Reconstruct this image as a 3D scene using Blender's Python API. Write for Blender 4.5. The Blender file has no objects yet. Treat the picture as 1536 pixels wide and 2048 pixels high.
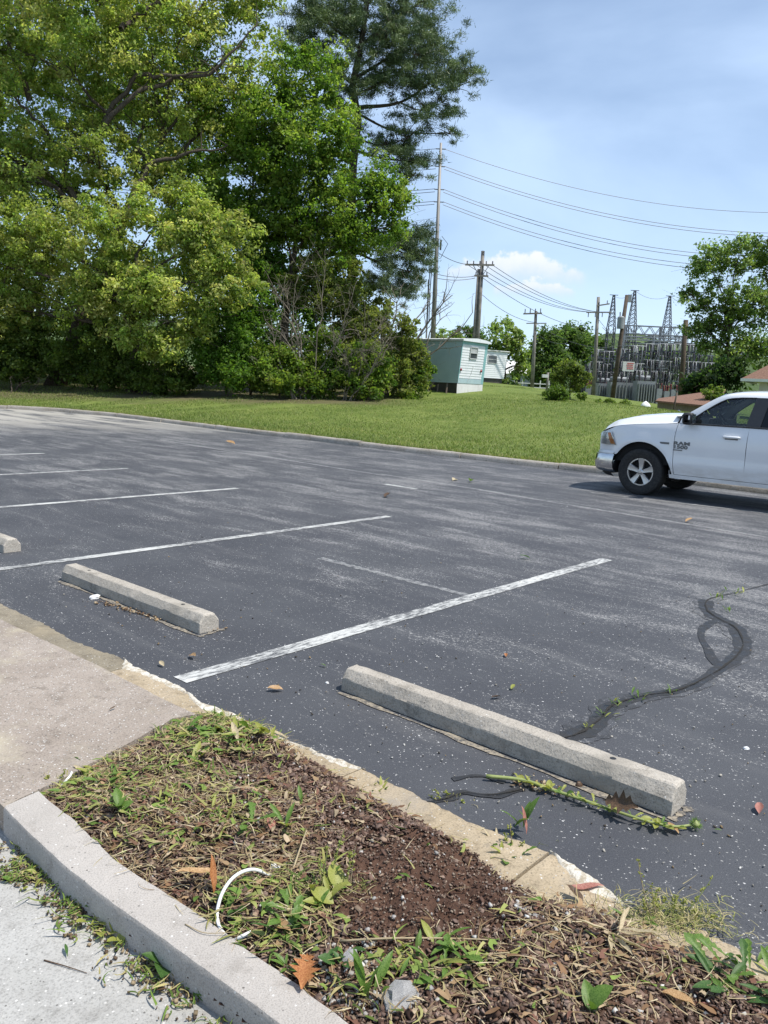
import bpy, math, random
import numpy as np
from mathutils import Vector, Matrix
R = math.radians
random.seed(7)
rng = np.random.default_rng(11)
scene = bpy.context.scene
col = scene.collection
# ------------------------------------------------------------------ camera
FPX, PITCH, ROLL, CH = 1618.0, R(8.908), R(2.808), 1.653
_f = Vector((0, math.cos(PITCH), -math.sin(PITCH)))
_u = Vector((0, math.sin(PITCH), math.cos(PITCH)))
_r = Vector((1, 0, 0))
RT = math.cos(ROLL) * _r + math.sin(ROLL) * _u
UP = -math.sin(ROLL) * _r + math.cos(ROLL) * _u
FW = _f
cam_data = bpy.data.cameras.new('camera')
cam = bpy.data.objects.new('camera', cam_data)
col.objects.link(cam)
cam.matrix_world = Matrix(((RT.x, UP.x, -FW.x, 0), (RT.y, UP.y, -FW.y, 0), (RT.z, UP.z, -FW.z, CH), (0, 0, 0, 1)))
cam_data.sensor_fit = 'VERTICAL'
cam_data.sensor_height = 24.0
cam_data.lens = 24.0 * FPX / 2048.0
cam_data.clip_start = 0.05
cam_data.clip_end = 4000
scene.camera = cam
scene.render.resolution_x = 768
scene.render.resolution_y = 1024
# ------------------------------------------------------------------ sun, sky, exposure
U1 = Vector((-0.75631, 0.65421, 0))      # along the rows of wheel stops, away to the left
U2 = Vector((0.65421, 0.75631, 0))       # along the stall lines, away to the right
SA, SEL = R(21), R(63)
SUNH = (-U1) * math.cos(SA) + U2 * math.sin(SA)
SUND = Vector((SUNH.x * math.cos(SEL), SUNH.y * math.cos(SEL), math.sin(SEL)))
sl = bpy.data.lights.new('sun', 'SUN')
sl.energy = 5.0
sl.angle = R(0.53)
sl.color = (1.0, 0.955, 0.89)
so = bpy.data.objects.new('sun', sl)
col.objects.link(so)
so.rotation_euler = SUND.to_track_quat('Z', 'Y').to_euler()
so.location = (10, -10, 30)
world = bpy.data.worlds.new('World')
scene.world = world
world.use_nodes = True
nt = world.node_tree
nt.nodes.clear()
def wn(t, **kw):
    n = nt.nodes.new(t)
    for k, v in kw.items():
        setattr(n, k, v)
    return n
def wl(a, b):
    nt.links.new(a, b)
def wmath(op, a, b=None, c=None, clamp=False):
    n = wn('ShaderNodeMath', operation=op, use_clamp=clamp)
    for i, v in enumerate((a, b, c)):
        if v is None: continue
        if isinstance(v, (int, float)): n.inputs[i].default_value = v
        else: wl(v, n.inputs[i])
    return n.outputs[0]
def wdot(v, d):
    n = wn('ShaderNodeVectorMath', operation='DOT_PRODUCT')
    wl(v, n.inputs[0]); n.inputs[1].default_value = d
    return n.outputs['Value']
def wmix(fac, a, b):
    n = wn('ShaderNodeMixRGB')
    if isinstance(fac, (int, float)): n.inputs[0].default_value = fac
    else: wl(fac, n.inputs[0])
    for i, v in ((1, a), (2, b)):
        if isinstance(v, tuple): n.inputs[i].default_value = (*v, 1)
        else: wl(v, n.inputs[i])
    return n.outputs[0]
def wramp(x, lo, hi):
    n = wn('ShaderNodeMapRange', interpolation_type='SMOOTHSTEP')
    wl(x, n.inputs[0]); n.inputs[1].default_value = lo; n.inputs[2].default_value = hi
    return n.outputs[0]
def wnoise(vec, scale, detail=6, rough=.55, dist=0.0):
    n = wn('ShaderNodeTexNoise')
    wl(vec, n.inputs['Vector']); n.inputs['Scale'].default_value = scale
    n.inputs['Detail'].default_value = detail; n.inputs['Roughness'].default_value = rough
    n.inputs['Distortion'].default_value = dist
    return n.outputs[0]
sky = wn('ShaderNodeTexSky', sky_type='NISHITA')
sky.sun_disc = False
sky.sun_elevation = SEL
sky.sun_rotation = math.atan2(SUNH.x, SUNH.y)
sky.altitude = 250
sky.air_density = 1.0
sky.dust_density = .35
sky.ozone_density = 3.2
tc = wn('ShaderNodeTexCoord')
D = tc.outputs['Generated']
mp = wn('ShaderNodeMapping'); wl(D, mp.inputs[0]); mp.inputs['Scale'].default_value = (1.0, 1.0, 2.6)
mp.inputs['Rotation'].default_value = (0.25, 0.1, 0.4)
thin = wramp(wnoise(mp.outputs[0], 1.7, 7, .5, .4), .36, .74)
thin = wmath('ADD', wmath('MULTIPLY', thin, .42), .20)
skyc = wmix(thin, sky.outputs[0], (5.9, 7.5, 9.8))
# small heaps of fair-weather cumulus low over the horizon, the one in view and its neighbours
def wcumulus(base, px, py, halfw, seed):
    x, y = px - 768, py - 1024
    c = (RT * x - UP * y + FW * FPX).normalized()
    ax = Vector((c.y, -c.x, 0)).normalized()
    az = ax.cross(c).normalized()
    dc = wmath('MAXIMUM', wdot(D, c), .02)
    a = wmath('DIVIDE', wdot(D, ax), dc)
    b = wmath('DIVIDE', wdot(D, az), dc)
    cmb = wn('ShaderNodeCombineXYZ'); wl(a, cmb.inputs[0]); wl(b, cmb.inputs[1]); cmb.inputs[2].default_value = seed
    n1 = wnoise(cmb.outputs[0], 1.25 / halfw, 5, .55)
    n2 = wnoise(cmb.outputs[0], 5.0 / halfw, 6, .6)
    aa = wmath('DIVIDE', a, halfw)
    w = wmath('SUBTRACT', 1.0, wmath('MULTIPLY', aa, aa))              # parabola along its length
    hgt = wmath('MULTIPLY', wmath('ADD', wmath('MULTIPLY', n1, 1.25), -.30), wmath('MAXIMUM', w, 0))
    bb = wmath('DIVIDE', b, halfw)
    pert = wmath('MULTIPLY', wmath('SUBTRACT', n2, .5), .34)
    top = wmath('SUBTRACT', wmath('ADD', hgt, pert), wmath('MULTIPLY', bb, 1.65))
    bot = wmath('ADD', wmath('ADD', bb, .20), wmath('MULTIPLY', pert, .6))
    m = wmath('MULTIPLY', wramp(top, 0, .16), wramp(bot, -.12, .26))
    m = wmath('MULTIPLY', m, wramp(w, 0, .25))
    shade = wramp(wmath('ADD', bb, wmath('MULTIPLY', pert, .8)), -.25, .32)
    cc = wmix(shade, (5.0, 5.9, 7.2), (7.0, 7.2, 7.4))
    return wmix(wmath('MULTIPLY', m, .93), base, cc)
skyc = wcumulus(skyc, 1030, 540, .086, 3.6)
skyc = wcumulus(skyc, 1068, 576, .05, 9.4)
skyc = wcumulus(skyc, 3300, 640, .16, 5.7)
skyc = wcumulus(skyc, -2600, 420, .2, 8.2)
bg = wn('ShaderNodeBackground'); bg.inputs[1].default_value = 0.124
wl(skyc, bg.inputs[0])
wo = wn('ShaderNodeOutputWorld'); wl(bg.outputs[0], wo.inputs[0])
scene.view_settings.view_transform = 'Standard'
scene.view_settings.look = 'None'
scene.view_settings.gamma = 1
scene.view_settings.exposure = 0.22
scene.view_settings.use_curve_mapping = False
scene.cycles.max_bounces = 8
scene.cycles.transparent_max_bounces = 12

# ------------------------------------------------------------------ helpers
def ray(px, py):
    return (RT * (px - 768) - UP * (py - 1024) + FW * FPX)
def at(px, py, Y):
    d = ray(px, py); t = Y / d.y
    return Vector((0, 0, CH)) + d * t
def gp(px, py, z=0.0):
    d = ray(px, py); t = (z - CH) / d.z
    return Vector((0, 0, CH)) + d * t
def pxm(Y):              # metres per photograph pixel at a depth
    return Y / FPX
def tag(o, label=None, cat=None, group=None, kind=None):
    if label: o['label'] = label
    if cat: o['category'] = cat
    if group: o['group'] = group
    if kind: o['kind'] = kind
    return o
def empty(name, loc=(0, 0, 0), rz=0.0, parent=None):
    o = bpy.data.objects.new(name, None)
    o.empty_display_size = .1
    col.objects.link(o)
    o.location = loc
    o.rotation_euler = (0, 0, rz)
    if parent: o.parent = parent
    return o
def link(name, me, parent=None, loc=None, rot=None, scl=None):
    o = bpy.data.objects.new(name, me)
    col.objects.link(o)
    if parent: o.parent = parent
    if loc is not None: o.location = loc
    if rot is not None: o.rotation_euler = rot
    if scl is not None: o.scale = scl
    return o
class MB:
    """collects polygons; build() links them as one mesh object"""
    def __init__(s): s.v = []; s.f = []
    def add(s, vs, fs):
        o = len(s.v); s.v.extend([tuple(v) for v in vs]); s.f.extend([tuple(i + o for i in f) for f in fs]); return s
    def box(s, c, d, rz=0.0, taper=1.0):
        cx, cy, cz = c; dx, dy, dz = d[0] / 2, d[1] / 2, d[2] / 2
        vs = []
        for z, k in ((-dz, 1), (dz, taper)):
            for x, y in ((-dx, -dy), (dx, -dy), (dx, dy), (-dx, dy)):
                x *= k; y *= k
                vs.append((cx + x * math.cos(rz) - y * math.sin(rz), cy + x * math.sin(rz) + y * math.cos(rz), cz + z))
        return s.add(vs, [(3, 2, 1, 0), (4, 5, 6, 7), (0, 1, 5, 4), (1, 2, 6, 5), (2, 3, 7, 6), (3, 0, 4, 7)])
    def beam(s, p, q, w, h, up=(0, 0, 1)):
        p = Vector(p); q = Vector(q); d = (q - p).normalized(); upv = Vector(up)
        if abs(d.dot(upv)) > .99: upv = Vector((1, 0, 0))
        a = d.cross(upv).normalized() * (w / 2); b = a.cross(d).normalized() * (h / 2)
        vs = [p - a - b, p + a - b, p + a + b, p - a + b, q - a - b, q + a - b, q + a + b, q - a + b]
        return s.add(vs, [(3, 2, 1, 0), (4, 5, 6, 7), (0, 1, 5, 4), (1, 2, 6, 5), (2, 3, 7, 6), (3, 0, 4, 7)])
    def tube(s, pts, rad, n=8, cap=True):
        pts = [Vector(p) for p in pts]
        if isinstance(rad, (int, float)): rad = [rad] * len(pts)
        o = len(s.v); prev = None
        for i, p in enumerate(pts):
            d = (pts[min(i + 1, len(pts) - 1)] - pts[max(i - 1, 0)])
            d = d.normalized() if d.length > 1e-9 else Vector((0, 0, 1))
            if prev is None:
                a = d.orthogonal().normalized()
            else:
                a = (prev - d * prev.dot(d))
                a = a.normalized() if a.length > 1e-6 else d.orthogonal().normalized()
            prev = a; b = d.cross(a)
            for k in range(n):
                t = 2 * math.pi * k / n
                s.v.append(tuple(p + (a * math.cos(t) + b * math.sin(t)) * rad[i]))
        for i in range(len(pts) - 1):
            for k in range(n):
                k2 = (k + 1) % n
                s.f.append((o + i * n + k, o + i * n + k2, o + (i + 1) * n + k2, o + (i + 1) * n + k))
        if cap:
            s.f.append(tuple(o + k for k in reversed(range(n))))
            s.f.append(tuple(o + (len(pts) - 1) * n + k for k in range(n)))
        return s
    def grid(s, rows):
        o = len(s.v); m = len(rows[0])
        for r in rows: s.v.extend([tuple(p) for p in r])
        for i in range(len(rows) - 1):
            for j in range(m - 1):
                s.f.append((o + i * m + j, o + i * m + j + 1, o + (i + 1) * m + j + 1, o + (i + 1) * m + j))
        return s
    def prism(s, poly, z0, z1):
        n = len(poly)
        vs = [(p[0], p[1], z0) for p in poly] + [(p[0], p[1], z1) for p in poly]
        fs = [tuple(reversed(range(n))), tuple(range(n, 2 * n))]
        for i in range(n): j = (i + 1) % n; fs.append((i, j, n + j, n + i))
        return s.add(vs, fs)
    def revolve(s, prof, n=24, axis='z', c=(0, 0, 0)):
        o = len(s.v)
        for r, h in prof:
            for k in range(n):
                t = 2 * math.pi * k / n; a, b = r * math.cos(t), r * math.sin(t)
                p = {'z': (a, b, h), 'y': (a, h, b), 'x': (h, a, b)}[axis]
                s.v.append((p[0] + c[0], p[1] + c[1], p[2] + c[2]))
        for i in range(len(prof) - 1):
            for k in range(n):
                k2 = (k + 1) % n
                s.f.append((o + i * n + k, o + i * n + k2, o + (i + 1) * n + k2, o + (i + 1) * n + k))
        return s
    def mesh(s, name, mat=None, smooth=False, angle=None):
        me = bpy.data.meshes.new(name)
        me.from_pydata(s.v, [], s.f)
        if mat: me.materials.append(mat)
        if smooth or angle:
            me.polygons.foreach_set('use_smooth', [True] * len(me.polygons))
            if angle: me.set_sharp_from_angle(angle=R(angle))
        me.update()
        return me
    def build(s, name, mat=None, parent=None, smooth=False, angle=None, **kw):
        return link(name, s.mesh(name, mat, smooth, angle), parent, **kw)
def np_mesh(name, verts, faces, mat, tint=None, smooth=False):
    """fast mesh from arrays; faces (n,k) all with k corners; tint per face -> colour attribute"""
    nv, (nf, k) = len(verts), faces.shape
    me = bpy.data.meshes.new(name)
    me.vertices.add(nv); me.vertices.foreach_set('co', np.ascontiguousarray(verts, dtype=np.float32).ravel())
    me.loops.add(nf * k); me.loops.foreach_set('vertex_index', np.ascontiguousarray(faces, dtype=np.int32).ravel())
    me.polygons.add(nf)
    me.polygons.foreach_set('loop_start', np.arange(0, nf * k, k, dtype=np.int32))
    me.polygons.foreach_set('loop_total', np.full(nf, k, dtype=np.int32))
    if smooth: me.polygons.foreach_set('use_smooth', np.ones(nf, dtype=bool))
    me.update(calc_edges=True)
    if tint is not None:
        ca = me.color_attributes.new('tint', 'FLOAT_COLOR', 'CORNER')
        c = np.ones((nf, k, 4), dtype=np.float32); c[:, :, :3] = tint[:, None, :]
        ca.data.foreach_set('color', c.ravel())
    me.materials.append(mat)
    return me
# ------------------------------------------------------------------ materials
MATS = {}
class NM:
    def __init__(s, name):
        s.m = bpy.data.materials.new(name); s.m.use_nodes = True
        s.t = s.m.node_tree; s.n = s.t.nodes; s.n.clear()
        s.out = s.n.new('ShaderNodeOutputMaterial')
        s.co = s.n.new('ShaderNodeTexCoord').outputs['Object']
        MATS[name] = s.m
    def L(s, a, b): s.t.links.new(a, b)
    def setin(s, sock, v):
        if isinstance(v, tuple): sock.default_value = (*v, 1) if (len(v) == 3 and sock.type == 'RGBA') else v
        elif isinstance(v, (int, float)): sock.default_value = v
        else: s.L(v, sock)
    def map(s, scale=(1, 1, 1), rot=(0, 0, 0), src=None):      # turn first, then stretch
        r = s.n.new('ShaderNodeMapping'); s.L(src or s.co, r.inputs[0]); r.inputs['Rotation'].default_value = rot
        n = s.n.new('ShaderNodeMapping'); s.L(r.outputs[0], n.inputs[0]); n.inputs['Scale'].default_value = scale
        return n.outputs[0]
    def noise(s, scale, detail=4, rough=.55, vec=None, dist=0):
        n = s.n.new('ShaderNodeTexNoise'); s.L(vec or s.co, n.inputs['Vector'])
        n.inputs['Scale'].default_value = scale; n.inputs['Detail'].default_value = detail
        n.inputs['Roughness'].default_value = rough; n.inputs['Distortion'].default_value = dist
        return n.outputs[0]
    def voro(s, scale, vec=None, out='Distance', feature='F1', rand=1.0):
        n = s.n.new('ShaderNodeTexVoronoi'); n.feature = feature; s.L(vec or s.co, n.inputs['Vector'])
        n.inputs['Scale'].default_value = scale; n.inputs['Randomness'].default_value = rand
        return n.outputs[out]
    def rng(s, x, lo, hi, a=0.0, b=1.0):
        n = s.n.new('ShaderNodeMapRange'); n.interpolation_type = 'SMOOTHSTEP'
        s.L(x, n.inputs[0])
        for i, v in ((1, lo), (2, hi), (3, a), (4, b)): s.setin(n.inputs[i], v)
        return n.outputs[0]
    def math(s, op, a, b=None, clamp=False):
        n = s.n.new('ShaderNodeMath'); n.operation = op; n.use_clamp = clamp
        s.setin(n.inputs[0], a)
        if b is not None: s.setin(n.inputs[1], b)
        return n.outputs[0]
    def mix(s, fac, a, b, mode='MIX'):
        n = s.n.new('ShaderNodeMixRGB'); n.blend_type = mode
        s.setin(n.inputs[0], fac); s.setin(n.inputs[1], a); s.setin(n.inputs[2], b)
        return n.outputs[0]
    def attr(s, name):
        n = s.n.new('ShaderNodeAttribute'); n.attribute_name = name
        return n.outputs['Color']
    def bump(s, h, strength=.3, dist=.01):
        n = s.n.new('ShaderNodeBump'); s.L(h, n.inputs['Height'])
        n.inputs['Strength'].default_value = strength; n.inputs['Distance'].default_value = dist
        return n.outputs[0]
    def pbr(s, color, rough=.8, metal=0.0, bump=None, spec=.5, coat=0.0, trans=0.0):
        n = s.n.new('ShaderNodeBsdfPrincipled')
        s.setin(n.inputs['Base Color'], color); s.setin(n.inputs['Roughness'], rough)
        s.setin(n.inputs['Metallic'], metal); n.inputs['Specular IOR Level'].default_value = spec
        n.inputs['Coat Weight'].default_value = coat
        if coat: n.inputs['Coat Roughness'].default_value = .04
        if bump is not None: s.L(bump, n.inputs['Normal'])
        s.L(n.outputs[0], s.out.inputs[0])
        return s.m
    def leaf(s, color, translucency=.35, rough=.55, gloss=.25):
        a = s.n.new('ShaderNodeBsdfPrincipled'); s.setin(a.inputs['Base Color'], color)
        a.inputs['Roughness'].default_value = rough; a.inputs['Specular IOR Level'].default_value = gloss
        b = s.n.new('ShaderNodeBsdfTranslucent')
        s.L(s.mix(1.0, color, (1.55, 1.62, .95), 'MULTIPLY'), b.inputs[0])
        m = s.n.new('ShaderNodeMixShader'); m.inputs[0].default_value = translucency
        s.L(a.outputs[0], m.inputs[1]); s.L(b.outputs[0], m.inputs[2]); s.L(m.outputs[0], s.out.inputs[0])
        return s.m
def plain(name, color, rough=.6, metal=0.0, var=.12, scale=9, bumpd=0.0, coat=0.0, spec=.5):
    m = NM(name)
    n = m.noise(scale, 5)
    c = m.mix(m.rng(n, .3, .7), tuple(v * (1 - var) for v in color), tuple(min(1, v * (1 + var)) for v in color))
    b = m.bump(m.noise(scale * 6, 4), .35, bumpd) if bumpd else None
    return m.pbr(c, rough, metal, b, spec, coat)

# asphalt: sealcoat with worn, dusty streaks that bare the pale stone chips
def asphalt_color(m):
    st = m.map((.10, .55, 1), (0, 0, R(40.86)))            # stretched along the driving lane
    st2 = m.map((.22, 1.6, 1), (0, 0, R(40.86)))
    big = m.noise(.55, 5, .6)
    lane = m.noise(2.2, 5, .6, st, .6)
    lane2 = m.noise(2.6, 4, .6, st2, .3)
    worn = m.math('ADD', m.math('MULTIPLY', big, .38), m.math('MULTIPLY', m.noise(3.4, 6, .72, m.map((.22, .8, 1), (0, 0, R(40.86))), .5), .62))
    sx = m.n.new('ShaderNodeSeparateXYZ'); m.L(m.co, sx.inputs[0])
    aa = m.math('ADD', m.math('MULTIPLY', sx.outputs[0], .654), m.math('MULTIPLY', sx.outputs[1], .756))      # metres out from the ledge: the lane is worn, the stall heads are not
    worn = m.math('ADD', worn, m.rng(aa, 3.2, 7.5, -.065, .02))
    worn = m.rng(worn, .40, .66)
    base = m.mix(m.rng(m.noise(.9, 4, .6), .35, .7), (.050, .0525, .060), (.068, .071, .078))
    base = m.mix(m.math('MULTIPLY', m.rng(lane2, .54, .72), .2), base, (.17, .168, .165))
    base = m.mix(m.math('MULTIPLY', worn, .10), base, (.15, .15, .152))
    fl = m.math('ADD', m.noise(46, 4, .75, m.map((.7, 1.2, 1), (0, 0, R(40.86)))), m.math('MULTIPLY', worn, .17))
    fl2 = m.math('ADD', m.noise(13, 6, .8, m.map((.55, 1.3, 1), (0, 0, R(40.86)))), m.math('MULTIPLY', worn, .15))
    base = m.mix(m.math('MULTIPLY', m.rng(fl, .61, .70), .66), base, (.30, .295, .285))
    base = m.mix(m.math('MULTIPLY', m.rng(fl2, .62, .72), .42), base, (.26, .255, .25))
    # fine grain
    base = m.mix(m.rng(m.noise(170, 2, .7), .42, .66, 0, .40), base, (.028, .029, .034))
    # stone chips: small voronoi cells, picked at random, more of them where worn
    def chips(scale, keep_lo, keep_hi, size, sq):
        v = m.n.new('ShaderNodeTexVoronoi'); v.inputs['Scale'].default_value = scale
        m.L(m.map((1, sq, 1), (0, 0, .6)), v.inputs['Vector'])
        sep = m.n.new('ShaderNodeSeparateColor'); m.L(v.outputs['Color'], sep.inputs[0])
        thr = m.rng(worn, 0, 1, keep_lo, keep_hi)
        keep = m.math('LESS_THAN', sep.outputs[0], thr)
        sz = m.math('MULTIPLY', sep.outputs[1], size)
        disc = m.math('LESS_THAN', v.outputs['Distance'], m.math('ADD', sz, size * .35))
        return m.math('MULTIPLY', keep, disc), sep.outputs[2]
    base = m.mix(m.rng(m.noise(240, 2, .6), .56, .70, 0, .55), base, (.15, .15, .155))
    c1, h1 = chips(74, .055, .24, .28, 1.4)
    c2, h2 = chips(130, .03, .34, .36, 1.0)
    c3, h3 = chips(36, .006, .03, .20, 1.7)
    col_ = m.mix(c2, base, m.mix(h2, (.22, .215, .20), (.46, .45, .43)))
    col_ = m.mix(c1, col_, m.mix(h1, (.28, .275, .26), (.60, .59, .57)))
    col_ = m.mix(c3, col_, m.mix(h3, (.4, .39, .37), (.66, .65, .63)))
    # tan dust gathered at the far left corner by the trees
    sep = m.n.new('ShaderNodeSeparateXYZ'); m.L(m.co, sep.inputs[0])
    far = m.math('SUBTRACT', m.math('MULTIPLY', sep.outputs[1], .9), m.math('MULTIPLY', sep.outputs[0], .55))
    dust = m.math('MULTIPLY', m.rng(far, 22, 31), m.rng(lane, .33, .56))
    col_ = m.mix(m.math('MULTIPLY', dust, .9), col_, (.36, .34, .30))
    return col_
m = NM('asphalt'); c = asphalt_color(m)
m.pbr(c, .78, 0, m.bump(m.noise(120, 3, .7), .5, .006), .35)
m = NM('line_paint'); c = asphalt_color(m)
wear = m.math('ADD', m.math('MULTIPLY', m.noise(40, 5, .75, m.map((.28, 1, 1), (0, 0, R(-49.14)))), .75), m.math('MULTIPLY', m.noise(1.1, 3), .35))
m.pbr(m.mix(m.rng(wear, .46, .66, .12, .95), (.56, .56, .53), c), .75, 0, m.bump(m.noise(120, 3, .7), .4, .005), .35)
m = NM('ghost_paint'); c = asphalt_color(m)
wear = m.noise(34, 6, .8, m.map((.35, 1, 1), (0, 0, R(40.86))))
m.pbr(m.mix(m.rng(wear, .40, .60, .35, 1.0), (.36, .36, .345), c), .8)
m = NM('sealant'); c = asphalt_color(m)
c = m.mix(m.rng(m.noise(16, 6, .75), .56, .70), m.mix(m.noise(30, 4), (.012, .012, .013), (.03, .03, .031)), c)
m.pbr(c, m.rng(m.noise(14, 4), .3, .7, .42, .8), 0, m.bump(m.noise(60, 4, .7), .5, .006), .5)
m = NM('tar_stain'); c = asphalt_color(m)
m.pbr(m.mix(m.rng(m.noise(11, 5, .75), .38, .62), m.mix(1.0, c, (.5, .5, .5), 'MULTIPLY'), c), .75)
m = NM('crack_soil')
m.pbr(m.mix(m.noise(80, 4), (.006, .006, .006), (.035, .03, .024)), .95, 0, m.bump(m.noise(140, 3), .8, .01))
m = NM('silt')
m.pbr(m.mix(m.rng(m.noise(45, 5, .7), .4, .62), (.28, .24, .18), (.08, .075, .07)), .95)
def concrete(name, a, b, dark, speck=.15, stain=.5, bumpd=.004, grain=220, tan=None):
    m = NM(name)
    c = m.mix(m.rng(m.noise(1.6, 6, .65), .3, .7), a, b)
    c = m.mix(m.rng(m.noise(11, 6, .7), .50, .72, 0, stain), c, dark)
    c = m.mix(m.rng(m.noise(grain, 2, .6), .45, .7, 0, .45), c, tuple(v * .55 for v in dark))
    v = m.n.new('ShaderNodeTexVoronoi'); v.inputs['Scale'].default_value = 95; m.L(m.co, v.inputs['Vector'])
    sp = m.n.new('ShaderNodeSeparateColor'); m.L(v.outputs['Color'], sp.inputs[0])
    pick = m.math('MULTIPLY', m.math('LESS_THAN', sp.outputs[0], speck), m.math('LESS_THAN', v.outputs['Distance'], .33))
    c = m.mix(pick, c, m.mix(sp.outputs[1], tuple(v * .5 for v in dark), (.62, .60, .56)))
    if tan: c = m.mix(m.rng(m.noise(2.6, 5, .6), .5, .75, 0, .8), c, tan)
    h = m.math('ADD', m.noise(grain * .6, 3, .7), m.math('MULTIPLY', m.noise(24, 4), 1.4))
    return m.pbr(c, .88, 0, m.bump(h, .55, bumpd), .3)
concrete('stop_concrete', (.35, .315, .265), (.44, .40, .34), (.19, .17, .14), .10, .75, .006, 120, (.27, .245, .205))
concrete('kerb_concrete', (.37, .34, .305), (.45, .415, .375), (.24, .215, .185), .12, .55, .004)
concrete('far_kerb_concrete', (.28, .25, .21), (.38, .35, .31), (.14, .12, .09), .10, .7, .008, 60)
concrete('pavement_concrete', (.33, .32, .295), (.41, .40, .375), (.23, .22, .20), .20, .6, .004, 160)
concrete('sidewalk_concrete', (.27, .225, .185), (.35, .30, .255), (.14, .115, .09), .34, .6, .006, 130, (.42, .37, .27))
concrete('ledge_stone', (.32, .255, .165), (.42, .34, .235), (.19, .15, .10), .12, .75, .006, 120, (.26, .23, .19))
concrete('ledge_dirty', (.17, .145, .105), (.26, .225, .165), (.11, .09, .065), .10, .7, .006, 120, (.30, .25, .17))
m = NM('edge_white')
m.pbr(m.mix(m.rng(m.noise(34, 6, .8), .44, .60), (.58, .545, .47), (.34, .285, .20)), .85, 0, m.bump(m.noise(90, 4), .6, .006))
m = NM('soil')
c = m.mix(m.rng(m.noise(7, 6, .7), .3, .7), (.062, .033, .022), (.14, .078, .052))
c = m.mix(m.rng(m.noise(60, 4, .7), .52, .68), c, (.035, .02, .015))
c = m.mix(m.rng(m.voro(120), .0, .16, .5, 0), c, (.24, .17, .12))
m.pbr(c, .95, 0, m.bump(m.math('ADD', m.noise(90, 5, .7), m.noise(25, 4)), .9, .012), .2)
def tinted(name, rough=.8, transl=0.0, gloss=.3, mul=None):
    m = NM(name); c = m.attr('tint')
    if not transl or name == 'litter':
        n = m.noise(35, 3); c = m.mix(m.rng(n, .3, .7, 0, .35), c, m.mix(1.0, c, (.55, .55, .5), 'MULTIPLY'))
    if transl: return m.leaf(c, transl, rough, gloss)
    return m.pbr(c, rough, 0, None, gloss)
tinted('chips', .9, 0, .2)
tinted('litter', .8, .18, .2)
tinted('foliage', .5, .55, .25)
tinted('needles', .5, .15, .3)
tinted('blades', .55, .35, .3)
m = NM('lawn')
c = m.mix(m.rng(m.noise(.5, 5, .6), .3, .7), (.105, .15, .03), (.17, .215, .05))
c = m.mix(m.rng(m.noise(3.2, 4, .6, m.map((1.6, .5, 1), (0, 0, R(20)))), .5, .75, 0, .6), c, (.26, .27, .09))
c = m.mix(m.rng(m.noise(55, 3, .7), .45, .7, 0, .7), c, (.03, .05, .012))
# bare leaf-strewn earth under the trees
sp = m.n.new('ShaderNodeSeparateXYZ'); m.L(m.co, sp.inputs[0])
ed = m.math('ADD', m.math('SUBTRACT', sp.outputs[1], m.math('MULTIPLY', sp.outputs[0], .12)), m.math('MULTIPLY', m.noise(.45, 4), 7.0))
und = m.math('MULTIPLY', m.rng(ed, 39.5, 42.5), m.rng(sp.outputs[0], -1.5, 2.0, 1, 0))
c = m.mix(m.math('MULTIPLY', und, .8), c, m.mix(m.noise(6, 4), (.06, .045, .028), (.15, .115, .075)))
m.pbr(c, .9, 0, m.bump(m.noise(30, 4, .7), .8, .04), .15)
m = NM('bark')
c = m.mix(m.rng(m.noise(6, 5, .7, m.map((4, 4, .7))), .35, .65), (.045, .036, .028), (.13, .105, .08))
m.pbr(c, .95, 0, m.bump(m.noise(18, 4, .7, m.map((4, 4, .6))), .9, .03), .2)
plain('grey_twig', (.17, .145, .115), .9, 0, .35, 5)
plain('pole_wood', (.20, .185, .165), .9, 0, .3, 2.2, .01)
plain('pole_dark_wood', (.085, .062, .045), .9, 0, .3, 2.2, .01)
plain('pole_steel', (.26, .25, .235), .6, .3, .12, 1.2)
plain('wire', (.07, .075, .085), .5, .4, .05)
plain('insulator', (.05, .04, .05), .35, 0, .2)
plain('insulator_pale', (.55, .55, .55), .3, 0, .1)
plain('galvanised', (.21, .22, .235), .5, .45, .15, 3)
plain('galvanised_dark', (.065, .07, .085), .6, .3, .15, 3)
plain('substation_grey', (.25, .265, .275), .5, .1, .1, 3)
plain('copper_red', (.20, .055, .045), .5, 0, .15)
plain('sign_white', (.68, .68, .67), .5, 0, .04)
plain('sign_red', (.55, .06, .06), .5, 0, .04)
# siding with streaks
def siding(name, a, b, dirt):
    m = NM(name)
    c = m.mix(m.rng(m.noise(1.2, 5, .6), .3, .7), a, b)
    c = m.mix(m.rng(m.noise(2.4, 5, .7, m.map((3, 3, .35))), .5, .8, 0, .55), c, dirt)
    return m.pbr(c, .5, 0, None, .4)
siding('siding_white', (.66, .68, .69), (.74, .76, .76), (.42, .46, .46))
siding('siding_teal', (.38, .50, .53), (.44, .56, .58), (.31, .40, .42))
siding('trim_teal', (.20, .40, .41), (.26, .46, .46), (.16, .28, .29))
siding('skirt_block', (.60, .59, .57), (.70, .69, .67), (.25, .22, .19))
siding('board_dark', (.05, .045, .04), (.09, .08, .07), (.03, .03, .028))
siding('house_tan', (.42, .40, .36), (.5, .48, .44), (.3, .28, .25))
siding('shed_wood', (.16, .125, .095), (.23, .18, .14), (.10, .08, .06))
m = NM('roof_shingle')
c = m.mix(m.rng(m.noise(14, 4, .6), .3, .7), (.15, .085, .06), (.235, .14, .10))
c = m.mix(m.rng(m.noise(1.5, 4), .5, .75, 0, .5), c, (.16, .10, .075))
m.pbr(c, .9, 0, m.bump(m.noise(30, 3), .6, .02), .2)
plain('fascia_white', (.66, .66, .63), .6, 0, .05)
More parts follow.
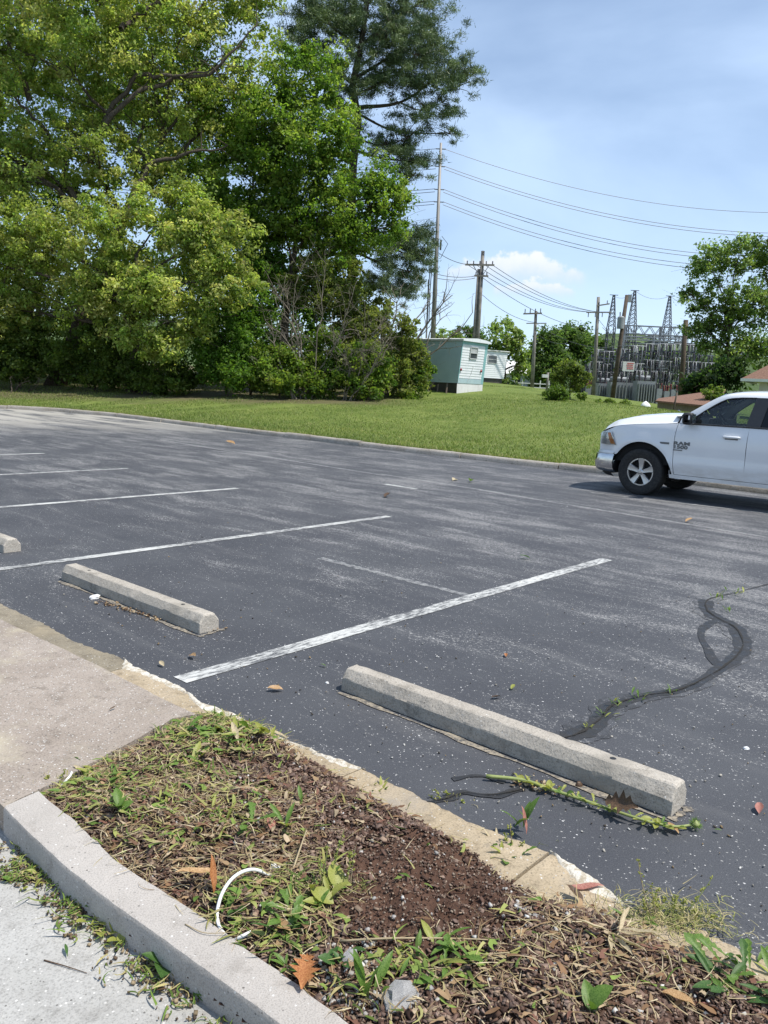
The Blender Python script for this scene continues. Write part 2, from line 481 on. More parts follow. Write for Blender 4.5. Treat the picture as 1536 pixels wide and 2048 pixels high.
# truck
m = NM('truck_paint'); n = m.noise(3, 4)
sp = m.n.new('ShaderNodeSeparateXYZ'); m.L(m.co, sp.inputs[0])
grime = m.math('MULTIPLY', m.rng(sp.outputs[2], .75, .35), m.rng(m.noise(5, 5, .7, m.map((.6, 1, 2))), .35, .7))
m.pbr(m.mix(m.math('MULTIPLY', grime, .5), m.mix(n, (.68, .69, .70), (.75, .76, .77)), (.42, .39, .35)), .28, 0, None, .5, .9)
m = NM('chrome'); m.pbr(m.mix(m.noise(20, 4), (.50, .50, .51), (.68, .68, .69)), m.rng(m.noise(9, 4), .3, .7, .10, .22), 1.0)
m = NM('alloy'); m.pbr(m.mix(m.noise(30, 3), (.50, .49, .48), (.62, .61, .60)), .32, .85)
m = NM('rubber'); m.pbr(m.mix(m.rng(m.noise(30, 4), .4, .7), (.014, .014, .014), (.032, .03, .028)), .8, 0, m.bump(m.noise(60, 2), .2, .003))
plain('black_plastic', (.016, .016, .017), .55, 0, .2, 20)
plain('dark_trim', (.028, .029, .031), .3, 0, .1, 20)
plain('interior_grey', (.075, .075, .078), .7, 0, .15, 12)
plain('badge_grey', (.14, .145, .15), .4, .5, .05)
plain('underbody', (.012, .012, .012), .9, 0, .3, 8)
plain('lamp_amber', (.60, .22, .04), .2, 0, .08)
m = NM('lamp_reflector'); m.pbr(m.mix(m.noise(25, 2), (.55, .57, .57), (.8, .81, .8)), .2, .7)
m = NM('red_lamp'); m.pbr(m.mix(m.noise(15, 2), (.20, .006, .01), (.30, .012, .016)), .25)
def glass(name, tint, refl=.9, ior=1.5):
    m = NM(name)
    t = m.n.new('ShaderNodeBsdfTransparent'); t.inputs[0].default_value = (*tint, 1)
    g = m.n.new('ShaderNodeBsdfGlossy'); g.inputs['Roughness'].default_value = .02; g.inputs[0].default_value = (refl, refl, refl, 1)
    f = m.n.new('ShaderNodeFresnel'); f.inputs[0].default_value = ior
    x = m.n.new('ShaderNodeMixShader'); m.L(f.outputs[0], x.inputs[0]); m.L(t.outputs[0], x.inputs[1]); m.L(g.outputs[0], x.inputs[2])
    m.L(x.outputs[0], m.out.inputs[0]); return m.m
glass('window_clear', (.80, .84, .82))
glass('window_tint', (.05, .055, .06))
glass('lamp_glass', (.88, .90, .90))
m = NM('house_glass'); m.pbr(m.mix(m.noise(2, 3), (.03, .035, .04), (.10, .11, .12)), .08, 0, None, .7)
plain('blind_grey', (.42, .43, .42), .7, 0, .1)
plain('white_plastic', (.70, .70, .68), .45, 0, .05)
m = NM('rock'); m.pbr(m.mix(m.rng(m.noise(30, 5, .7), .35, .65), (.22, .21, .20), (.50, .49, .47)), .9, 0, m.bump(m.noise(60, 4), .6, .01))
m = NM('stem_green'); m.pbr(m.mix(m.noise(40, 3), (.16, .21, .05), (.30, .33, .12)), .6)
m = NM('dry_stem'); m.pbr(m.mix(m.noise(40, 3), (.26, .20, .11), (.42, .34, .21)), .8)
def leafmat(name, a, b, tr=.3):
    m = NM(name); return m.leaf(m.mix(m.rng(m.noise(28, 4), .35, .65), a, b), tr, .5, .35)
leafmat('weed_green', (.075, .15, .022), (.15, .24, .05))
leafmat('weed_deep', (.04, .095, .02), (.075, .15, .035))
leafmat('weed_yellow', (.24, .27, .05), (.34, .34, .09))
leafmat('leaf_tan', (.30, .17, .07), (.46, .30, .15), .15)
leafmat('leaf_brown', (.055, .035, .02), (.12, .07, .04), .1)
leafmat('leaf_rust', (.28, .10, .035), (.42, .19, .07), .15)
leafmat('leaf_pink', (.30, .11, .09), (.42, .2, .15), .15)
leafmat('dry_straw', (.36, .29, .17), (.50, .42, .28), .15)
m = NM('hill'); c = m.mix(m.rng(m.noise(.05, 5, .7), .35, .65), (.055, .085, .035), (.10, .14, .06)); m.pbr(c, 1, 0, m.bump(m.noise(.12, 4), 1, 3.0), .1)
# ================================================================== the setting
def proj(p):
    d = Vector(p) - Vector((0, 0, CH)); w = d.dot(FW)
    return 768 + FPX * d.dot(RT) / w, 1024 - FPX * d.dot(UP) / w
def proj_np(P):
    d = P - np.array([0, 0, CH]); w = np.maximum(d @ np.array(FW), .05)
    return 768 + FPX * (d @ np.array(RT)) / w, 1024 - FPX * (d @ np.array(UP)) / w
def resample(pts, step):
    pts = [Vector(p) for p in pts]; out = [pts[0]]
    for a, b in zip(pts[:-1], pts[1:]):
        n = max(1, int(round((b - a).length / step)))
        out += [a.lerp(b, (i + 1) / n) for i in range(n)]
    return out
def resample_n(pts, n):
    pts = [Vector(p) for p in pts]
    acc = [0]
    for a, b in zip(pts[:-1], pts[1:]): acc.append(acc[-1] + (b - a).length)
    out = []; j = 0
    for i in range(n):
        t = acc[-1] * i / (n - 1)
        while j < len(pts) - 2 and acc[j + 1] < t: j += 1
        k = (t - acc[j]) / max(1e-9, acc[j + 1] - acc[j]); out.append(pts[j].lerp(pts[j + 1], min(1, k)))
    return out
# far kerb line (foot of its face on the asphalt)
KPX = [(0, 817), (110, 823), (225, 833), (340, 847), (450, 861), (610, 880), (768, 899), (900, 914), (1048, 931), (1188, 946)]
KF = [gp(*p) for p in KPX]
dl = (KF[0] - KF[2]).normalized(); dr = (-U1 * .985 - U2 * .06).normalized()
KF = [KF[0] + dl * 45, KF[0] + dl * 20, KF[0] + dl * 8] + KF + [KF[-1] + dr * 6, KF[-1] + dr * 14, KF[-1] + dr * 40]
NEAR_A = 2.40                                              # asphalt runs in under the ledge
# asphalt
mb = MB(); rows = []
for k in resample(KF, 2.0):
    b = k.dot(-U1); lo = U2 * NEAR_A + (-U1) * b
    hi = k + U2 * .25
    rows.append([lo.lerp(hi, t) for t in (0, .25, .5, .75, 1)])
mb.grid(rows)
lot = tag(mb.build('parking_lot', MATS['asphalt']), kind='structure')
# painted stall lines
LEND = [gp(*p) for p in ((1213, 1119), (778, 1033), (474, 977), (255, 937), (88, 907))]
for i in range(4): LEND.append(LEND[-1] + U1 * 3.03)
for i, e in enumerate(LEND):
    b = e.dot(-U1); a1 = e.dot(U2); mb = MB(); n = 14
    a0 = 2.50 if i == 0 else 2.75
    w = .062 if i == 0 else .052
    rows = []
    for k in range(n + 1):
        a = a0 + (a1 - a0) * k / n
        rows.append([U2 * a - U1 * (b - w + random.uniform(-.004, .004)), U2 * a - U1 * (b + w + random.uniform(-.004, .004))])
    mb.grid([[p + Vector((0, 0, .004)) for p in r] for r in rows])
    o = mb.build('stall_line', MATS['line_paint'], lot)
# a short worn dash left of the driving lane
p = gp(800, 973); mb = MB(); d = U1
mb.grid([[p + U1 * t + U2 * s + Vector((0, 0, .004)) for t in (-.35, 0, .35)] for s in (-.06, .06)])
mb.build('faded_dash', MATS['line_paint'], lot)
# ghosts of old markings along the lane
for x0, y0, x1, y1, w_ in ((640, 1116, 935, 1191, .05), (958, 980, 1560, 1079, .05), (760, 948, 1010, 987, .05), (320, 880, 768, 951, .06), (1180, 985, 1580, 1032, .05)):
    A_, B_ = gp(x0, y0), gp(x1, y1); d_ = (B_ - A_).normalized(); n_ = Vector((-d_.y, d_.x, 0)); rows = []
    for t in np.linspace(0, 1, 60): rows.append([A_.lerp(B_, t) + n_ * w_ * random.uniform(.5, 1.1) + Vector((0, 0, .002)), A_.lerp(B_, t) - n_ * w_ * random.uniform(.5, 1.1) + Vector((0, 0, .002))])
    MB().grid(rows).build('ghost_line', MATS['ghost_paint'], lot)
# sealed crack winding across the stall
def ribbon(pts, widths, z, jit=0.0):
    rows = []; seed = random.uniform(0, 6)
    for i, p in enumerate(pts):
        d = (pts[min(i + 1, len(pts) - 1)] - pts[max(i - 1, 0)]).normalized(); nrm = Vector((-d.y, d.x, 0))
        w = widths(i / (len(pts) - 1)) if callable(widths) else widths
        j1 = jit * (math.sin(i * .41 + seed) + .6 * math.sin(i * .93 + 2 * seed)); j2 = jit * (math.sin(i * .37 + 3 * seed) + .6 * math.sin(i * 1.07 + seed))
        rows.append([p + nrm * (w * (1 + j1) * random.uniform(.9, 1.1)) + Vector((0, 0, z)), p + Vector((0, 0, z)), p - nrm * (w * (1 + j2) * random.uniform(.9, 1.1)) + Vector((0, 0, z))])
    return MB().grid(rows)
def smooth_line(pts, n):
    P = [Vector(p) for p in pts]; P = [P[0] * 2 - P[1]] + P + [P[-1] * 2 - P[-2]]; out = []
    seg = len(P) - 3
    for i in range(n):
        t = i / (n - 1) * seg; k = min(int(t), seg - 1); u = t - k; a, b, c, d = P[k:k + 4]
        out.append(.5 * ((2 * b) + (c - a) * u + (2 * a - 5 * b + 4 * c - d) * u * u + (3 * b - a - 3 * c + d) * u ** 3))
    return out
CRK = [gp(*p) for p in ((1130, 1478), (1165, 1465), (1200, 1440), (1225, 1412), (1290, 1393), (1355, 1382), (1420, 1352), (1468, 1318), (1486, 1288), (1472, 1258), (1440, 1240), (1415, 1222), (1412, 1205), (1432, 1195), (1480, 1184), (1536, 1170), (1600, 1160))]
crk = smooth_line(CRK, 130)
ribbon(crk[:108], lambda t: .075 + .02 * math.sin(t * 9 + 1) + .02 * t, .003, .2).build('tar_stain', MATS['tar_stain'], lot)
ribbon(crk[:100], lambda t: .040 + .014 * math.sin(t * 9 + 1) + .018 * t, .0045, .16).build('crack_sealant', MATS['sealant'], lot)
ribbon(crk, lambda t: .003 + .004 * random.random(), .009, .4).build('crack', MATS['crack_soil'], lot)
c2 = smooth_line([gp(*p) for p in ((1440, 1340), (1420, 1305), (1400, 1268), (1420, 1248), (1450, 1240))], 30)
ribbon(c2, lambda t: .028 + .008 * math.sin(t * 11), .0043, .2).build('crack_sealant', MATS['sealant'], lot)
c3 = smooth_line([gp(*p) for p in ((1050, 1580), (985, 1592), (930, 1588), (890, 1600), (850, 1608))], 30)
ribbon(c3, lambda t: .018 + .012 * math.sin(t * 13) * t, .0043, .4).build('crack_sealant', MATS['sealant'], lot)
ribbon(c3, lambda t: .003, .0085, .4).build('crack', MATS['crack_soil'], lot)
c4 = smooth_line([gp(*p) for p in ((905, 1560), (960, 1553), (1010, 1566))], 16)
ribbon(c4, lambda t: .012, .0044, .4).build('crack_sealant', MATS['sealant'], lot)
for x0, y0, x1, y1 in ((678, 1386, 1338, 1643), (119, 1163, 395, 1273), (1342, 1641, 1382, 1616), (397, 1274, 450, 1258)):     # silt washed against the stops
    ribbon([gp(x0, y0).lerp(gp(x1, y1), t) for t in np.linspace(0, 1, 60)], lambda t: .010 + .008 * math.sin(t * 17) + .006 * random.random(), .0042, .3).build('silt_line', MATS['silt'], lot)
# far kerb, cast in lengths with open joints
kerb = tag(empty('far_kerb', KF[5]), kind='structure')
KS = resample(KF, .30)
def nrm_at(P, i):
    d = (P[min(i + 1, len(P) - 1)] - P[max(i - 1, 0)]).normalized(); n = Vector((-d.y, d.x, 0))
    return n if n.dot(U2) > 0 else -n
prof = [(0, 0), (.015, .085), (.035, .125), (.06, .135), (.16, .14), (.165, .02)]
i0 = 0
while i0 < len(KS) - 2:
    i1 = min(len(KS) - 1, i0 + random.choice((9, 10, 10, 11)))
    sunk = random.uniform(-.02, .01); sh = random.uniform(-.015, .015)
    rows = []
    for i in range(i0, i1 + 1):
        p = KS[i].copy()
        if i == i0: p = p.lerp(KS[i + 1], .05)
        if i == i1: p = p.lerp(KS[i - 1], .05)
        n = nrm_at(KS, i); chip = random.uniform(-.008, .008)
        rows.append([p + n * (o + sh + (chip if 0 < j < 4 else 0)) + Vector((0, 0, h + (sunk + chip * .6 if h > .05 else -.01))) for j, (o, h) in enumerate(prof)])
    mb = MB().grid(rows)
    m_ = len(prof); nn = len(rows)
    mb.f.append(tuple(range(m_))); mb.f.append(tuple((nn - 1) * m_ + k for k in reversed(range(m_))))
    o = mb.build('kerb_stone', MATS['far_kerb_concrete'], kerb, angle=50)
    o.matrix_parent_inverse = Matrix.Translation(-Vector(kerb.location))
    i0 = i1
# ------------------------------------------------------------------ terrain beyond the kerb
def tps_fit(P, Z, lam=.02):
    P = np.array(P); n = len(P)
    r = np.linalg.norm(P[:, None] - P[None], axis=2); K = np.where(r > 0, r * r * np.log(r + 1e-9), 0) + lam * np.eye(n) * 100
    A = np.zeros((n + 3, n + 3)); A[:n, :n] = K; A[:n, n] = 1; A[:n, n + 1:] = P; A[n, :n] = 1; A[n + 1:, :n] = P.T
    return P, np.linalg.solve(A, np.concatenate([Z, np.zeros(3)]))
cps = []
for k in range(0, len(KS), 9):
    q = KS[k] + nrm_at(KS, k) * .16; cps.append((q.x, q.y, .11))
for px, py, Y in ((-300, 752, 46), (0, 772, 41), (200, 782, 40), (420, 792, 39), (620, 797, 40), (830, 795, 43), (912, 789, 46), (975, 779, 48), (1010, 768, 66), (1063, 776, 72), (1114, 806, 46), (1187, 798, 84), (1230, 802, 82),
                  (1280, 812, 40), (1230, 818, 34), (1000, 800, 42), (1300, 813, 88), (1400, 815, 92), (900, 860, 29)):
    q = at(px, py, Y); cps.append(tuple(q))
for x, y, z in ((14, 40, .9), (20, 46, .45), (30, 44, 0), (60, 40, -.5), (60, 90, .8), (25, 28, .5), (-30, 60, 1.6), (-60, 70, 2), (-40, 110, 3), (0, 130, 2.6), (40, 150, 1.6), (90, 160, 1.4)):
    cps.append((x, y, z))
cps = np.array(cps); _P, _W = tps_fit(cps[:, :2], cps[:, 2])
def TH(x, y):
    x = np.atleast_1d(np.asarray(x, float)); y = np.atleast_1d(np.asarray(y, float))
    cx = np.clip(x, -70, 100); cy = np.clip(y, -30, 165)
    r = np.sqrt((cx[:, None] - _P[:, 0]) ** 2 + (cy[:, None] - _P[:, 1]) ** 2)
    return np.where(r > 0, r * r * np.log(r + 1e-9), 0) @ _W[:-3] + _W[-3] + cx * _W[-2] + cy * _W[-1]
def ground(x, y):
    return Vector((x, y, float(TH(x, y)[0])))
rows = []; KT = resample(KF, 1.0)
ts = [0, .12, .3, .6, 1, 1.5, 2.2, 3, 4, 5.2, 6.5, 8, 10, 12, 14.5, 17, 20, 23, 26, 30, 35, 41, 48, 56, 66, 78, 95, 120, 160, 230, 350, 600, 1000]
for i, k in enumerate(KT):
    s = i / (len(KT) - 1)
    ang = R(150) * (1 - s) + R(8) * s                         # fan out towards the horizon
    far = Vector((math.cos(ang), math.sin(ang), 0)); n = nrm_at(KT, i)
    base = k + n * .155
    q = []
    for t in ts:
        w = min(1, t / 40); w = w * w * (3 - 2 * w)
        q.append(base + n * min(t, 40) * (1 - w) + (n * .35 + far * .65).normalized() * t * w)
    rows.append(q)
flat = [p for r in rows for p in r]
hz = TH([p.x for p in flat], [p.y for p in flat])
for p, h in zip(flat, hz): p.z = float(h)
for r in rows: r[0].z = .115; r[1].z = max(.12, min(r[1].z, .16))
lawn = tag(MB().grid(rows).build('lawn_ground', MATS['lawn'], smooth=True), kind='structure')
# grass blades on the visible lawn, one mass
def blades_mesh(name, P, hmin, hmax, wid, cols, mat, lean=.5):
    n = len(P); h = rng.uniform(hmin, hmax, n); a = rng.uniform(0, 2 * np.pi, n)
    wv = np.stack([np.cos(a), np.sin(a), np.zeros(n)], 1) * (wid * rng.uniform(.6, 1.3, n))[:, None]
    ln = rng.normal(0, lean, (n, 2)) * h[:, None]
    tip = P + np.stack([ln[:, 0], ln[:, 1], h], 1)
    V = np.concatenate([P - wv, P + wv, tip], 0)
    F = np.stack([np.arange(n), np.arange(n) + n, np.arange(n) + 2 * n], 1)
    pat = np.sin(P[:, 0] * 1.3 + 1.1 * np.sin(P[:, 1] * .7)) * np.sin(P[:, 1] * .9 + .8 * np.sin(P[:, 0] * .5)) + .5 * np.sin(P[:, 0] * 3.1 + P[:, 1] * 2.3)
    c = np.array(cols)[rng.integers(0, len(cols), n)] * rng.uniform(.75, 1.25, (n, 1)) * (1 + .13 * pat[:, None] * np.array([1.2, .8, .9]))
    return np_mesh(name, V, F, MATS[mat], np.clip(c, .01, .9))
P = []
for _ in range(7):
    n = 60000
    k = rng.integers(0, len(KT) - 1, n); kx = np.array([(p.x, p.y) for p in KT]); nx = np.array([nrm_at(KT, i)[:2] for i in range(len(KT))])
    s = rng.random(n)[:, None]; t = (rng.random(n) ** 1.6 * 34 + .16)[:, None]
    q = kx[k] * (1 - s) + kx[k + 1] * s + nx[k] * t
    q3 = np.column_stack([q, TH(q[:, 0], q[:, 1])]); pxl, pyl = proj_np(q3)
    ok = (pxl > -60) & (pxl < 1620) & (q3[:, 1] > 8) & (q3[:, 1] < 58)
    P.append(q3[ok])
P = np.concatenate(P)[:170000]
o = link('grass', blades_mesh('grass', P, .03, .085, .011, [(.125, .18, .03), (.16, .215, .045), (.22, .25, .08), (.09, .14, .025), (.28, .28, .12)], 'blades'))
tag(o, 'mown green lawn grass sloping up beyond the far kerb', 'grass', kind='stuff')
# taller fringe along kerb
q = []
for i in range(len(KS)):
    p = KS[i]
    if -20 < p.x < 9 and p.y > 9:
        for _ in range(26):
            r_ = nrm_at(KS, i) * random.uniform(.15, .32) + U1 * random.uniform(-.15, .15); q.append((p.x + r_.x, p.y + r_.y, .1))
o = link('kerb_grass', blades_mesh('kerb_grass', np.array(q), .05, .14, .012, [(.12, .17, .03), (.19, .22, .06), (.27, .25, .11)], 'blades', .6))
tag(o, 'longer grass fringe growing over the back of the far kerb', 'grass', kind='stuff')
# hills on the horizon
mb = MB(); rows = []
for j in range(60):
    a = R(25) + R(130) * j / 59; rr = 640; x, y = rr * math.cos(a), rr * math.sin(a)
    hh = 30 + 14 * math.sin(j * .33 + 1) + 6 * math.sin(j * .9) + 3 * math.sin(j * 2.3)
    rows.append([(x * .8, y * .8, -2), (x * .9, y * .9, hh * .55), (x, y, hh), (x * 1.15, y * 1.15, hh * .6), (x * 1.3, y * 1.3, -3)])
tag(mb.grid(rows).build('hills', MATS['hill'], smooth=True), kind='structure')
# ------------------------------------------------------------------ near side: ledge, sidewalk, bed, kerb, lower pavement
OUTP = [(0, 1203), (60, 1232), (130, 1265), (195, 1300), (238, 1311), (262, 1332), (340, 1362), (400, 1403), (470, 1428), (560, 1475), (640, 1506), (720, 1533), (800, 1572), (900, 1622), (980, 1660), (1060, 1690), (1098, 1704), (1173, 1744), (1228, 1787), (1264, 1815), (1330, 1842), (1400, 1856), (1469, 1881), (1536, 1912)]
INNP = [(0, 1229), (20, 1238), (195, 1319), (361, 1401), (404, 1423), (455, 1438), (520, 1452), (590, 1500), (680, 1550), (760, 1600), (840, 1640), (930, 1685), (1000, 1740), (1080, 1790), (1170, 1812), (1250, 1842), (1310, 1872), (1400, 1915), (1536, 1962)]
ZL = .015
OUT = [gp(*p, ZL) for p in OUTP]; INN = [gp(*p, ZL) for p in INNP]
OUT = [OUT[0] + U1 * 9] + OUT + [OUT[-1] - U1 * 4]; INN = [INN[0] + U1 * 9] + INN + [INN[-1] - U1 * 4]
def along(P):       # resample a line at fixed steps of b = distance along the row
    return P
bs = np.arange(OUT[0].dot(-U1), OUT[-1].dot(-U1), .013)
def line_a(P, b):
    return np.interp(b, [p.dot(-U1) for p in P], [p.dot(U2) for p in P])
ao = line_a(OUT, bs); ai = line_a(INN, bs)
ragg = np.convolve(rng.normal(0, 1, len(bs) + 8), np.ones(2) / 2, 'valid')[:len(bs)] * .0035 + np.convolve(rng.normal(0, 1, len(bs) + 24), np.ones(21) / 21, 'valid')[:len(bs)] * .035
ao = ao + ragg
ledge = tag(empty('stone_ledge', U2 * 2.4), kind='structure')
cut_b = [p.dot(-U1) for p in (OUT[1] + U1 * 4, OUT[1] + U1 * 2, gp(265, 1330, ZL), gp(722, 1534, ZL), gp(1098, 1704, ZL), gp(1262, 1812, ZL), gp(1425, 1860, ZL), gp(1640, 1950, ZL))]
cuts = [0] + [int(np.searchsorted(bs, c)) for c in cut_b] + [len(bs) - 1]
def P2(a, b, z): return U2 * float(a) - U1 * float(b) + Vector((0, 0, z))
for c0, c1 in zip(cuts[:-1], cuts[1:]):
    if c1 - c0 < 3: continue
    rows = []; dz = random.uniform(-.004, .0); tilt = random.uniform(-.003, .0)
    off = random.uniform(-.012, .012)
    for k in range(c0, c1 + 1):
        b = bs[k] + (.006 if k == c0 else -.006 if k == c1 else 0)
        zz = ZL + dz + tilt * (k - c0) / (c1 - c0) + random.uniform(-.0015, .0015)
        o_, i_ = ao[k] + off, ai[k] - .06
        rows.append([P2(o_ + .004, b, -.03), P2(o_, b, zz - .006), P2(o_ - .008, b, zz), P2(o_ * .5 + i_ * .5, b, zz + .003), P2(i_, b, zz + .002), P2(i_, b, -.05)])
    mb = MB().grid(rows); nn = len(rows)
    mb.f.append(tuple(range(6))); mb.f.append(tuple((nn - 1) * 6 + k for k in reversed(range(6))))
    mb.build('ledge_slab', MATS['ledge_dirty' if c1 <= cuts[3] else 'ledge_stone'], ledge, angle=40).matrix_parent_inverse = Matrix.Translation(-Vector(ledge.location))
for (x0, x1, wmax) in ((244, 735, .075), (1096, 1275, .075), (-140, -20, .03)):
    b0 = gp(x0, np.interp(x0, [p[0] for p in OUTP], [p[1] for p in OUTP]), ZL).dot(-U1); b1 = gp(x1, np.interp(x1, [p[0] for p in OUTP], [p[1] for p in OUTP]), ZL).dot(-U1)
    ks = [k for k in range(len(bs)) if b0 <= bs[k] <= b1]; rows = []
    for j, k in enumerate(ks):
        f = min(1, j / 12, (len(ks) - 1 - j) / 12); w = wmax * max(.1, .25 + .6 * abs(math.sin(j * .043 + 1)) + .20 * math.sin(j * .19) + .10 * math.sin(j * .47) + random.uniform(-.10, .10)) * f + .002
        rows.append([P2(ao[k] + .014 * f + random.uniform(-.004, .004), bs[k], .0045), P2(ao[k] - .006, bs[k], ZL + .0042), P2(ao[k] - w * .6, bs[k], ZL + .0048), P2(ao[k] - w, bs[k], ZL - .006)])
    if rows: MB().grid(rows).build('edge_paint', MATS['edge_white'], ledge, smooth=True).matrix_parent_inverse = Matrix.Translation(-Vector(ledge.location))
# sidewalk slab
ZS = .032
SWP = [gp(*p, ZS) for p in ((402, 1427), (345, 1437), (255, 1487), (160, 1540), (75, 1582), (6, 1614))]
kdir = (gp(6, 1614, ZS) - gp(125, 1730, ZS)).normalized()
sw_in = [P2(a - .068 - .004, b, ZS) for a, b in zip(ai[::12], bs[::12]) if b < SWP[0].dot(-U1)]
def ragged(P, step, j):
    out = resample(P, step)
    return [p + Vector((random.uniform(-j, j), random.uniform(-j, j), 0)) for p in out]
poly = [(p + U2 * random.uniform(-.006, .004)) for p in sw_in] + ragged(SWP, .06, .006) + [SWP[-1] + kdir * 7, SWP[-1] + kdir * 7 + U1 * 2]
sw = MB().prism(poly, -.12, ZS).build('sidewalk', MATS['sidewalk_concrete'])
tag(sw, kind='structure')
# low front kerb along the bed
ZK = .036; ZP = -.072
FRT = [gp(*p, ZK) for p in ((6, 1614), (60, 1668), (125, 1729), (220, 1803), (350, 1896), (500, 2004), (560, 2048))]
INK = [gp(*p, ZK) for p in ((75, 1582), (150, 1642), (230, 1718), (300, 1768), (330, 1785), (420, 1845), (560, 1945), (700, 2048))]
FRT.append(FRT[-1] + (FRT[-1] - FRT[-3]).normalized() * 2.2); INK.append(INK[-1] + (INK[-1] - INK[-3]).normalized() * 2.2)
f_ = resample_n(FRT, 90); i_ = resample_n(INK, 90); rows = []
for a, b in zip(f_, i_):
    d = (b - a).normalized(); j = random.uniform(-.0015, .0015)
    rows.append([a - d * .004 + Vector((0, 0, -.25)), a + d * (.0 + j) + Vector((0, 0, -.012)), a + d * (.004 + j) + Vector((0, 0, -.003)), a + d * .012, b + Vector((random.uniform(-.004, .004), random.uniform(-.004, .004), 0)), b + Vector((0, 0, -.1))])
mb = MB().grid(rows); mb.f.append(tuple(range(6))); mb.f.append(tuple(89 * 6 + k for k in reversed(range(6))))
tag(mb.build('bed_kerb', MATS['kerb_concrete'], angle=25), kind='structure')
# lower concrete pavement, two pours with a weedy joint
def lowpave(poly, name='pavement'):
    return tag(MB().prism([(p.x, p.y) for p in poly], -.3, ZP).build(name, MATS['pavement_concrete']), kind='structure')
J0, J1 = gp(-60, 1752, ZP), gp(262, 1772, ZP)
jd = (J0 - J1).normalized(); kf0 = FRT[0] + Vector((.03, .03, 0)); kdn = (FRT[-1] - FRT[0]).normalized()
inner0 = [p + Vector((.03, .04, 0)) for p in FRT]
cutk = min(range(90), key=lambda i: abs(proj(f_[i] + Vector((0, 0, ZP - ZK)))[0] - 268))
k1 = f_[cutk]
lowpave([SWP[-1] + kdir * 7 + Vector((.03, .04, 0))] + [p + Vector((.02, .03, 0)) for p in f_[:cutk]] + [J1 + jd * -.1, J0 + jd * 6, SWP[-1] + kdir * 7 + Vector((-5, -3, 0))])
g_ = Vector((jd.y, -jd.x, 0)); g_ = g_ if g_.y < 0 else -g_
lowpave([k1 + Vector((.02, .03, 0)) + g_ * .012] + [p + Vector((.02, .03, 0)) for p in f_[cutk + 1:]] + [FRT[-1] + Vector((-6, -4, 0)), J0 + jd * 6 + g_ * .014, J1 + g_ * .012])
# bed of soil
BEDP = [gp(*p, .05) for p in ((404, 1423), (345, 1437), (255, 1487), (160, 1540), (75, 1582), (150, 1642), (230, 1718), (300, 1768), (420, 1845), (560, 1945), (700, 2048))]
BEDP += [INK[-1]] + [INN[-1] + U2 * .02] + [p for p in reversed(INN[5:-1])]
bed_np = np.array([(p.x, p.y) for p in BEDP])
def poly_dist(P, Q):
    """signed distance of points P to polygon Q, positive inside"""
    x, y = P[:, 0], P[:, 1]; n = len(Q); ins = np.zeros(len(P), bool); d = np.full(len(P), 1e9)
    for i in range(n):
        a, b = Q[i], Q[(i + 1) % n]; ab = b - a; ap = P - a
        t = np.clip((ap @ ab) / (ab @ ab + 1e-12), 0, 1); d = np.minimum(d, np.linalg.norm(ap - t[:, None] * ab, axis=1))
        c = ((a[1] > y) != (b[1] > y)) & (x < (b[0] - a[0]) * (y - a[1]) / (b[1] - a[1] + 1e-12) + a[0]); ins ^= c
    return np.where(ins, d, -d)
_ph = rng.uniform(0, 6.28, (14, 2)); _fr = rng.normal(0, 1, (14, 2)) * np.linspace(4, 40, 14)[:, None]
def bedz(P):
    d = poly_dist(P, bed_np); s = np.clip((d + .12) / .25, 0, 1); z = -.028 + .070 * s + .033 * np.clip(d / .5, 0, 1); s = np.clip((d - .01) / .12, 0, 1)
    for k in range(14):
        z = z + s * .011 / (1 + .28 * k) * np.sin(P @ _fr[k] + _ph[k, 0])
    return z
xs = np.arange(bed_np[:, 0].min() - .15, bed_np[:, 0].max() + .15, .018); ys = np.arange(bed_np[:, 1].min() - .15, bed_np[:, 1].max() + .15, .018)
GX, GY = np.meshgrid(xs, ys); PP = np.stack([GX.ravel(), GY.ravel()], 1)
dd = poly_dist(PP, bed_np); Zb = bedz(PP) + rng.normal(0, .0025, len(PP))
idx = np.arange(len(PP)).reshape(GX.shape); F = np.stack([idx[:-1, :-1], idx[:-1, 1:], idx[1:, 1:], idx[1:, :-1]], -1).reshape(-1, 4)
F = F[(dd[F] > -.13).all(1)]
bed = link('soil_bed', np_mesh('soil_bed', np.column_stack([PP, Zb]), F, MATS['soil'], smooth=True)); tag(bed, kind='structure')
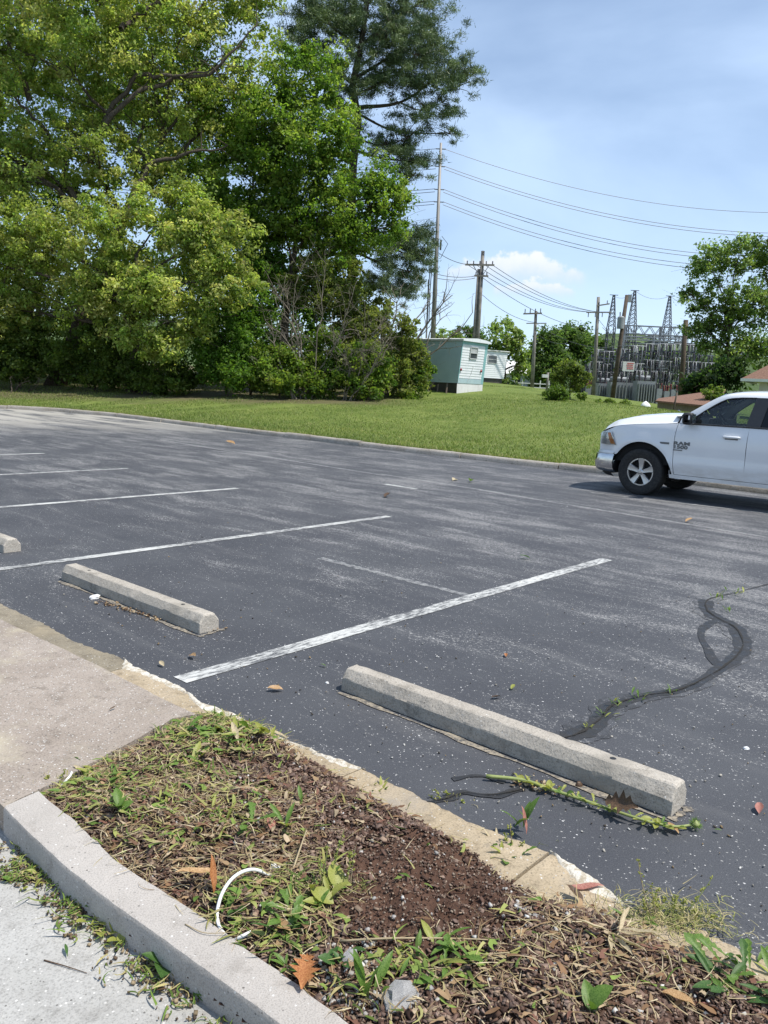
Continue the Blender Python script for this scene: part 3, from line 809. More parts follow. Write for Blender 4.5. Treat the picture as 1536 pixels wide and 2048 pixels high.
# wheel stops
def wheel_stop(pr, d, label):
    """pr: near bottom corner of the right end, d: unit direction to the left end"""
    L = 1.83; r = empty('wheel_stop', pr + d * L / 2 + Vector((-d.y, d.x, 0)) * 0); nb = Vector((-d.y, d.x, 0))
    nb = nb if nb.dot(U2) > 0 else -nb
    c = pr + d * L / 2 + nb * .085; r.location = c; r.rotation_euler = (0, 0, math.atan2(-d.y, -d.x))
    prof = [(-.082, 0), (-.081, .03), (-.079, .068), (-.075, .075), (-.044, .117), (-.036, .121), (.036, .121), (.044, .117), (.075, .075), (.079, .068), (.081, .03), (.082, 0)]
    flip = 1 if (Matrix.Rotation(r.rotation_euler.z, 3, 'Z') @ Vector((0, 1, 0))).dot(U2) > 0 else -1
    xs_ = [-L / 2, -L / 2 + .006, -L / 2 + .02] + list(np.linspace(-L / 2 + .06, L / 2 - .06, 44)) + [L / 2 - .02, L / 2 - .006, L / 2]
    rows = []
    for i, x in enumerate(xs_):
        k = .93 if i in (0, len(xs_) - 1) else .98 if i in (1, len(xs_) - 2) else 1
        rows.append([(x, y * k * flip + random.uniform(-.0014, .0014), .002 + z * k + (random.uniform(-.0014, .0014) if z > .01 else 0)) for y, z in prof])
    mb = MB().grid(rows); m_ = len(prof); nn = len(rows)
    mb.f.append(tuple(range(m_))); mb.f.append(tuple((nn - 1) * m_ + k for k in reversed(range(m_))))
    for i in range(len(mb.v)):                      # knocked corners
        if random.random() < .10 and mb.v[i][2] > .06: x, y, z = mb.v[i]; mb.v[i] = (x, y * .955, z - .004)
    mb.build('body', MATS['stop_concrete'], r, angle=14)
    for x in (-.62, .62):
        MB().revolve([(.0001, .1236), (.010, .1236), (.014, .1232), (.016, .119)], 10, c=(x, 0, 0)).build('anchor_hole', MATS['black_plastic'], r)
    tag(r, label, 'wheel stop', 'concrete wheel stops')
    return r
wheel_stop(gp(1340, 1637), (gp(680, 1381) - gp(1340, 1637)).normalized(), 'long concrete wheel stop nearest the planting bed, thistle stalk lying along it')
wheel_stop(gp(397, 1269), (gp(121, 1160) - gp(397, 1269)).normalized(), 'concrete wheel stop beside the sidewalk with white paper scrap at its foot')
wheel_stop(gp(6, 1107), (gp(121, 1160) - gp(397, 1269)).normalized(), 'concrete wheel stop cut off by the left edge, only its end showing')
# ================================================================== trees and shrubs
def branch_pts(p, q, sag=0.0, wob=.08, n=6):
    p = Vector(p); q = Vector(q); L = (q - p).length; out = []
    w1 = Vector((random.gauss(0, 1), random.gauss(0, 1), random.gauss(0, .6))) * wob * L
    for i in range(n + 1):
        t = i / n
        c = p.lerp(q, t) + w1 * math.sin(math.pi * t) * .6 + Vector((0, 0, sag * L * math.sin(math.pi * t)))
        if 0 < i < n: c += Vector((random.gauss(0, 1), random.gauss(0, 1), random.gauss(0, 1))) * wob * L * .12
        out.append(c)
    return out
def leaf_cloud(C, rad, per, size, cols, jitter=.22, flat=.75, up=.35, aspect=.62, hang=0.0):
    """C: clump centres (n,3), rad: clump radii; -> verts, faces, tint for leaf-sized folded faces"""
    n = len(C); tot = n * per
    ci = np.repeat(np.arange(n), per)
    d = rng.normal(0, 1, (tot, 3)); d /= np.linalg.norm(d, axis=1)[:, None]
    rr = rng.random(tot) ** .45
    P = C[ci] + d * (rr * rad[ci])[:, None] * np.array([1, 1, flat])
    N = d * .6 + rng.normal(0, .7, (tot, 3)); N[:, 2] += up; N /= np.linalg.norm(N, axis=1)[:, None]
    T = rng.normal(0, 1, (tot, 3)); T[:, 2] -= hang; T -= N * (T * N).sum(1)[:, None]; T /= np.linalg.norm(T, axis=1)[:, None]
    B = np.cross(N, T); s = size * rng.uniform(.6, 1.35, tot)[:, None]
    fold = N * s * .18
    V = np.stack([P - T * s * .5, P + B * s * aspect * .5 + fold, P + T * s * .55, P - B * s * aspect * .5 + fold], 1).reshape(-1, 3)
    i4 = np.arange(tot)[:, None] * 4
    F = i4 + np.array([[0, 1, 2, 3]])
    cols = np.array(cols); cc = cols[rng.integers(0, len(cols), n)] * rng.uniform(1 - jitter, 1 + jitter, (n, 1))
    tint = cc[ci] * rng.uniform(.8, 1.25, (tot, 1)) * (1 + rng.normal(0, .05, (tot, 3)))
    return V, F, np.clip(tint, 0.005, .9)
def sample_blob(c, r, n, shell=.55):
    d = rng.normal(0, 1, (n, 3)); d /= np.linalg.norm(d, axis=1)[:, None]
    k = (shell + (1 - shell) * rng.random(n)) * rng.random(n) ** .12
    f = rng.normal(0, 2.2, (4, 3)); ph = rng.uniform(0, 6.28, 4)                 # uneven outline
    k = k * (1 + .16 * np.sin(d @ f.T + ph).sum(1)) * np.where(rng.random(n) < .08, 1.22, 1)
    return np.array(c) + d * k[:, None] * np.array(r)
def blob_w(b, depth=.8):
    px, py, Y, rx, ry = b[:5]
    c = at(px, py, Y); return c, (rx * pxm(Y), (b[5] if len(b) > 5 else rx * pxm(Y) * depth), ry * pxm(Y))
def tree(name, label, base, blobs, cols, dens=1.0, per=60, size=.2, clump=.75, trunk_r=.25, mat='foliage', cat='tree', group=None,
         limbs=3, wood='bark', trunk_top=.6, sparse_wood=1.0, up=.35, hang=0.0, aspect=.62, jitter=.22, flat=.75, lean=None):
    base = Vector(base); root = empty(name, base)
    wb = MB(); cen = []; rads = []
    bw = [blob_w(b) for b in blobs]
    topc = max(bw, key=lambda b: b[0].z)[0]
    mid = sum((b[0] for b in bw), Vector()) / len(bw)
    tip = Vector((mid.x * .6 + topc.x * .4, mid.y * .7 + topc.y * .3, base.z + (topc.z - base.z) * trunk_top))
    if lean is not None: tip = Vector(lean)
    tp = branch_pts(base - Vector((0, 0, .25)), tip, 0, .035, 9)
    tr = [trunk_r * (1.35 if i == 0 else 1.1 if i == 1 else 1) * (1 - .72 * i / 9) for i in range(10)]
    wb.tube([p - base for p in tp], tr, 8)
    for c, r in bw:
        vol = r[0] * r[1] * r[2]
        n = max(5, int(dens * 9 * (r[0] * r[1] + r[0] * r[2] + r[1] * r[2]) / 3 / (clump * clump)))
        pts = sample_blob(c, r, n)
        cen.append(pts); rads.append(clump * rng.uniform(.35, 1.0, n) ** 1.0 * rng.choice([.7, 1.0, 1.45], n))
        # limb into the blob from the nearest sensible height of the trunk
        k = min(range(len(tp)), key=lambda i: abs(tp[i].z - (base.z + (c.z - base.z) * .72)) + .15 * (tp[i] - c).length)
        k = max(1, k); lb = branch_pts(tp[k], c, .05, .09, 7); r0 = max(.02, tr[k] * .62)
        wb.tube([p - base for p in lb], [r0 * (1 - .75 * i / 7) for i in range(8)], 6, False)
        for j in range(int(limbs * sparse_wood * 3)):
            q = Vector(pts[rng.integers(0, n)]); s = lb[random.randint(2, 7)]
            b2 = branch_pts(s, q, .04, .12, 5); r1 = r0 * random.uniform(.16, .36)
            wb.tube([p - base for p in b2], [r1 * (1 - .8 * i / 5) + .004 for i in range(6)], 5, False)
            for jj in range(2):
                q2 = q + Vector((random.gauss(0, 1), random.gauss(0, 1), random.gauss(0, .6))) * clump * .9
                b3 = branch_pts(b2[random.randint(2, 4)], q2, .02, .15, 4)
                wb.tube([p - base for p in b3], [r1 * .4 * (1 - .8 * i / 4) + .003 for i in range(5)], 4, False)
    wb.build('trunk', MATS[wood], root, smooth=True)
    if per:
        C = np.concatenate(cen); Rr = np.concatenate(rads)
        V, F, T = leaf_cloud(C, Rr, per, size, cols, jitter, flat, up, aspect, hang)
        link('crown', np_mesh('crown', V - np.array(base), F, MATS[mat], T), root)
    return tag(root, label, cat, group)
def gy(px, Y):         # ground point under a photograph column at a depth
    p = at(px, 780, Y); return ground(p.x, Y)
OAK = [(.28, .335, .08), (.34, .38, .105), (.23, .295, .07), (.39, .405, .14), (.19, .265, .06)]
OAKD = [(.13, .16, .028), (.17, .18, .034), (.10, .14, .024), (.20, .20, .045)]
MAPLE = [(.125, .205, .028), (.165, .245, .036), (.09, .165, .024), (.205, .28, .048)]
SHRUB = [(.11, .18, .026), (.145, .22, .034), (.08, .145, .024), (.18, .235, .045)]
oak1 = tree('oak_tree', 'tall spreading oak with yellow green spring leaves filling the upper left', gy(110, 42.5),
     [(70, 110, 42, 190, 120), (300, 60, 43, 160, 100), (-150, 250, 42, 190, 200), (170, 300, 41.5, 130, 90), (450, 110, 44.5, 105, 120), (440, 215, 44.5, 75, 70), (60, -130, 42, 330, 140), (300, 210, 43.5, 130, 70), (30, 330, 41.5, 110, 80), (480, -60, 45, 120, 110), (330, 340, 43, 80, 60)],
     OAK, dens=1.0, per=84, size=.175, clump=.85, trunk_r=.5, limbs=3, jitter=.28, hang=.35)
for pts_ in ([(180, 330, 42), (240, 215, 41), (330, 165, 41.4), (410, 148, 41), (470, 100, 41), (510, 50, 41.3)], [(200, 260, 42), (270, 160, 41.6), (340, 152, 41.1), (430, 142, 41)], [(60, 200, 41.5), (20, 70, 41.4), (70, 20, 41), (130, -30, 41)], [(150, 400, 41.5), (110, 290, 41.6), (60, 230, 41.1), (0, 170, 41)], [(260, 420, 41), (300, 330, 41.5), (380, 310, 41.1), (450, 290, 41.4)], [(240, 60, 41), (290, 20, 41.3), (360, -20, 41)]):
    P_ = [p + Vector((random.gauss(0, .07), random.gauss(0, .1), random.gauss(0, .07))) for p in smooth_line([at(*q_) for q_ in pts_], 14)]; b_ = Vector(oak1.location)
    mb = MB().tube([p - b_ for p in P_], [.13 * (1 - .8 * i / 13) + .01 for i in range(14)], 7, False)
    for k_ in range(7):
        s_ = P_[random.randint(4, 13)]; e_ = s_ + Vector((random.gauss(.3, .8), random.gauss(0, .5), random.gauss(.3, .7)))
        mb.tube([p - b_ for p in branch_pts(s_, e_, .05, .12, 5)], [.035, .03, .024, .018, .012, .006], 5, False)
    mb.build('bough', MATS['bark'], oak1, smooth=True)
tree('oak_tree', 'lower oak with yellow tipped leafy boughs hanging over the grass edge', gy(265, 40),
     [(405, 480, 38.5, 110, 75), (440, 560, 38, 75, 60), (320, 590, 38, 95, 70), (300, 690, 37.6, 70, 48), (165, 470, 39.5, 130, 80), (40, 480, 39.5, 100, 80), (-90, 520, 39.5, 120, 120), (340, 420, 39.5, 90, 60), (210, 590, 39, 100, 70), (30, 620, 39.5, 90, 60), (380, 650, 38, 50, 40)],
     OAK, dens=1.35, per=80, size=.165, clump=.7, trunk_r=.3, limbs=2, jitter=.3, hang=.4, trunk_top=.75)
tree('maple_tree', 'bright green maple with dense rounded crown left of the pine', gy(545, 43.5),
     [(600, 165, 43, 85, 72), (530, 250, 43, 95, 80), (655, 275, 42.6, 75, 85), (590, 330, 42.6, 110, 90), (480, 330, 43.5, 90, 90), (700, 415, 42.5, 105, 60), (770, 385, 42.5, 52, 52), (560, 445, 43, 110, 60), (460, 440, 43.5, 80, 60), (660, 480, 43, 90, 40), (790, 450, 42.5, 30, 26), (420, 210, 44, 40, 50)],
     MAPLE, dens=1.4, per=74, size=.17, clump=.72, trunk_r=.3, limbs=3, jitter=.25, hang=.3)
# ---- pine with long drooping boughs
def pine():
    base = gy(700, 50); root = empty('pine_tree', base); wb = MB(); Y = 50
    tpx = [(712, 800), (705, 600), (702, 450), (706, 330), (716, 240), (705, 170), (722, 90), (735, 0), (740, -90), (742, -170)]
    tp = [at(x, y, Y) for x, y in tpx]; tp[0] = base - Vector((0, 0, .3))
    tr = [.33, .28, .26, .24, .22, .20, .17, .13, .09, .04]
    wb.tube([p - base for p in tp], tr, 9)
    B = [  # start on trunk (px), via, tip, depth offset
        ((716, 215), (800, 205), (868, 160), 0, .12), ((712, 225), (790, 262), (900, 268), 1, .08), ((868, 175), (905, 180), (935, 150), .5, .05),
        ((708, 300), (770, 318), (850, 322), -.6, .09), ((770, 318), (800, 345), (826, 352), -1, .04), ((708, 275), (760, 290), (815, 278), -.5, .07),
        ((705, 160), (770, 120), (850, 70), 1, .11), ((707, 170), (640, 110), (575, 60), .5, .11), ((706, 185), (650, 140), (600, 135), -1, .08),
        ((722, 90), (790, 40), (840, 5), 0, .1), ((724, 100), (660, 50), (620, 10), -.8, .1), ((735, 10), (770, -40), (820, -60), 0, .08), ((735, 10), (690, -40), (650, -60), 0, .08),
        ((710, 140), (760, 100), (780, 50), -2, .09), ((712, 190), (790, 150), (830, 110), -1.5, .08), ((800, 205), (840, 220), (885, 205), 1, .05), ((790, 262), (800, 290), (810, 300), .5, .035),
        ((703, 470), (780, 480), (856, 470), 0, .1), ((703, 500), (770, 530), (830, 545), .5, .09), ((704, 520), (760, 575), (815, 590), 1, .07), ((703, 450), (790, 500), (845, 512), -.6, .07), ((704, 560), (730, 580), (770, 560), -1, .06),
        ((715, 240), (690, 215), (665, 200), -1, .06)]
    cen = []; rad = []
    for s, v, t, dz, r in B:
        P_ = smooth_line([at(s[0], s[1], Y), at(v[0], v[1], Y + dz * .6), at(t[0], t[1], Y + dz)], 9)
        wb.tube([p - base for p in P_], [r * (1 - .75 * i / 8) for i in range(9)], 6, False)
        for i in range(4, 9):
            for _ in range(3 if i < 7 else 5):
                q = P_[i] + Vector((random.gauss(0, .55), random.gauss(0, .9), random.gauss(.12, .28)))
                wb.tube([p - base for p in branch_pts(P_[i], q, .06, .12, 3)], [.03, .022, .014, .006], 4, False)
                cen.append(q); rad.append(random.uniform(.28, .5))
    for (px, py, rx, ry, n) in ((715, 30, 130, 42, 70), (830, 40, 48, 45, 34), (862, 105, 44, 30, 26), (895, 150, 46, 26, 30), (800, 120, 60, 32, 32), (770, 60, 60, 40, 34), (640, 40, 60, 40, 34), (740, -60, 110, 60, 60), (760, 155, 45, 26, 20), (640, 110, 40, 20, 12), (830, 165, 50, 16, 16), (735, 175, 28, 26, 14), (700, 60, 60, 45, 24), (690, 130, 46, 30, 14), (600, 70, 40, 34, 16), (720, 250, 22, 30, 8), (680, 170, 34, 30, 9),
                               (835, 318, 26, 12, 9), (775, 300, 30, 10, 9), (835, 475, 34, 22, 16), (800, 505, 40, 26, 18), (845, 520, 24, 22, 12), (815, 575, 28, 22, 14), (770, 555, 36, 26, 14), (745, 490, 30, 26, 10), (870, 220, 40, 8, 9), (850, 235, 34, 7, 7)):
        for _ in range(int(n * 1.7)):
            d = Vector((random.gauss(0, .55), random.gauss(0, .55)))
            c = at(px + d.x * rx * 1.1, py + d.y * ry * 1.1, Y + random.gauss(0, 1.6)); cen.append(c); rad.append(random.uniform(.32, .6))
    wb.build('trunk', MATS['bark'], root, smooth=True)
    C = np.array([tuple(c) for c in cen]); Rr = np.array(rad); per = 105; n = len(C); tot = n * per; ci = np.repeat(np.arange(n), per)
    d = rng.normal(0, 1, (tot, 3)); d[:, 2] += .35; d /= np.linalg.norm(d, axis=1)[:, None]
    Pn = C[ci] + rng.normal(0, .30, (tot, 3)) * Rr[ci][:, None] * np.array([1.3, 1.3, .7]); L = rng.uniform(.16, .30, tot)[:, None]
    sd = np.cross(d, rng.normal(0, 1, (tot, 3))); sd /= np.linalg.norm(sd, axis=1)[:, None]; sd *= .019
    V = np.stack([Pn - sd, Pn + sd, Pn + d * L], 1).reshape(-1, 3); F = np.arange(tot)[:, None] * 3 + np.array([[0, 1, 2]])
    cols = np.array([(.075, .115, .05), (.10, .145, .06), (.125, .17, .068), (.06, .095, .045)])
    T = (cols[rng.integers(0, 4, n)] * rng.uniform(.8, 1.25, (n, 1)))[ci] * rng.uniform(.8, 1.25, (tot, 1))
    link('crown', np_mesh('crown', V - np.array(base), F, MATS['needles'], T), root)
    tag(root, 'tall dark pine with open crooked boughs rising above the maple', 'tree')
pine()
# ---- understory shrubs along the wood's edge
US = [(-160, 640, 41, 120, 110, 'dark leafy shrub at the far left edge of the wood', 0), (40, 690, 40.5, 110, 75, 'shady shrub beneath the tall oak near the left edge', 0), (190, 705, 40, 90, 70, 'shaded green shrub beneath the lower oak boughs', 0),
      (330, 745, 39.2, 80, 42, 'low dark shrub on the grass edge under the yellow boughs', 0), (455, 700, 39.2, 70, 85, 'glossy green shrub right of the yellow oak boughs', 1), (500, 610, 40.5, 55, 60, 'upright shrub between the yellow oak and the dead brush', 1),
      (560, 730, 39.5, 70, 62, 'low spreading green bush under the maple beside dead brush', 2), (650, 720, 40.5, 60, 75, 'leafy bush in the middle of the tangled brush', 2), (630, 560, 42, 60, 60, 'yellow green sapling rising through the grey dead twigs', 3),
      (735, 735, 40.5, 62, 60, 'bright green bramble bush at the wood edge right of the brush', 2), (800, 700, 42.5, 55, 85, 'tall olive bush next to the teal trailer', 3), (835, 740, 43.0, 30, 50, 'narrow ivy covered bush touching the trailer wall', 2), (720, 620, 43, 60, 60, 'thin leafed bush behind the dead twigs below the pine', 3), (520, 520, 43, 60, 50, 'shadowed sapling below the maple crown', 1), (815, 793, 41.8, 16, 9, 'small bright lime plant in the grass before the bushes', 4)]
PAL = [[(.075, .12, .022), (.10, .15, .028), (.13, .18, .036)], [(.08, .16, .022), (.12, .21, .032), (.10, .185, .026)], SHRUB, [(.14, .175, .042), (.18, .21, .05), (.12, .155, .038)], [(.16, .25, .03), (.2, .28, .04)]]
for px, py, Y, rx, ry, lab, pal in US:
    b = gy(px, Y)
    lo = (rx * .75, ry * .6)
    if pal == 4: bl = [(px, py, Y, rx, ry)]
    else: bl = [(px, py - ry * .15, Y, rx * .8, ry * .75), (px - rx * .5, py + ry * .35, Y - .3, lo[0] * .7, lo[1] * .8), (px + rx * .5, py + ry * .3, Y + .3, lo[0] * .7, lo[1] * .8), (px + random.uniform(-.3, .3) * rx, py + ry * .6, Y - .6, lo[0], ry * .4)]
    tree('shrub', lab, b, bl, PAL[pal], dens=1.45 if pal != 3 else 1.05, per=54, size=.15 if pal != 4 else .12, clump=.48 if pal != 4 else .16, trunk_r=.07 if pal != 4 else .02, cat='shrub', group='shrubs along the edge of the wood', limbs=2, jitter=.28, trunk_top=.7)
# ---- the wood goes on behind: trees that close the gaps
for lab, px, Y, bl, pal in (('tall woodland tree filling the gaps behind the spreading oak', 60, 55, [(60, 200, 55, 150, 110), (250, 170, 55, 120, 100), (-120, 120, 55, 140, 140), (350, 290, 55, 90, 90), (150, 20, 55, 150, 100), (60, 380, 54, 130, 80)], 2), ('shaded woodland tree behind the far left shrubs', -60, 53, [(-150, 520, 53, 130, 130), (-40, 640, 52, 110, 90), (40, 560, 53, 90, 90)], 0), ('shaded woodland tree behind the lower oak', 190, 54, [(130, 600, 54, 110, 100), (250, 560, 54, 100, 100), (200, 690, 52, 110, 70)], 0),
        ('shaded woodland tree between oak and maple trunks', 420, 54, [(380, 600, 54, 90, 110), (470, 500, 54, 70, 90), (440, 690, 52, 90, 70), (400, 380, 55, 60, 80)], 1), ('shaded woodland tree behind the dead brush and maple trunk', 610, 49, [(560, 570, 49, 70, 70), (640, 600, 49, 80, 70), (590, 680, 47, 100, 60), (660, 520, 49, 60, 50)], 1),
        ('dull green woodland tree below the pine boughs', 740, 48, [(730, 640, 48, 60, 60), (690, 560, 48, 45, 60), (770, 690, 47, 60, 50), (700, 700, 47, 60, 50)], 3)):
    tree('woodland_tree', lab, gy(px, Y), bl, PAL[pal], dens=1.0, per=52, size=.22, clump=.85, trunk_r=.2, limbs=2, jitter=.28, group='woodland trees behind the front row')
# ---- dead brush and bare branches
def bare(name, label, base, tips, r0, twig=10, wood='grey_twig', spread=1.0, cat='dead bush', droop=0.0):
    base = Vector(base); root = empty(name, base); mb = MB()
    for t in tips:
        pts = branch_pts(base + Vector((random.gauss(0, .2), random.gauss(0, .2), -.1)), t, .06, .1, 8)
        rr = r0 * random.uniform(.7, 1.1)
        mb.tube([p - base for p in pts], [rr * (1 - .85 * i / 8) + .006 for i in range(9)], 6, False)
        L = (Vector(t) - base).length
        for k in range(twig):
            s = pts[random.randint(3, 8)]; d = (pts[-1] - pts[3]).normalized()
            q = s + (d + Vector((random.gauss(0, .6), random.gauss(0, .6), random.gauss(.1 - droop, .45))) * spread).normalized() * L * random.uniform(.14, .32)
            b2 = branch_pts(s, q, .05, .1, 5); mb.tube([p - base for p in b2], [rr * .28 * (1 - .8 * i / 5) + .004 for i in range(6)], 4, False)
            for kk in range(4):
                q2 = b2[random.randint(2, 5)]; e = q2 + Vector((random.gauss(0, .5), random.gauss(0, .5), random.gauss(.1, .4))) * L * .13
                mb.tube([p - base for p in branch_pts(q2, e, 0, .12, 3)], [.009, .007, .005, .003], 3, False)
    mb.build('branches', MATS[wood], root, smooth=True)
    return tag(root, label, cat)
bare('bare_tree', 'leafless grey sapling with fanning twigs leaning over the trailer roof', gy(775, 43.5), [at(945, 625, 44), at(905, 590, 43.5), at(880, 640, 43), at(860, 600, 44.5), at(800, 590, 43), at(780, 610, 44)], .09, 10, cat='tree')
bare('dead_brush', 'tangle of bare grey twigs in front of the maple trunk', gy(620, 39.8), [at(540, 560, 40), at(575, 600, 39.5), at(650, 550, 40), at(705, 590, 39.8), at(745, 690, 39.2), at(690, 660, 39.4), at(530, 640, 39.6), at(600, 540, 40.5)], .05, 13, spread=1.3)
bare('dead_brush', 'broken grey branch bending down at the front of the brush', gy(590, 39.2), [at(510, 725, 38.6), at(545, 660, 38.9), at(560, 590, 39)], .06, 5)
bare('dead_brush', 'fine dry twigs spreading before the bramble near the trailer', gy(700, 39.8), [at(760, 660, 39.6), at(800, 640, 40), at(730, 640, 39.6), at(670, 690, 39.5), at(780, 690, 39.7)], .035, 14, spread=1.2)
bare('dead_brush', 'few dead sticks lying under the oak at the left edge', gy(30, 38.5), [at(60, 762, 38), at(20, 755, 38.3), at(75, 772, 37.9)], .04, 3, 'bark')
b = gy(300, 38.2); bare('pale_branch', 'pale broken branch sticking out of the yellow oak boughs', at(350, 640, 38), [at(289, 655, 37), at(325, 648, 37)], .03, 2, cat='branch')
# ---- trees farther back
LIGHT = [(.18, .25, .065), (.22, .29, .085), (.15, .215, .06)]
DARK = [(.075, .135, .035), (.095, .16, .042), (.12, .185, .05)]
BGT = [('pale green spring tree behind the second trailer', 1008, 80, [(1010, 668, 80, 38, 34), (1030, 700, 80, 30, 30), (985, 705, 80, 26, 30), (1045, 730, 80, 20, 30)], LIGHT, .8),
       ('dark rounded tree just right of the twin pole', 940, 95, [(935, 675, 95, 30, 22), (950, 700, 95, 34, 30), (915, 695, 95, 24, 22)], DARK, 1.0),
       ('bright low tree between the tall pole and twin pole', 895, 90, [(895, 680, 90, 28, 18), (880, 700, 90, 22, 20)], LIGHT, .9),
       ('broad dark green tree behind the lone slim pole', 1100, 88, [(1095, 690, 88, 44, 42), (1130, 680, 90, 40, 34), (1080, 730, 88, 36, 36), (1120, 735, 88, 40, 34), (1160, 700, 90, 30, 30)], DARK, 1.1),
       ('leafy tree behind the wooden pole left of the substation', 1190, 105, [(1175, 690, 105, 34, 30), (1205, 710, 105, 30, 30), (1150, 665, 105, 26, 20), (1220, 740, 105, 24, 30)], DARK, 1.1),
       ('distant tree clump behind the substation steelwork', 1300, 130, [(1280, 720, 130, 40, 18), (1330, 720, 130, 40, 18), (1250, 730, 130, 28, 22)], DARK, 1.1),
       ('distant tree clump behind the right end of the substation', 1400, 130, [(1390, 730, 130, 36, 18), (1430, 735, 130, 34, 22)], DARK, 1.1),
       ('dark evergreen thicket at the foot of the right hand tree', 1405, 62, [(1400, 770, 62, 26, 24), (1430, 755, 62, 30, 30), (1470, 745, 62, 30, 36), (1380, 785, 62, 14, 14)], [(.03, .06, .018), (.045, .08, .022)], 1.0)]
for lab, px, Y, bl, cols, dn in BGT:
    bl = bl + [(bl[0][0] + dx_, 770 if Y < 100 else 775, Y, 20, 22) for dx_ in (-14, 14)]
    tree('background_tree', lab, gy(px, Y), bl, cols, dens=dn * 1.3, per=46, size=.34, clump=.95, trunk_r=.28, limbs=1, jitter=.25)
tree('large_tree', 'large open green tree at the right edge behind the truck', gy(1450, 66),
     [(1420, 530, 66, 45, 42), (1480, 510, 66, 52, 36), (1545, 520, 66, 55, 45), (1400, 600, 66, 36, 26), (1440, 640, 66, 46, 40), (1500, 600, 65, 60, 40), (1570, 620, 66, 60, 70), (1390, 660, 66, 26, 20), (1480, 690, 65, 56, 36), (1540, 690, 65, 50, 50), (1400, 690, 66, 22, 20), (1375, 585, 66, 12, 9)],
     [(.13, .20, .055), (.165, .235, .065), (.10, .165, .045), (.19, .26, .08)], dens=1.25, per=52, size=.23, clump=.85, trunk_r=.4, limbs=4, jitter=.25, trunk_top=.5)
tree('round_bush', 'trimmed round dark green bush alone on the lawn', gy(1114, 46), [(1112, 788, 46, 24, 15), (1124, 792, 46, 16, 12), (1100, 792, 46, 14, 11)], [(.055, .105, .018), (.09, .15, .025), (.11, .17, .03)], dens=1.5, per=44, size=.10, clump=.22, trunk_r=.05, cat='bush', limbs=1)
tree('small_tree', 'small bushy olive green tree behind the round lawn bush', gy(1140, 50), [(1140, 740, 50, 34, 22), (1120, 752, 50, 22, 18), (1160, 755, 50, 22, 20), (1150, 772, 50, 22, 14)], [(.09, .13, .03), (.12, .16, .035), (.14, .18, .04)], dens=.9, per=40, size=.14, clump=.36, trunk_r=.09, limbs=2)
for px, py, Y, r, lab in ((1160, 792, 47, 10, 'scrubby weed clump just right of the round bush'), (1196, 806, 50, 9, 'scruffy weed clump at the foot of the wooden pole'), (1218, 804, 52, 9, 'straggly weed clump at the foot of the leaning pole'), (1250, 808, 48, 12, 'low green weeds before the pale cabinets'), (1425, 788, 43, 20, 'light green hedge top showing above the truck windscreen')):
    tree('weed_clump' if r < 18 else 'hedge', lab, gy(px, Y), [(px, py, Y, r, r * .7), (px + r * .6, py + 3, Y, r * .6, r * .5)], [(.12, .18, .035), (.16, .22, .05)], dens=1.2, per=36, size=.11, clump=.2, trunk_r=.02, cat='weeds' if r < 18 else 'hedge', limbs=1)
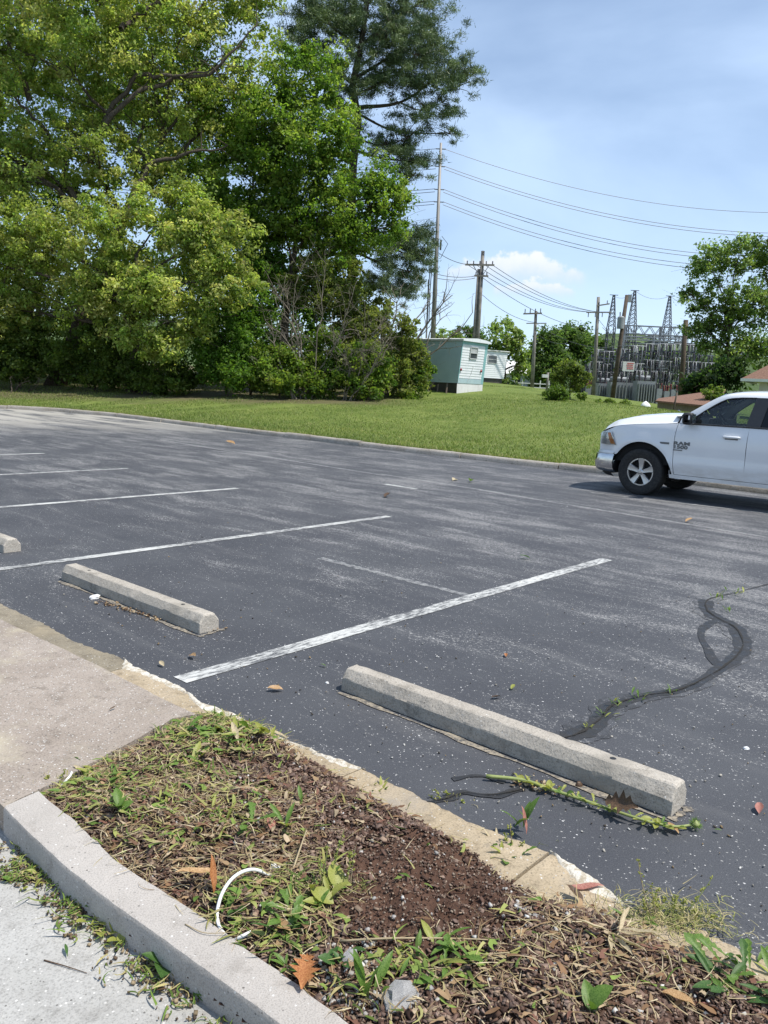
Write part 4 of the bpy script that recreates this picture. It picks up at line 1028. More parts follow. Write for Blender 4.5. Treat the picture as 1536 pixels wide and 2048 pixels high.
# ================================================================== pickup truck (x forward, y to its left, z up)
def truck():
    W0 = gp(1290, 992); HW = .95
    root = empty('pickup_truck', W0 + U2 * HW, math.atan2(U1.y, U1.x))
    tag(root, 'white crew cab pickup truck parked along the far kerb, facing left', 'pickup truck')
    PT = MATS['truck_paint']; HX, HZ, AR = .15, .400, .515; RX = -3.30
    ip = lambda x, xs, ys: float(np.interp(x, xs, ys))
    def halfw(x):
        return ip(x, [-4.75, -4.6, -2.6, .3, .62, .82, .95, 1.02], [.90, .925, .945, .945, .93, .885, .82, .74])
    def bulge(z):
        return ip(z, [.30, .42, .55, .64, .66, .90, 1.05, 1.16, 1.22, 1.27, 1.32], [-.055, -.035, -.012, 0, -.014, 0, -.004, -.02, -.036, -.055, -.085])
    def flare(x, z):
        f = 0
        for hx in (HX, RX):
            r = math.hypot(x - hx, z - .40)
            f = max(f, math.exp(-((r - AR - .02) / .10) ** 2) * (1 if z > .42 else .5))
        return f * .022
    def Y(x, z): return halfw(x) + bulge(z) + flare(x, z)
    def ztop(x): return ip(x, [-4.8, -2.62, -2.55, -.50, -.42, -.25, 0, .3, .57, .75, .88, 1.0], [1.25, 1.27, 1.268, 1.262, 1.268, 1.245, 1.225, 1.20, 1.165, 1.12, 1.07, 1.0])
    def zbot(x, low):
        z = low
        for hx in (HX, RX):
            dx = abs(x - hx)
            if dx < AR: z = max(z, .40 + math.sqrt(AR * AR - dx * dx))
        return z
    def xs_range(x0, x1, step=.06):
        xs = set(np.round(np.arange(x1, x0 + 1e-6, -step) if x1 > x0 else np.arange(x0, x1, step), 4))
        xs |= {x0, x1}
        for hx in (HX, RX):
            for a in np.linspace(0, math.pi, 33):
                x = hx + AR * math.cos(a)
                if min(x0, x1) < x < max(x0, x1): xs.add(round(x, 4)); 
            for x in (hx - AR - .001, hx + AR + .001):
                if min(x0, x1) < x < max(x0, x1): xs.add(x)
        return sorted(xs)
    SEAM = lambda z: -.03 * ((z - .9) / .4) ** 2
    def panel(name, x0, x1, low, parent, top=None, seam0=0, seam1=0, mat=PT, both=True, nz=13):
        xs = xs_range(x0, x1); out = []
        for sgn in ((1, -1) if both else (1,)):
            mb = MB(); rows = []
            for x in xs:
                zb = zbot(x, low(x) if callable(low) else low); zt = top(x) if top else ztop(x)
                row = []
                for k in range(nz):
                    z = zb + (zt - zb) * k / (nz - 1)
                    t = (x - min(x0, x1)) / abs(x1 - x0)
                    xx = x + (SEAM(z) * (seam1 * t + seam0 * (1 - t)))
                    row.append((xx, sgn * Y(x, z), z))
                # fold the edge inwards so that the panel has depth
                row = [(row[0][0], row[0][1] - sgn * .035, row[0][2] + .012)] + row
                rows.append(row)
            e0 = [(p[0] + .0, p[1] - sgn * .03, p[2]) for p in rows[0]]; e1 = [(p[0], p[1] - sgn * .03, p[2]) for p in rows[-1]]
            mb.grid([e0] + rows + [e1] if sgn < 0 else [e1] + rows[::-1] + [e0])
            out.append(mb.build(name, mat, parent, angle=38))
        return out
    # lower body sides
    panel('front_fender', 1.0, -.395, lambda x: .665 if x > .60 else .40, root, seam0=1)
    fd = panel('front_door', -.405, -1.545, .42, root, seam1=1, seam0=.4)
    rd = panel('rear_door', -1.555, -2.40, .42, root, seam0=.0)
    panel('cab_corner', -2.41, -2.60, .42, root)
    panel('bed_side', -2.63, -4.72, .42, root)
    panel('rocker_panel', -.36, -2.60, .352, root, top=lambda x: .414)
    # dark liner behind seams and inside arches
    mb = MB(); mb.box((-1.9, 0, .72), (5.3, 1.66, .34)); mb.box((-1.2, 0, 1.02), (2.2, 1.70, .30)); mb.box((-3.7, 0, .95), (1.9, 1.6, .3)); mb.box((.55, 0, .75), (.6, 1.2, .45)); mb.box((-1.7, 0, .47), (5.0, .9, .2))
    mb.build('underbody', MATS['underbody'], root)
    for hx in (HX, RX):
        for s in (1, -1):
            mb = MB(); rows = []
            for a in np.linspace(-.15, math.pi + .15, 22):
                r = AR - .005; rows.append([(hx + r * math.cos(a), s * .90, .40 + r * math.sin(a)), (hx + r * math.cos(a), s * .55, .40 + r * math.sin(a))])
            mb.grid(rows).build('wheel_liner', MATS['underbody'], root)
    # hood
    mb = MB(); rows = []
    hz = lambda x: ip(x, [-.42, -.33, 0, .4, .7, .86, .93, .98], [1.40, 1.393, 1.372, 1.318, 1.235, 1.14, 1.06, 1.0])
    for x in np.concatenate([np.linspace(-.40, .80, 22), [.86, .90, .94, .965]]):
        w = Y(x, ztop(x)) - .006; z0, z1 = ztop(x), hz(x); row = []
        for t in np.linspace(-1, 1, 29):
            s = abs(t); y = t * w
            k = min(1, max(0, (1 - s) / .22)); k = k * k * (3 - 2 * k)
            dome = .022 * math.exp(-((s - .42) / .16) ** 2) * min(1, max(0, (.9 - x) / .5))
            row.append((x + .10 * (1 - s ** 2) * (1 if x > .3 else 0) * ip(x, [.3, .9], [0, 1]), y, z0 + .004 + (z1 - z0) * k + dome + .018 * (1 - s * s)))
        rows.append(row)
    hood = mb.grid(rows).build('hood', PT, root, angle=40)
    # front face: grille, headlamps, valance
    mb = MB(); rows = []
    fx = lambda y: 1.095 - .13 * (abs(y) / .62) ** 2.2
    for z in np.linspace(.70, 1.12, 8):
        rows.append([(fx(y) - .03 - .05 * (z - .7), y, z) for y in np.linspace(-.64, .64, 17)])
    gr = mb.grid(rows).build('grille', MATS['black_plastic'], root, smooth=True)
    mb = MB(); mb.tube([(fx(y) - .01 - .05 * .2, y, .92) for y in np.linspace(-.62, .62, 15)], .028, 8); mb.beam((1.09, 0, .72), (1.07, 0, 1.10), .06, .05)
    for zz in (.715, 1.105): mb.tube([(fx(y) - .02 - .05 * (zz - .7), y, zz) for y in np.linspace(-.63, .63, 15)], .03, 8)
    mb.build('grille_bar', MATS['chrome'], gr, smooth=True)
    mb = MB(); rows = []                       # painted lip between grille and bumper
    for (o, z) in ((-.05, .715), (.005, .69), (.02, .665), (-.02, .645)):
        r_ = []
        for y in np.linspace(-1, 1, 33):
            s = abs(y); x = 1.09 - .12 * s ** 2 - .33 * max(0, s - .78) / .22 * (max(0, s - .78) / .22) ; r_.append((x + o * (1 - .4 * s), y * (.925 + .02 * (s > .7)), z))
        rows.append(r_)
    mb.grid(rows).build('front_valance', PT, root, smooth=True)
    def frame_side(pts, off):         # points in side view laid on the body surface
        return [(x, Y(min(x, 1.0), z) + off - max(0, (x - .80)) * .25, z) for x, z in pts]
    for s in (1, -1):
        lamp = empty('headlight', (0, 0, 0), 0, root)
        def surf(off, inset, name, mat, reg=(0, 1)):
            mb = MB(); rows = []
            for v in np.linspace(0, 1, 9):
                row = []
                for u in np.linspace(reg[0], reg[1], 9):
                    xf = .955 - .01 * v; xb = .605 + .135 * v          # rear edge slants forward going up
                    x = xf + (xb - xf) * u; z = .815 + v * (.235 - .02 * (1 - u)) ; x = x + inset * (.5 - u); z = z + inset * (.5 - v) * .8
                    y = Y(min(x, 1.0), z) + off + .012 * math.sin(math.pi * v)
                    row.append((x, s * y, z))
                rows.append(row)
            mb.grid(rows).build(name, mat, lamp, smooth=True)
        surf(.006, 0, 'lamp_housing', MATS['lamp_reflector']); surf(.010, .05, 'amber_reflector', MATS['lamp_amber'], (.62, .86)); surf(.018, 0, 'lens', MATS['lamp_glass'])
        mb = MB()
        mb.grid([[(1.0, s * .66, .80), (.985, s * .745, .80)], [(1.0, s * .66, 1.06), (.93, s * .745, 1.06)]]).build('lamp_face', MATS['lamp_reflector'], lamp)
    # chrome bumper wrapped round the corner
    mb = MB(); rows = []
    for z, o in ((.655, -.05), (.652, -.012), (.62, 0), (.52, .012), (.42, .0), (.375, -.02), (.35, -.06)):
        r_ = []
        for t in np.linspace(-1, 1, 41):
            s = abs(t)
            if s < .72: x, y = 1.13 - .09 * (s / .72) ** 2, .80 * s / .72
            else:
                k = (s - .72) / .28; x = 1.04 - .40 * k ** 1.35; y = .80 + .155 * math.sin(k * math.pi / 2) ** .8
            r_.append((x + o, math.copysign(y + o * .6, t), z))
        rows.append(r_)
    bp = mb.grid(rows).build('front_bumper', MATS['chrome'], root, angle=60)
    mb = MB(); rows = []
    for z, o in ((.36, -.03), (.30, -.06), (.265, -.12)):
        rows.append([(1.09 - .10 * abs(t) ** 2 - .25 * max(0, abs(t) - .75) / .25 + o, .86 * t, z) for t in np.linspace(-1, 1, 21)])
    mb.grid(rows).build('air_dam', MATS['black_plastic'], root, smooth=True)
    mb = MB(); mb.box((-4.80, 0, .60), (.16, 1.72, .20)); mb.build('rear_bumper', MATS['chrome'], root)
    mb = MB(); mb.box((-4.70, 0, .96), (.05, 1.68, .56)); mb.build('tailgate', PT, root)
    mb = MB(); mb.box((-3.65, 0, .80), (2.0, 1.5, .04)); mb.build('bed_floor', MATS['dark_trim'], root)
    mb = MB(); mb.box((-2.64, 0, 1.0), (.03, 1.7, .5)); mb.build('bed_front', PT, root)
    for s in (1, -1):
        mb = MB(); mb.box((-4.735, s * .83, 1.03), (.05, .16, .36)); mb.build('tail_light', MATS['red_lamp'], root)
        mb = MB(); mb.grid([[(x, s * (Y(x, 1.25)), ztop(x)) for x in np.linspace(-4.72, -2.63, 12)], [(x, s * .78, ztop(x) + .005) for x in np.linspace(-4.72, -2.63, 12)], [(x, s * .775, .82) for x in np.linspace(-4.72, -2.63, 12)]]); mb.build('bed_rail', PT, root, angle=40)
    # ---------------- cab above the belt line
    def GY(z): return ip(z, [1.24, 1.30, 1.5, 1.70, 1.76, 1.80, 1.84], [.895, .885, .825, .752, .722, .68, .60])
    OUTL = [(-.44, 1.275), (-.47, 1.375), (-.60, 1.468), (-.74, 1.565), (-.86, 1.648), (-.97, 1.716), (-1.06, 1.755), (-1.16, 1.783), (-1.32, 1.806), (-1.55, 1.818), (-1.80, 1.822), (-2.10, 1.815), (-2.34, 1.795), (-2.44, 1.74), (-2.50, 1.60), (-2.56, 1.40), (-2.60, 1.275)]
    INNL = [(-.56, 1.265), (-.60, 1.320), (-.695, 1.405), (-.81, 1.495), (-.93, 1.583), (-1.03, 1.650), (-1.12, 1.697), (-1.20, 1.716), (-1.34, 1.730), (-1.55, 1.738), (-1.80, 1.740), (-2.08, 1.735), (-2.26, 1.715), (-2.33, 1.66), (-2.37, 1.56), (-2.41, 1.40), (-2.44, 1.265)]
    for s in (1, -1):
        mb = MB(); rows = []
        for (xo, zo), (xi, zi) in zip(OUTL, INNL):
            rows.append([(xo, s * (GY(zo) - .05), zo), (xo, s * GY(zo), zo), (xo * .5 + xi * .5, s * (GY((zo + zi) / 2) + .008), (zo + zi) / 2), (xi, s * GY(zi), zi), (xi, s * (GY(zi) - .05), zi)])
        mb.grid(rows if s > 0 else rows[::-1]).build('window_surround', PT, root, angle=45)
        def sidepoly(name, pts, off, mat, parent, th=.012):
            vs = [(x, s * (GY(z) + off), z) for x, z in pts] + [(x, s * (GY(z) + off - th), z) for x, z in pts]; n = len(pts)
            fs = [tuple(range(n)), tuple(reversed(range(n, 2 * n)))] + [(i, (i + 1) % n, n + (i + 1) % n, n + i) for i in range(n)]
            return MB().add(vs, fs).build(name, mat, parent)
        door = fd[0 if s > 0 else 1]; rdoor = rd[0 if s > 0 else 1]
        sidepoly('window', [(-.70, 1.27), (-.80, 1.475), (-.93, 1.572), (-1.03, 1.638), (-1.12, 1.685), (-1.20, 1.703), (-1.34, 1.718), (-1.555, 1.727), (-1.48, 1.27)], -.02, MATS['window_clear'], door, .004)
        sidepoly('quarter_window', [(-.57, 1.27), (-.615, 1.320), (-.79, 1.468), (-.69, 1.27)], -.012, MATS['dark_trim'], door)
        # thin black gasket along the window opening
        mb = MB(); mb.tube([(x, s * (GY(z) - .004), z) for x, z in ((-.62, 1.325), (-.80, 1.482), (-.93, 1.578), (-1.03, 1.645), (-1.12, 1.692), (-1.20, 1.710), (-1.34, 1.725), (-1.56, 1.733))], .010, 6); mb.tube([(-.57, s * .897, 1.268), (-1.5, s * .897, 1.272), (-2.43, s * .893, 1.272)], .013, 6)
        mb.build('window_gasket', MATS['black_plastic'], door)
        sidepoly('door_pillar', [(-1.485, 1.27), (-1.56, 1.735), (-1.765, 1.738), (-1.70, 1.27)], -.004, MATS['dark_trim'], rdoor, .04)
        sidepoly('window', [(-1.71, 1.27), (-1.765, 1.735), (-2.08, 1.73), (-2.26, 1.71), (-2.33, 1.655), (-2.37, 1.55), (-2.43, 1.27)], -.012, MATS['window_tint'], rdoor, .006)
        # handles
        for d_, hx_ in ((door, -1.31), (rdoor, -2.18)):
            mb = MB(); z = 1.10
            mb.tube([(hx_ + .13, s * (Y(hx_, z) - .005), z - .004), (hx_ + .115, s * (Y(hx_, z) + .028), z), (hx_, s * (Y(hx_, z) + .034), z + .002), (hx_ - .115, s * (Y(hx_, z) + .028), z + .004), (hx_ - .13, s * (Y(hx_, z) - .005), z)], [.015, .019, .021, .019, .015], 8)
            mb.build('door_handle', PT, d_, smooth=True)
            sh = MB().box((hx_, s * (Y(hx_, 1.07) + .0045), 1.085), (.20, .006, .05)); sh.build('handle_recess', MATS['badge_grey'], d_)
        # mirrors
        mb = MB(); rows = []
        for t, k in ((0, .55), (.08, .85), (.4, 1), (.8, 1), (.95, .88), (1, .6)):
            y = .93 + .24 * t; row = []
            for a in np.linspace(0, 2 * math.pi, 17):
                ca, sa = math.cos(a), math.sin(a); ex = .085 * math.copysign(abs(ca) ** .5, ca) * k; ez = .10 * math.copysign(abs(sa) ** .5, sa) * k
                row.append((-.635 + ex - .02 * t, s * y, 1.355 + ez))
            rows.append(row)
        mr = mb.grid(rows if s < 0 else rows[::-1]).build('mirror', MATS['black_plastic'], root, angle=50)
        MB().add([(-.735, s * .99, 1.28), (-.735, s * 1.15, 1.28), (-.735, s * 1.15, 1.43), (-.735, s * .99, 1.43)], [(0, 1, 2, 3)]).build('mirror_glass', MATS['chrome'], mr)
        MB().beam((-.62, s * .86, 1.29), (-.63, s * .97, 1.31), .10, .05).build('mirror_arm', MATS['black_plastic'], mr)
    # roof
    mb = MB(); rows = []
    for i in range(4, 16):
        x, z = OUTL[i]
        if z < 1.5: continue
        w = GY(z) - .01; rows.append([(x + .12 * (1 - t * t) * ip(x, [-1.3, -.86], [0, 1]), t * w, z - .004 + .05 * (1 - t * t) ** .8) for t in np.linspace(-1, 1, 15)])
    mb.grid(rows[2:]).build('roof', PT, root, angle=50)
    # windscreen, back glass, cowl
    mb = MB(); rows = []
    for k in np.linspace(0, 1, 9):
        z = 1.375 + .40 * k; x = -.46 - .62 * k; w = GY(z) - .035
        rows.append([(x + .17 * (1 - t * t), t * w, z + .02 * (1 - t * t)) for t in np.linspace(-1, 1, 13)])
    mb.grid(rows).build('windscreen', MATS['window_clear'], root, smooth=True)
    mb = MB(); mb.grid([[(-2.56, t * .80, 1.30) for t in (-1, 0, 1)], [(-2.46, t * .68, 1.74) for t in (-1, 0, 1)]]).build('back_window', MATS['window_tint'], root)
    mb = MB(); mb.grid([[(-.36 + .15 * (1 - t * t), t * .84, 1.372 + .02 * (1 - t * t)) for t in np.linspace(-1, 1, 13)], [(-.50 + .15 * (1 - t * t), t * .84, 1.385 + .02 * (1 - t * t)) for t in np.linspace(-1, 1, 13)]]).build('cowl', MATS['black_plastic'], root)
    mb = MB(); mb.tube([(-.42, .10, 1.415), (-.52, .45, 1.45), (-.50, .72, 1.43)], .010, 5).build('wiper', MATS['black_plastic'], root); mb = MB(); mb.tube([(-.36, -.55, 1.415), (-.46, -.2, 1.45)], .010, 5); mb.build('wiper', MATS['black_plastic'], root)
    MB().tube([(-.28, -.80, 1.25), (-.31, -.80, 1.80)], [.006, .003], 6).build('antenna', MATS['black_plastic'], root)
    # interior
    mb = MB(); mb.box((-.66, 0, 1.22), (.40, 1.56, .28), 0, .86); mb.box((-.80, .40, 1.32), (.16, .38, .10)); mb.build('dashboard', MATS['interior_grey'], root)
    mb = MB(); c0 = Vector((-.98, .42, 1.30)); ax = Vector((-.85, 0, .53)).normalized(); e1 = Vector((0, 1, 0)); e2 = ax.cross(e1)
    mb.tube([c0 + (e1 * math.cos(a) + e2 * math.sin(a)) * .185 for a in np.linspace(0, 2 * math.pi, 25)], .016, 8)
    for a in (R(0), R(180), R(270)): mb.beam(c0, c0 + (e1 * math.cos(a) + e2 * math.sin(a)) * .18, .05, .02, ax)
    mb.tube([c0, c0 + Vector((.25, 0, -.10))], .04, 8)
    mb.build('steering_wheel', MATS['black_plastic'], root, smooth=True)
    for sy in (.42, -.42):
        for sx in (-1.45, -2.25):
            mb = MB(); mb.box((sx + .22, sy, .98), (.5, .5, .18)); mb.beam((sx, sy, 1.0), (sx - .16, sy, 1.52), .48, .13, (1, 0, 0)); mb.beam((sx - .16, sy, 1.55), (sx - .19, sy, 1.72), .26, .09, (1, 0, 0))
            mb.build('seat', MATS['interior_grey'], root)
    MB().box((-1.5, 0, .86), (2.2, 1.6, .06)).build('cab_floor', MATS['underbody'], root)
    MB().box((-.95, 0, 1.62), (.03, .20, .06)).build('rear_view_mirror', MATS['black_plastic'], root)
    # lettering and badges
    def lettering(text, x, z, size, name, s, stretch=1.25):
        cu = bpy.data.curves.new(name, 'FONT'); cu.body = text; cu.size = size; cu.extrude = .004; cu.offset = .0035
        cu.space_character = 1.05
        me = bpy.data.meshes.new(name); tmp = bpy.data.objects.new(name, cu); col.objects.link(tmp)
        bpy.context.view_layer.update(); dg = bpy.context.evaluated_depsgraph_get()
        me = bpy.data.meshes.new_from_object(tmp.evaluated_get(dg)); bpy.data.objects.remove(tmp)
        me.materials.clear(); me.materials.append(MATS['badge_grey'])
        o = link(name, me, fd[0 if s > 0 else 1]); o.location = (x, s * (Y(x, z) + .003), z)
        o.rotation_euler = (R(90), 0, R(180) if s > 0 else 0); o.scale = (stretch, 1, 1)
    for s, x in ((1, -.395), (-1, -.68)):
        lettering('RAM', x, .915, .075, 'lettering', s, 1.75); lettering('1500', x, .852, .075, 'lettering', s, 1.55)
        fdp = fd[0 if s > 0 else 1]
        MB().box((-.475 if s > 0 else -.60, s * (Y(-.5, .83) + .004), .826), (.15, .008, .016)).build('badge', MATS['badge_grey'], fdp)
        MB().box((-.245, s * (Y(-.245, .925) + .004), .925), (.155, .008, .032)).build('badge', MATS['badge_grey'], root)
    # wheels
    tp = [(.235, -.11), (.31, -.137), (.36, -.139), (.388, -.125), (.400, -.092), (.403, 0), (.400, .092), (.388, .125), (.36, .139), (.31, .137), (.235, .11)]
    me_t = MB().revolve(tp, 40, 'y').mesh('tyre', MATS['rubber'], angle=40)
    mb = MB().revolve([(.238, -.11), (.252, -.118), (.25, -.10), (.22, -.08), (.215, .10), (.25, .10)], 40, 'y')
    for k in range(5):
        a0 = 2 * math.pi * k / 5 + R(90); 
        rows = []
        for r, w, y in ((.03, .034, .085), (.08, .036, .082), (.15, .045, .088), (.225, .062, .098)):
            c, s_ = math.cos(a0), math.sin(a0)
            row = []
            for (u, dy) in ((-1, -.05), (-1, 0), (-.8, .010), (0, .006), (.8, .010), (1, 0), (1, -.05)):
                row.append((r * c - u * w * s_, y + dy, r * s_ + u * w * c))
            rows.append(row)
        mb.grid(rows)
    mb.revolve([(.0001, .105), (.028, .104), (.036, .098), (.06, .086), (.062, .03)], 20, 'y')
    me_r = mb.mesh('rim', MATS['alloy'], angle=35)
    me_d = MB().revolve([(.0001, .02), (.21, .015), (.215, -.02)], 24, 'y').mesh('brake_disc', MATS['underbody'])
    me_n = MB().revolve([(.0001, .098), (.012, .098), (.014, .06)], 8, 'y').mesh('wheel_nut', MATS['dark_trim'])
    for hx in (HX, RX):
        for s in (1, -1):
            w = empty('wheel', (hx, s * .80, HZ - .004), 0 if s > 0 else math.pi, root)
            link('tyre', me_t, w); link('rim', me_r, w); link('brake_disc', me_d, w)
            for k in range(5):
                a = 2 * math.pi * (k + .5) / 5 + R(90); link('wheel_nut', me_n, w, (.062 * math.cos(a), 0, .062 * math.sin(a)))
    MB().tube([(HX, -.7, HZ), (HX, .7, HZ)], .05, 8).tube([(RX, -.7, HZ), (RX, .7, HZ)], .06, 8).tube([(RX, -.12, HZ), (RX, .12, HZ)], .15, 10).build('axle', MATS['underbody'], root)
truck()
# ================================================================== trailers and houses
def lap_wall(mb, A, B, z0, z1, pitch, nrm, lap=.012):
    """lapped siding between two plan points"""
    n = max(1, int(round((z1 - z0) / pitch))); rows = []
    for k in range(n):
        a, b = z0 + (z1 - z0) * k / n, z0 + (z1 - z0) * (k + 1) / n
        rows.append([A + nrm * lap + Vector((0, 0, a)), B + nrm * lap + Vector((0, 0, a))]); rows.append([A + nrm * .001 + Vector((0, 0, b)), B + nrm * .001 + Vector((0, 0, b))])
    mb.grid(rows)
def trailer1():
    C = at(913, 788, 46.0); C.z = float(TH(C.x, C.y)[0])            # nearest corner on the ground
    e = (at(974, 780, 47.6) - at(913, 788, 46.0)); e.z = 0; wid = 2.45; e.normalize()
    e = Vector((math.cos(R(48)), math.sin(R(48)), 0))
    sd = Vector((-e.y, e.x, 0))                                     # along the long side, away to the left
    root = empty('trailer_home', C); zg = -.25
    Lg = 9.0; SK = .62; H = 2.95; k = pxm(46)
    O = Vector((0, 0, 0)); A = O; B = e * wid; Cc = B + sd * Lg; Dd = sd * Lg
    slope = .16
    # skirt
    mb = MB(); mb.grid([[A + Vector((0, 0, zg)), B + Vector((0, 0, zg))], [A + Vector((0, 0, SK)), B + Vector((0, 0, SK))]]); mb.build('block_skirt', MATS['skirt_block'], root)
    mb = MB(); a2 = A + sd * .0; mb.grid([[Dd + e * .05 + Vector((0, 0, zg)), a2 + e * .05 + Vector((0, 0, zg))], [Dd + e * .05 + Vector((0, 0, SK)), a2 + e * .05 + Vector((0, 0, SK))]]); mb.build('side_skirt', MATS['board_dark'], root)
    mb = MB(); mb.grid([[B - e * .02 + Vector((0, 0, zg)), Cc - e * .02 + Vector((0, 0, zg))], [B - e * .02 + Vector((0, 0, SK)), Cc - e * .02 + Vector((0, 0, SK))]]); mb.build('side_skirt', MATS['skirt_block'], root)
    n_e = Vector((e.y, -e.x, 0))
    # end wall leans out towards its top; white siding panel framed in teal
    def endp(u, z): return A + e * (wid * u) + n_e * (.20 * (z - SK) / (H - SK)) + Vector((0, 0, z))
    mb = MB(); n = 15; rows = []
    for j in range(n):
        a, b = SK + (H - .18 - SK) * j / n, SK + (H - .18 - SK) * (j + 1) / n
        rows += [[endp(.03, a) + n_e * .018, endp(.90, a) + n_e * .018], [endp(.03, b) + n_e * .002, endp(.90, b) + n_e * .002]]
    mb.grid(rows); mb.build('end_wall', MATS['siding_white'], root)
    mb = MB(); mb.grid([[endp(.90, SK) + n_e * .012, endp(1.0, SK) + n_e * .012], [endp(.90, H - .18) + n_e * .012, endp(1, H - .18) + n_e * .012]])
    mb.grid([[endp(0, H - .18) + n_e * .014, endp(1, H - .18) + n_e * .014], [endp(0, H) + n_e * .014, endp(1, H) + n_e * .014]])
    mb.grid([[endp(0, SK) + n_e * .016, endp(.03, SK) + n_e * .016], [endp(0, H - .18) + n_e * .016, endp(.03, H - .18) + n_e * .016]])
    mb.build('end_trim', MATS['trim_teal'], root)
    rows = [[endp(.005, SK + .0) + n_e * .021, endp(.9, SK) + n_e * .021], [endp(.005, SK + .26) + n_e * .021, endp(.9, SK + .26) + n_e * .021]]
    MB().grid(rows).build('teal_band', MATS['siding_teal'], root)
    # long side
    mb = MB(); lean = lambda z: .20 * (z - SK) / (H - SK)
    n = 16; rows = []
    for j in range(n):
        a, b = SK + (H - SK) * j / n, SK + (H - SK) * (j + 1) / n
        rows += [[Dd - e * .016 + Vector((0, 0, a)), A - e * .016 + n_e * lean(a) + Vector((0, 0, a))], [Dd - e * .002 + Vector((0, 0, b)), A - e * .002 + n_e * lean(b) + Vector((0, 0, b))]]
    mb.grid(rows).build('side_wall', MATS['siding_teal'], root)
    mb = MB(); mb.grid([[B + Vector((0, 0, SK)), Cc + Vector((0, 0, SK))], [B + n_e * .2 + Vector((0, 0, H)), Cc + Vector((0, 0, H))]]); mb.grid([[Cc + Vector((0, 0, zg)), Dd + Vector((0, 0, zg))], [Cc + Vector((0, 0, H)), Dd + Vector((0, 0, H))]]); mb.build('back_wall', MATS['siding_white'], root)
    # roof: low bow with a pale metal edge
    mb = MB(); rows = []
    for u, h in ((-.04, 0), (-.04, .10), (.15, .16), (.5, .21), (.85, .16), (1.04, .08), (1.04, -.02)):
        rows.append([e * (wid * u) + n_e * .34 + Vector((0, 0, H + h)), e * (wid * u) + n_e * .0 + Vector((0, 0, H + h)), e * (wid * u) + sd * (Lg + .1) + Vector((0, 0, H + h))])
    mb.grid(rows); 
    mb.build('roof', MATS['fascia_white'], root, angle=40)
    pts = [e * (wid * u) + n_e * .335 + Vector((0, 0, H + h)) for u, h in ((-.04, 0), (-.04, .10), (.15, .16), (.5, .21), (.85, .16), (1.04, .08), (1.04, -.02))]
    MB().add(pts, [tuple(range(7))]).build('roof_end', MATS['siding_white'], root)
    # window
    w = empty('window', (0, 0, 0), 0, root)
    def ep(u, z, o): return endp(u, z) + n_e * o
    u0, u1, z0, z1 = .33, .60, 2.02, 2.66
    mb = MB()
    for a, b in (((u0, z0), (u1, z0)), ((u0, z1), (u1, z1)), ((u0, z0), (u0, z1)), ((u1, z0), (u1, z1)), ((u0, (z0 + z1) / 2), (u1, (z0 + z1) / 2))): mb.beam(ep(*a, .03), ep(*b, .03), .05, .055, n_e)
    mb.build('window_frame', MATS['blind_grey'], w)
    MB().grid([[ep(u0, z0, .026), ep(u1, z0, .026)], [ep(u0, (z0 + z1) / 2, .026), ep(u1, (z0 + z1) / 2, .026)]]).build('pane', MATS['house_glass'], w)
    MB().grid([[ep(u0, (z0 + z1) / 2, .026), ep(u1, (z0 + z1) / 2, .026)], [ep(u0, z1, .026), ep(u1, z1, .026)]]).build('pane', MATS['blind_grey'], w)
    for u in (.06, .845):
        mb = MB(); c = ep(u, 1.37, .03); mb.tube([c, c + n_e * .035, c + n_e * .06], [.075, .07, .03], 12); mb.build('tail_lamp', MATS['red_lamp'], root, smooth=True)
    mb = MB(); mb.tube([ep(.52, 1.62, .03), ep(.46, 1.15, .035), ep(.36, .72, .03)], .012, 5); mb.build('cable', MATS['blind_grey'], root)
    # boards leaning at the side skirt
    for q, (s0, s1, h0) in enumerate(((.35, .65, .58), (1.0, 1.3, .5), (1.9, 1.6, .62))):
        MB().beam(sd * s0 - e * .5 + Vector((0, 0, -.05)), sd * s1 - e * .08 + Vector((0, 0, h0)), .09, .03, e).build('loose_board', MATS['shed_wood'], root)
    tag(root, 'small teal and white trailer home with a window and red tail lamps', 'trailer home')
trailer1()
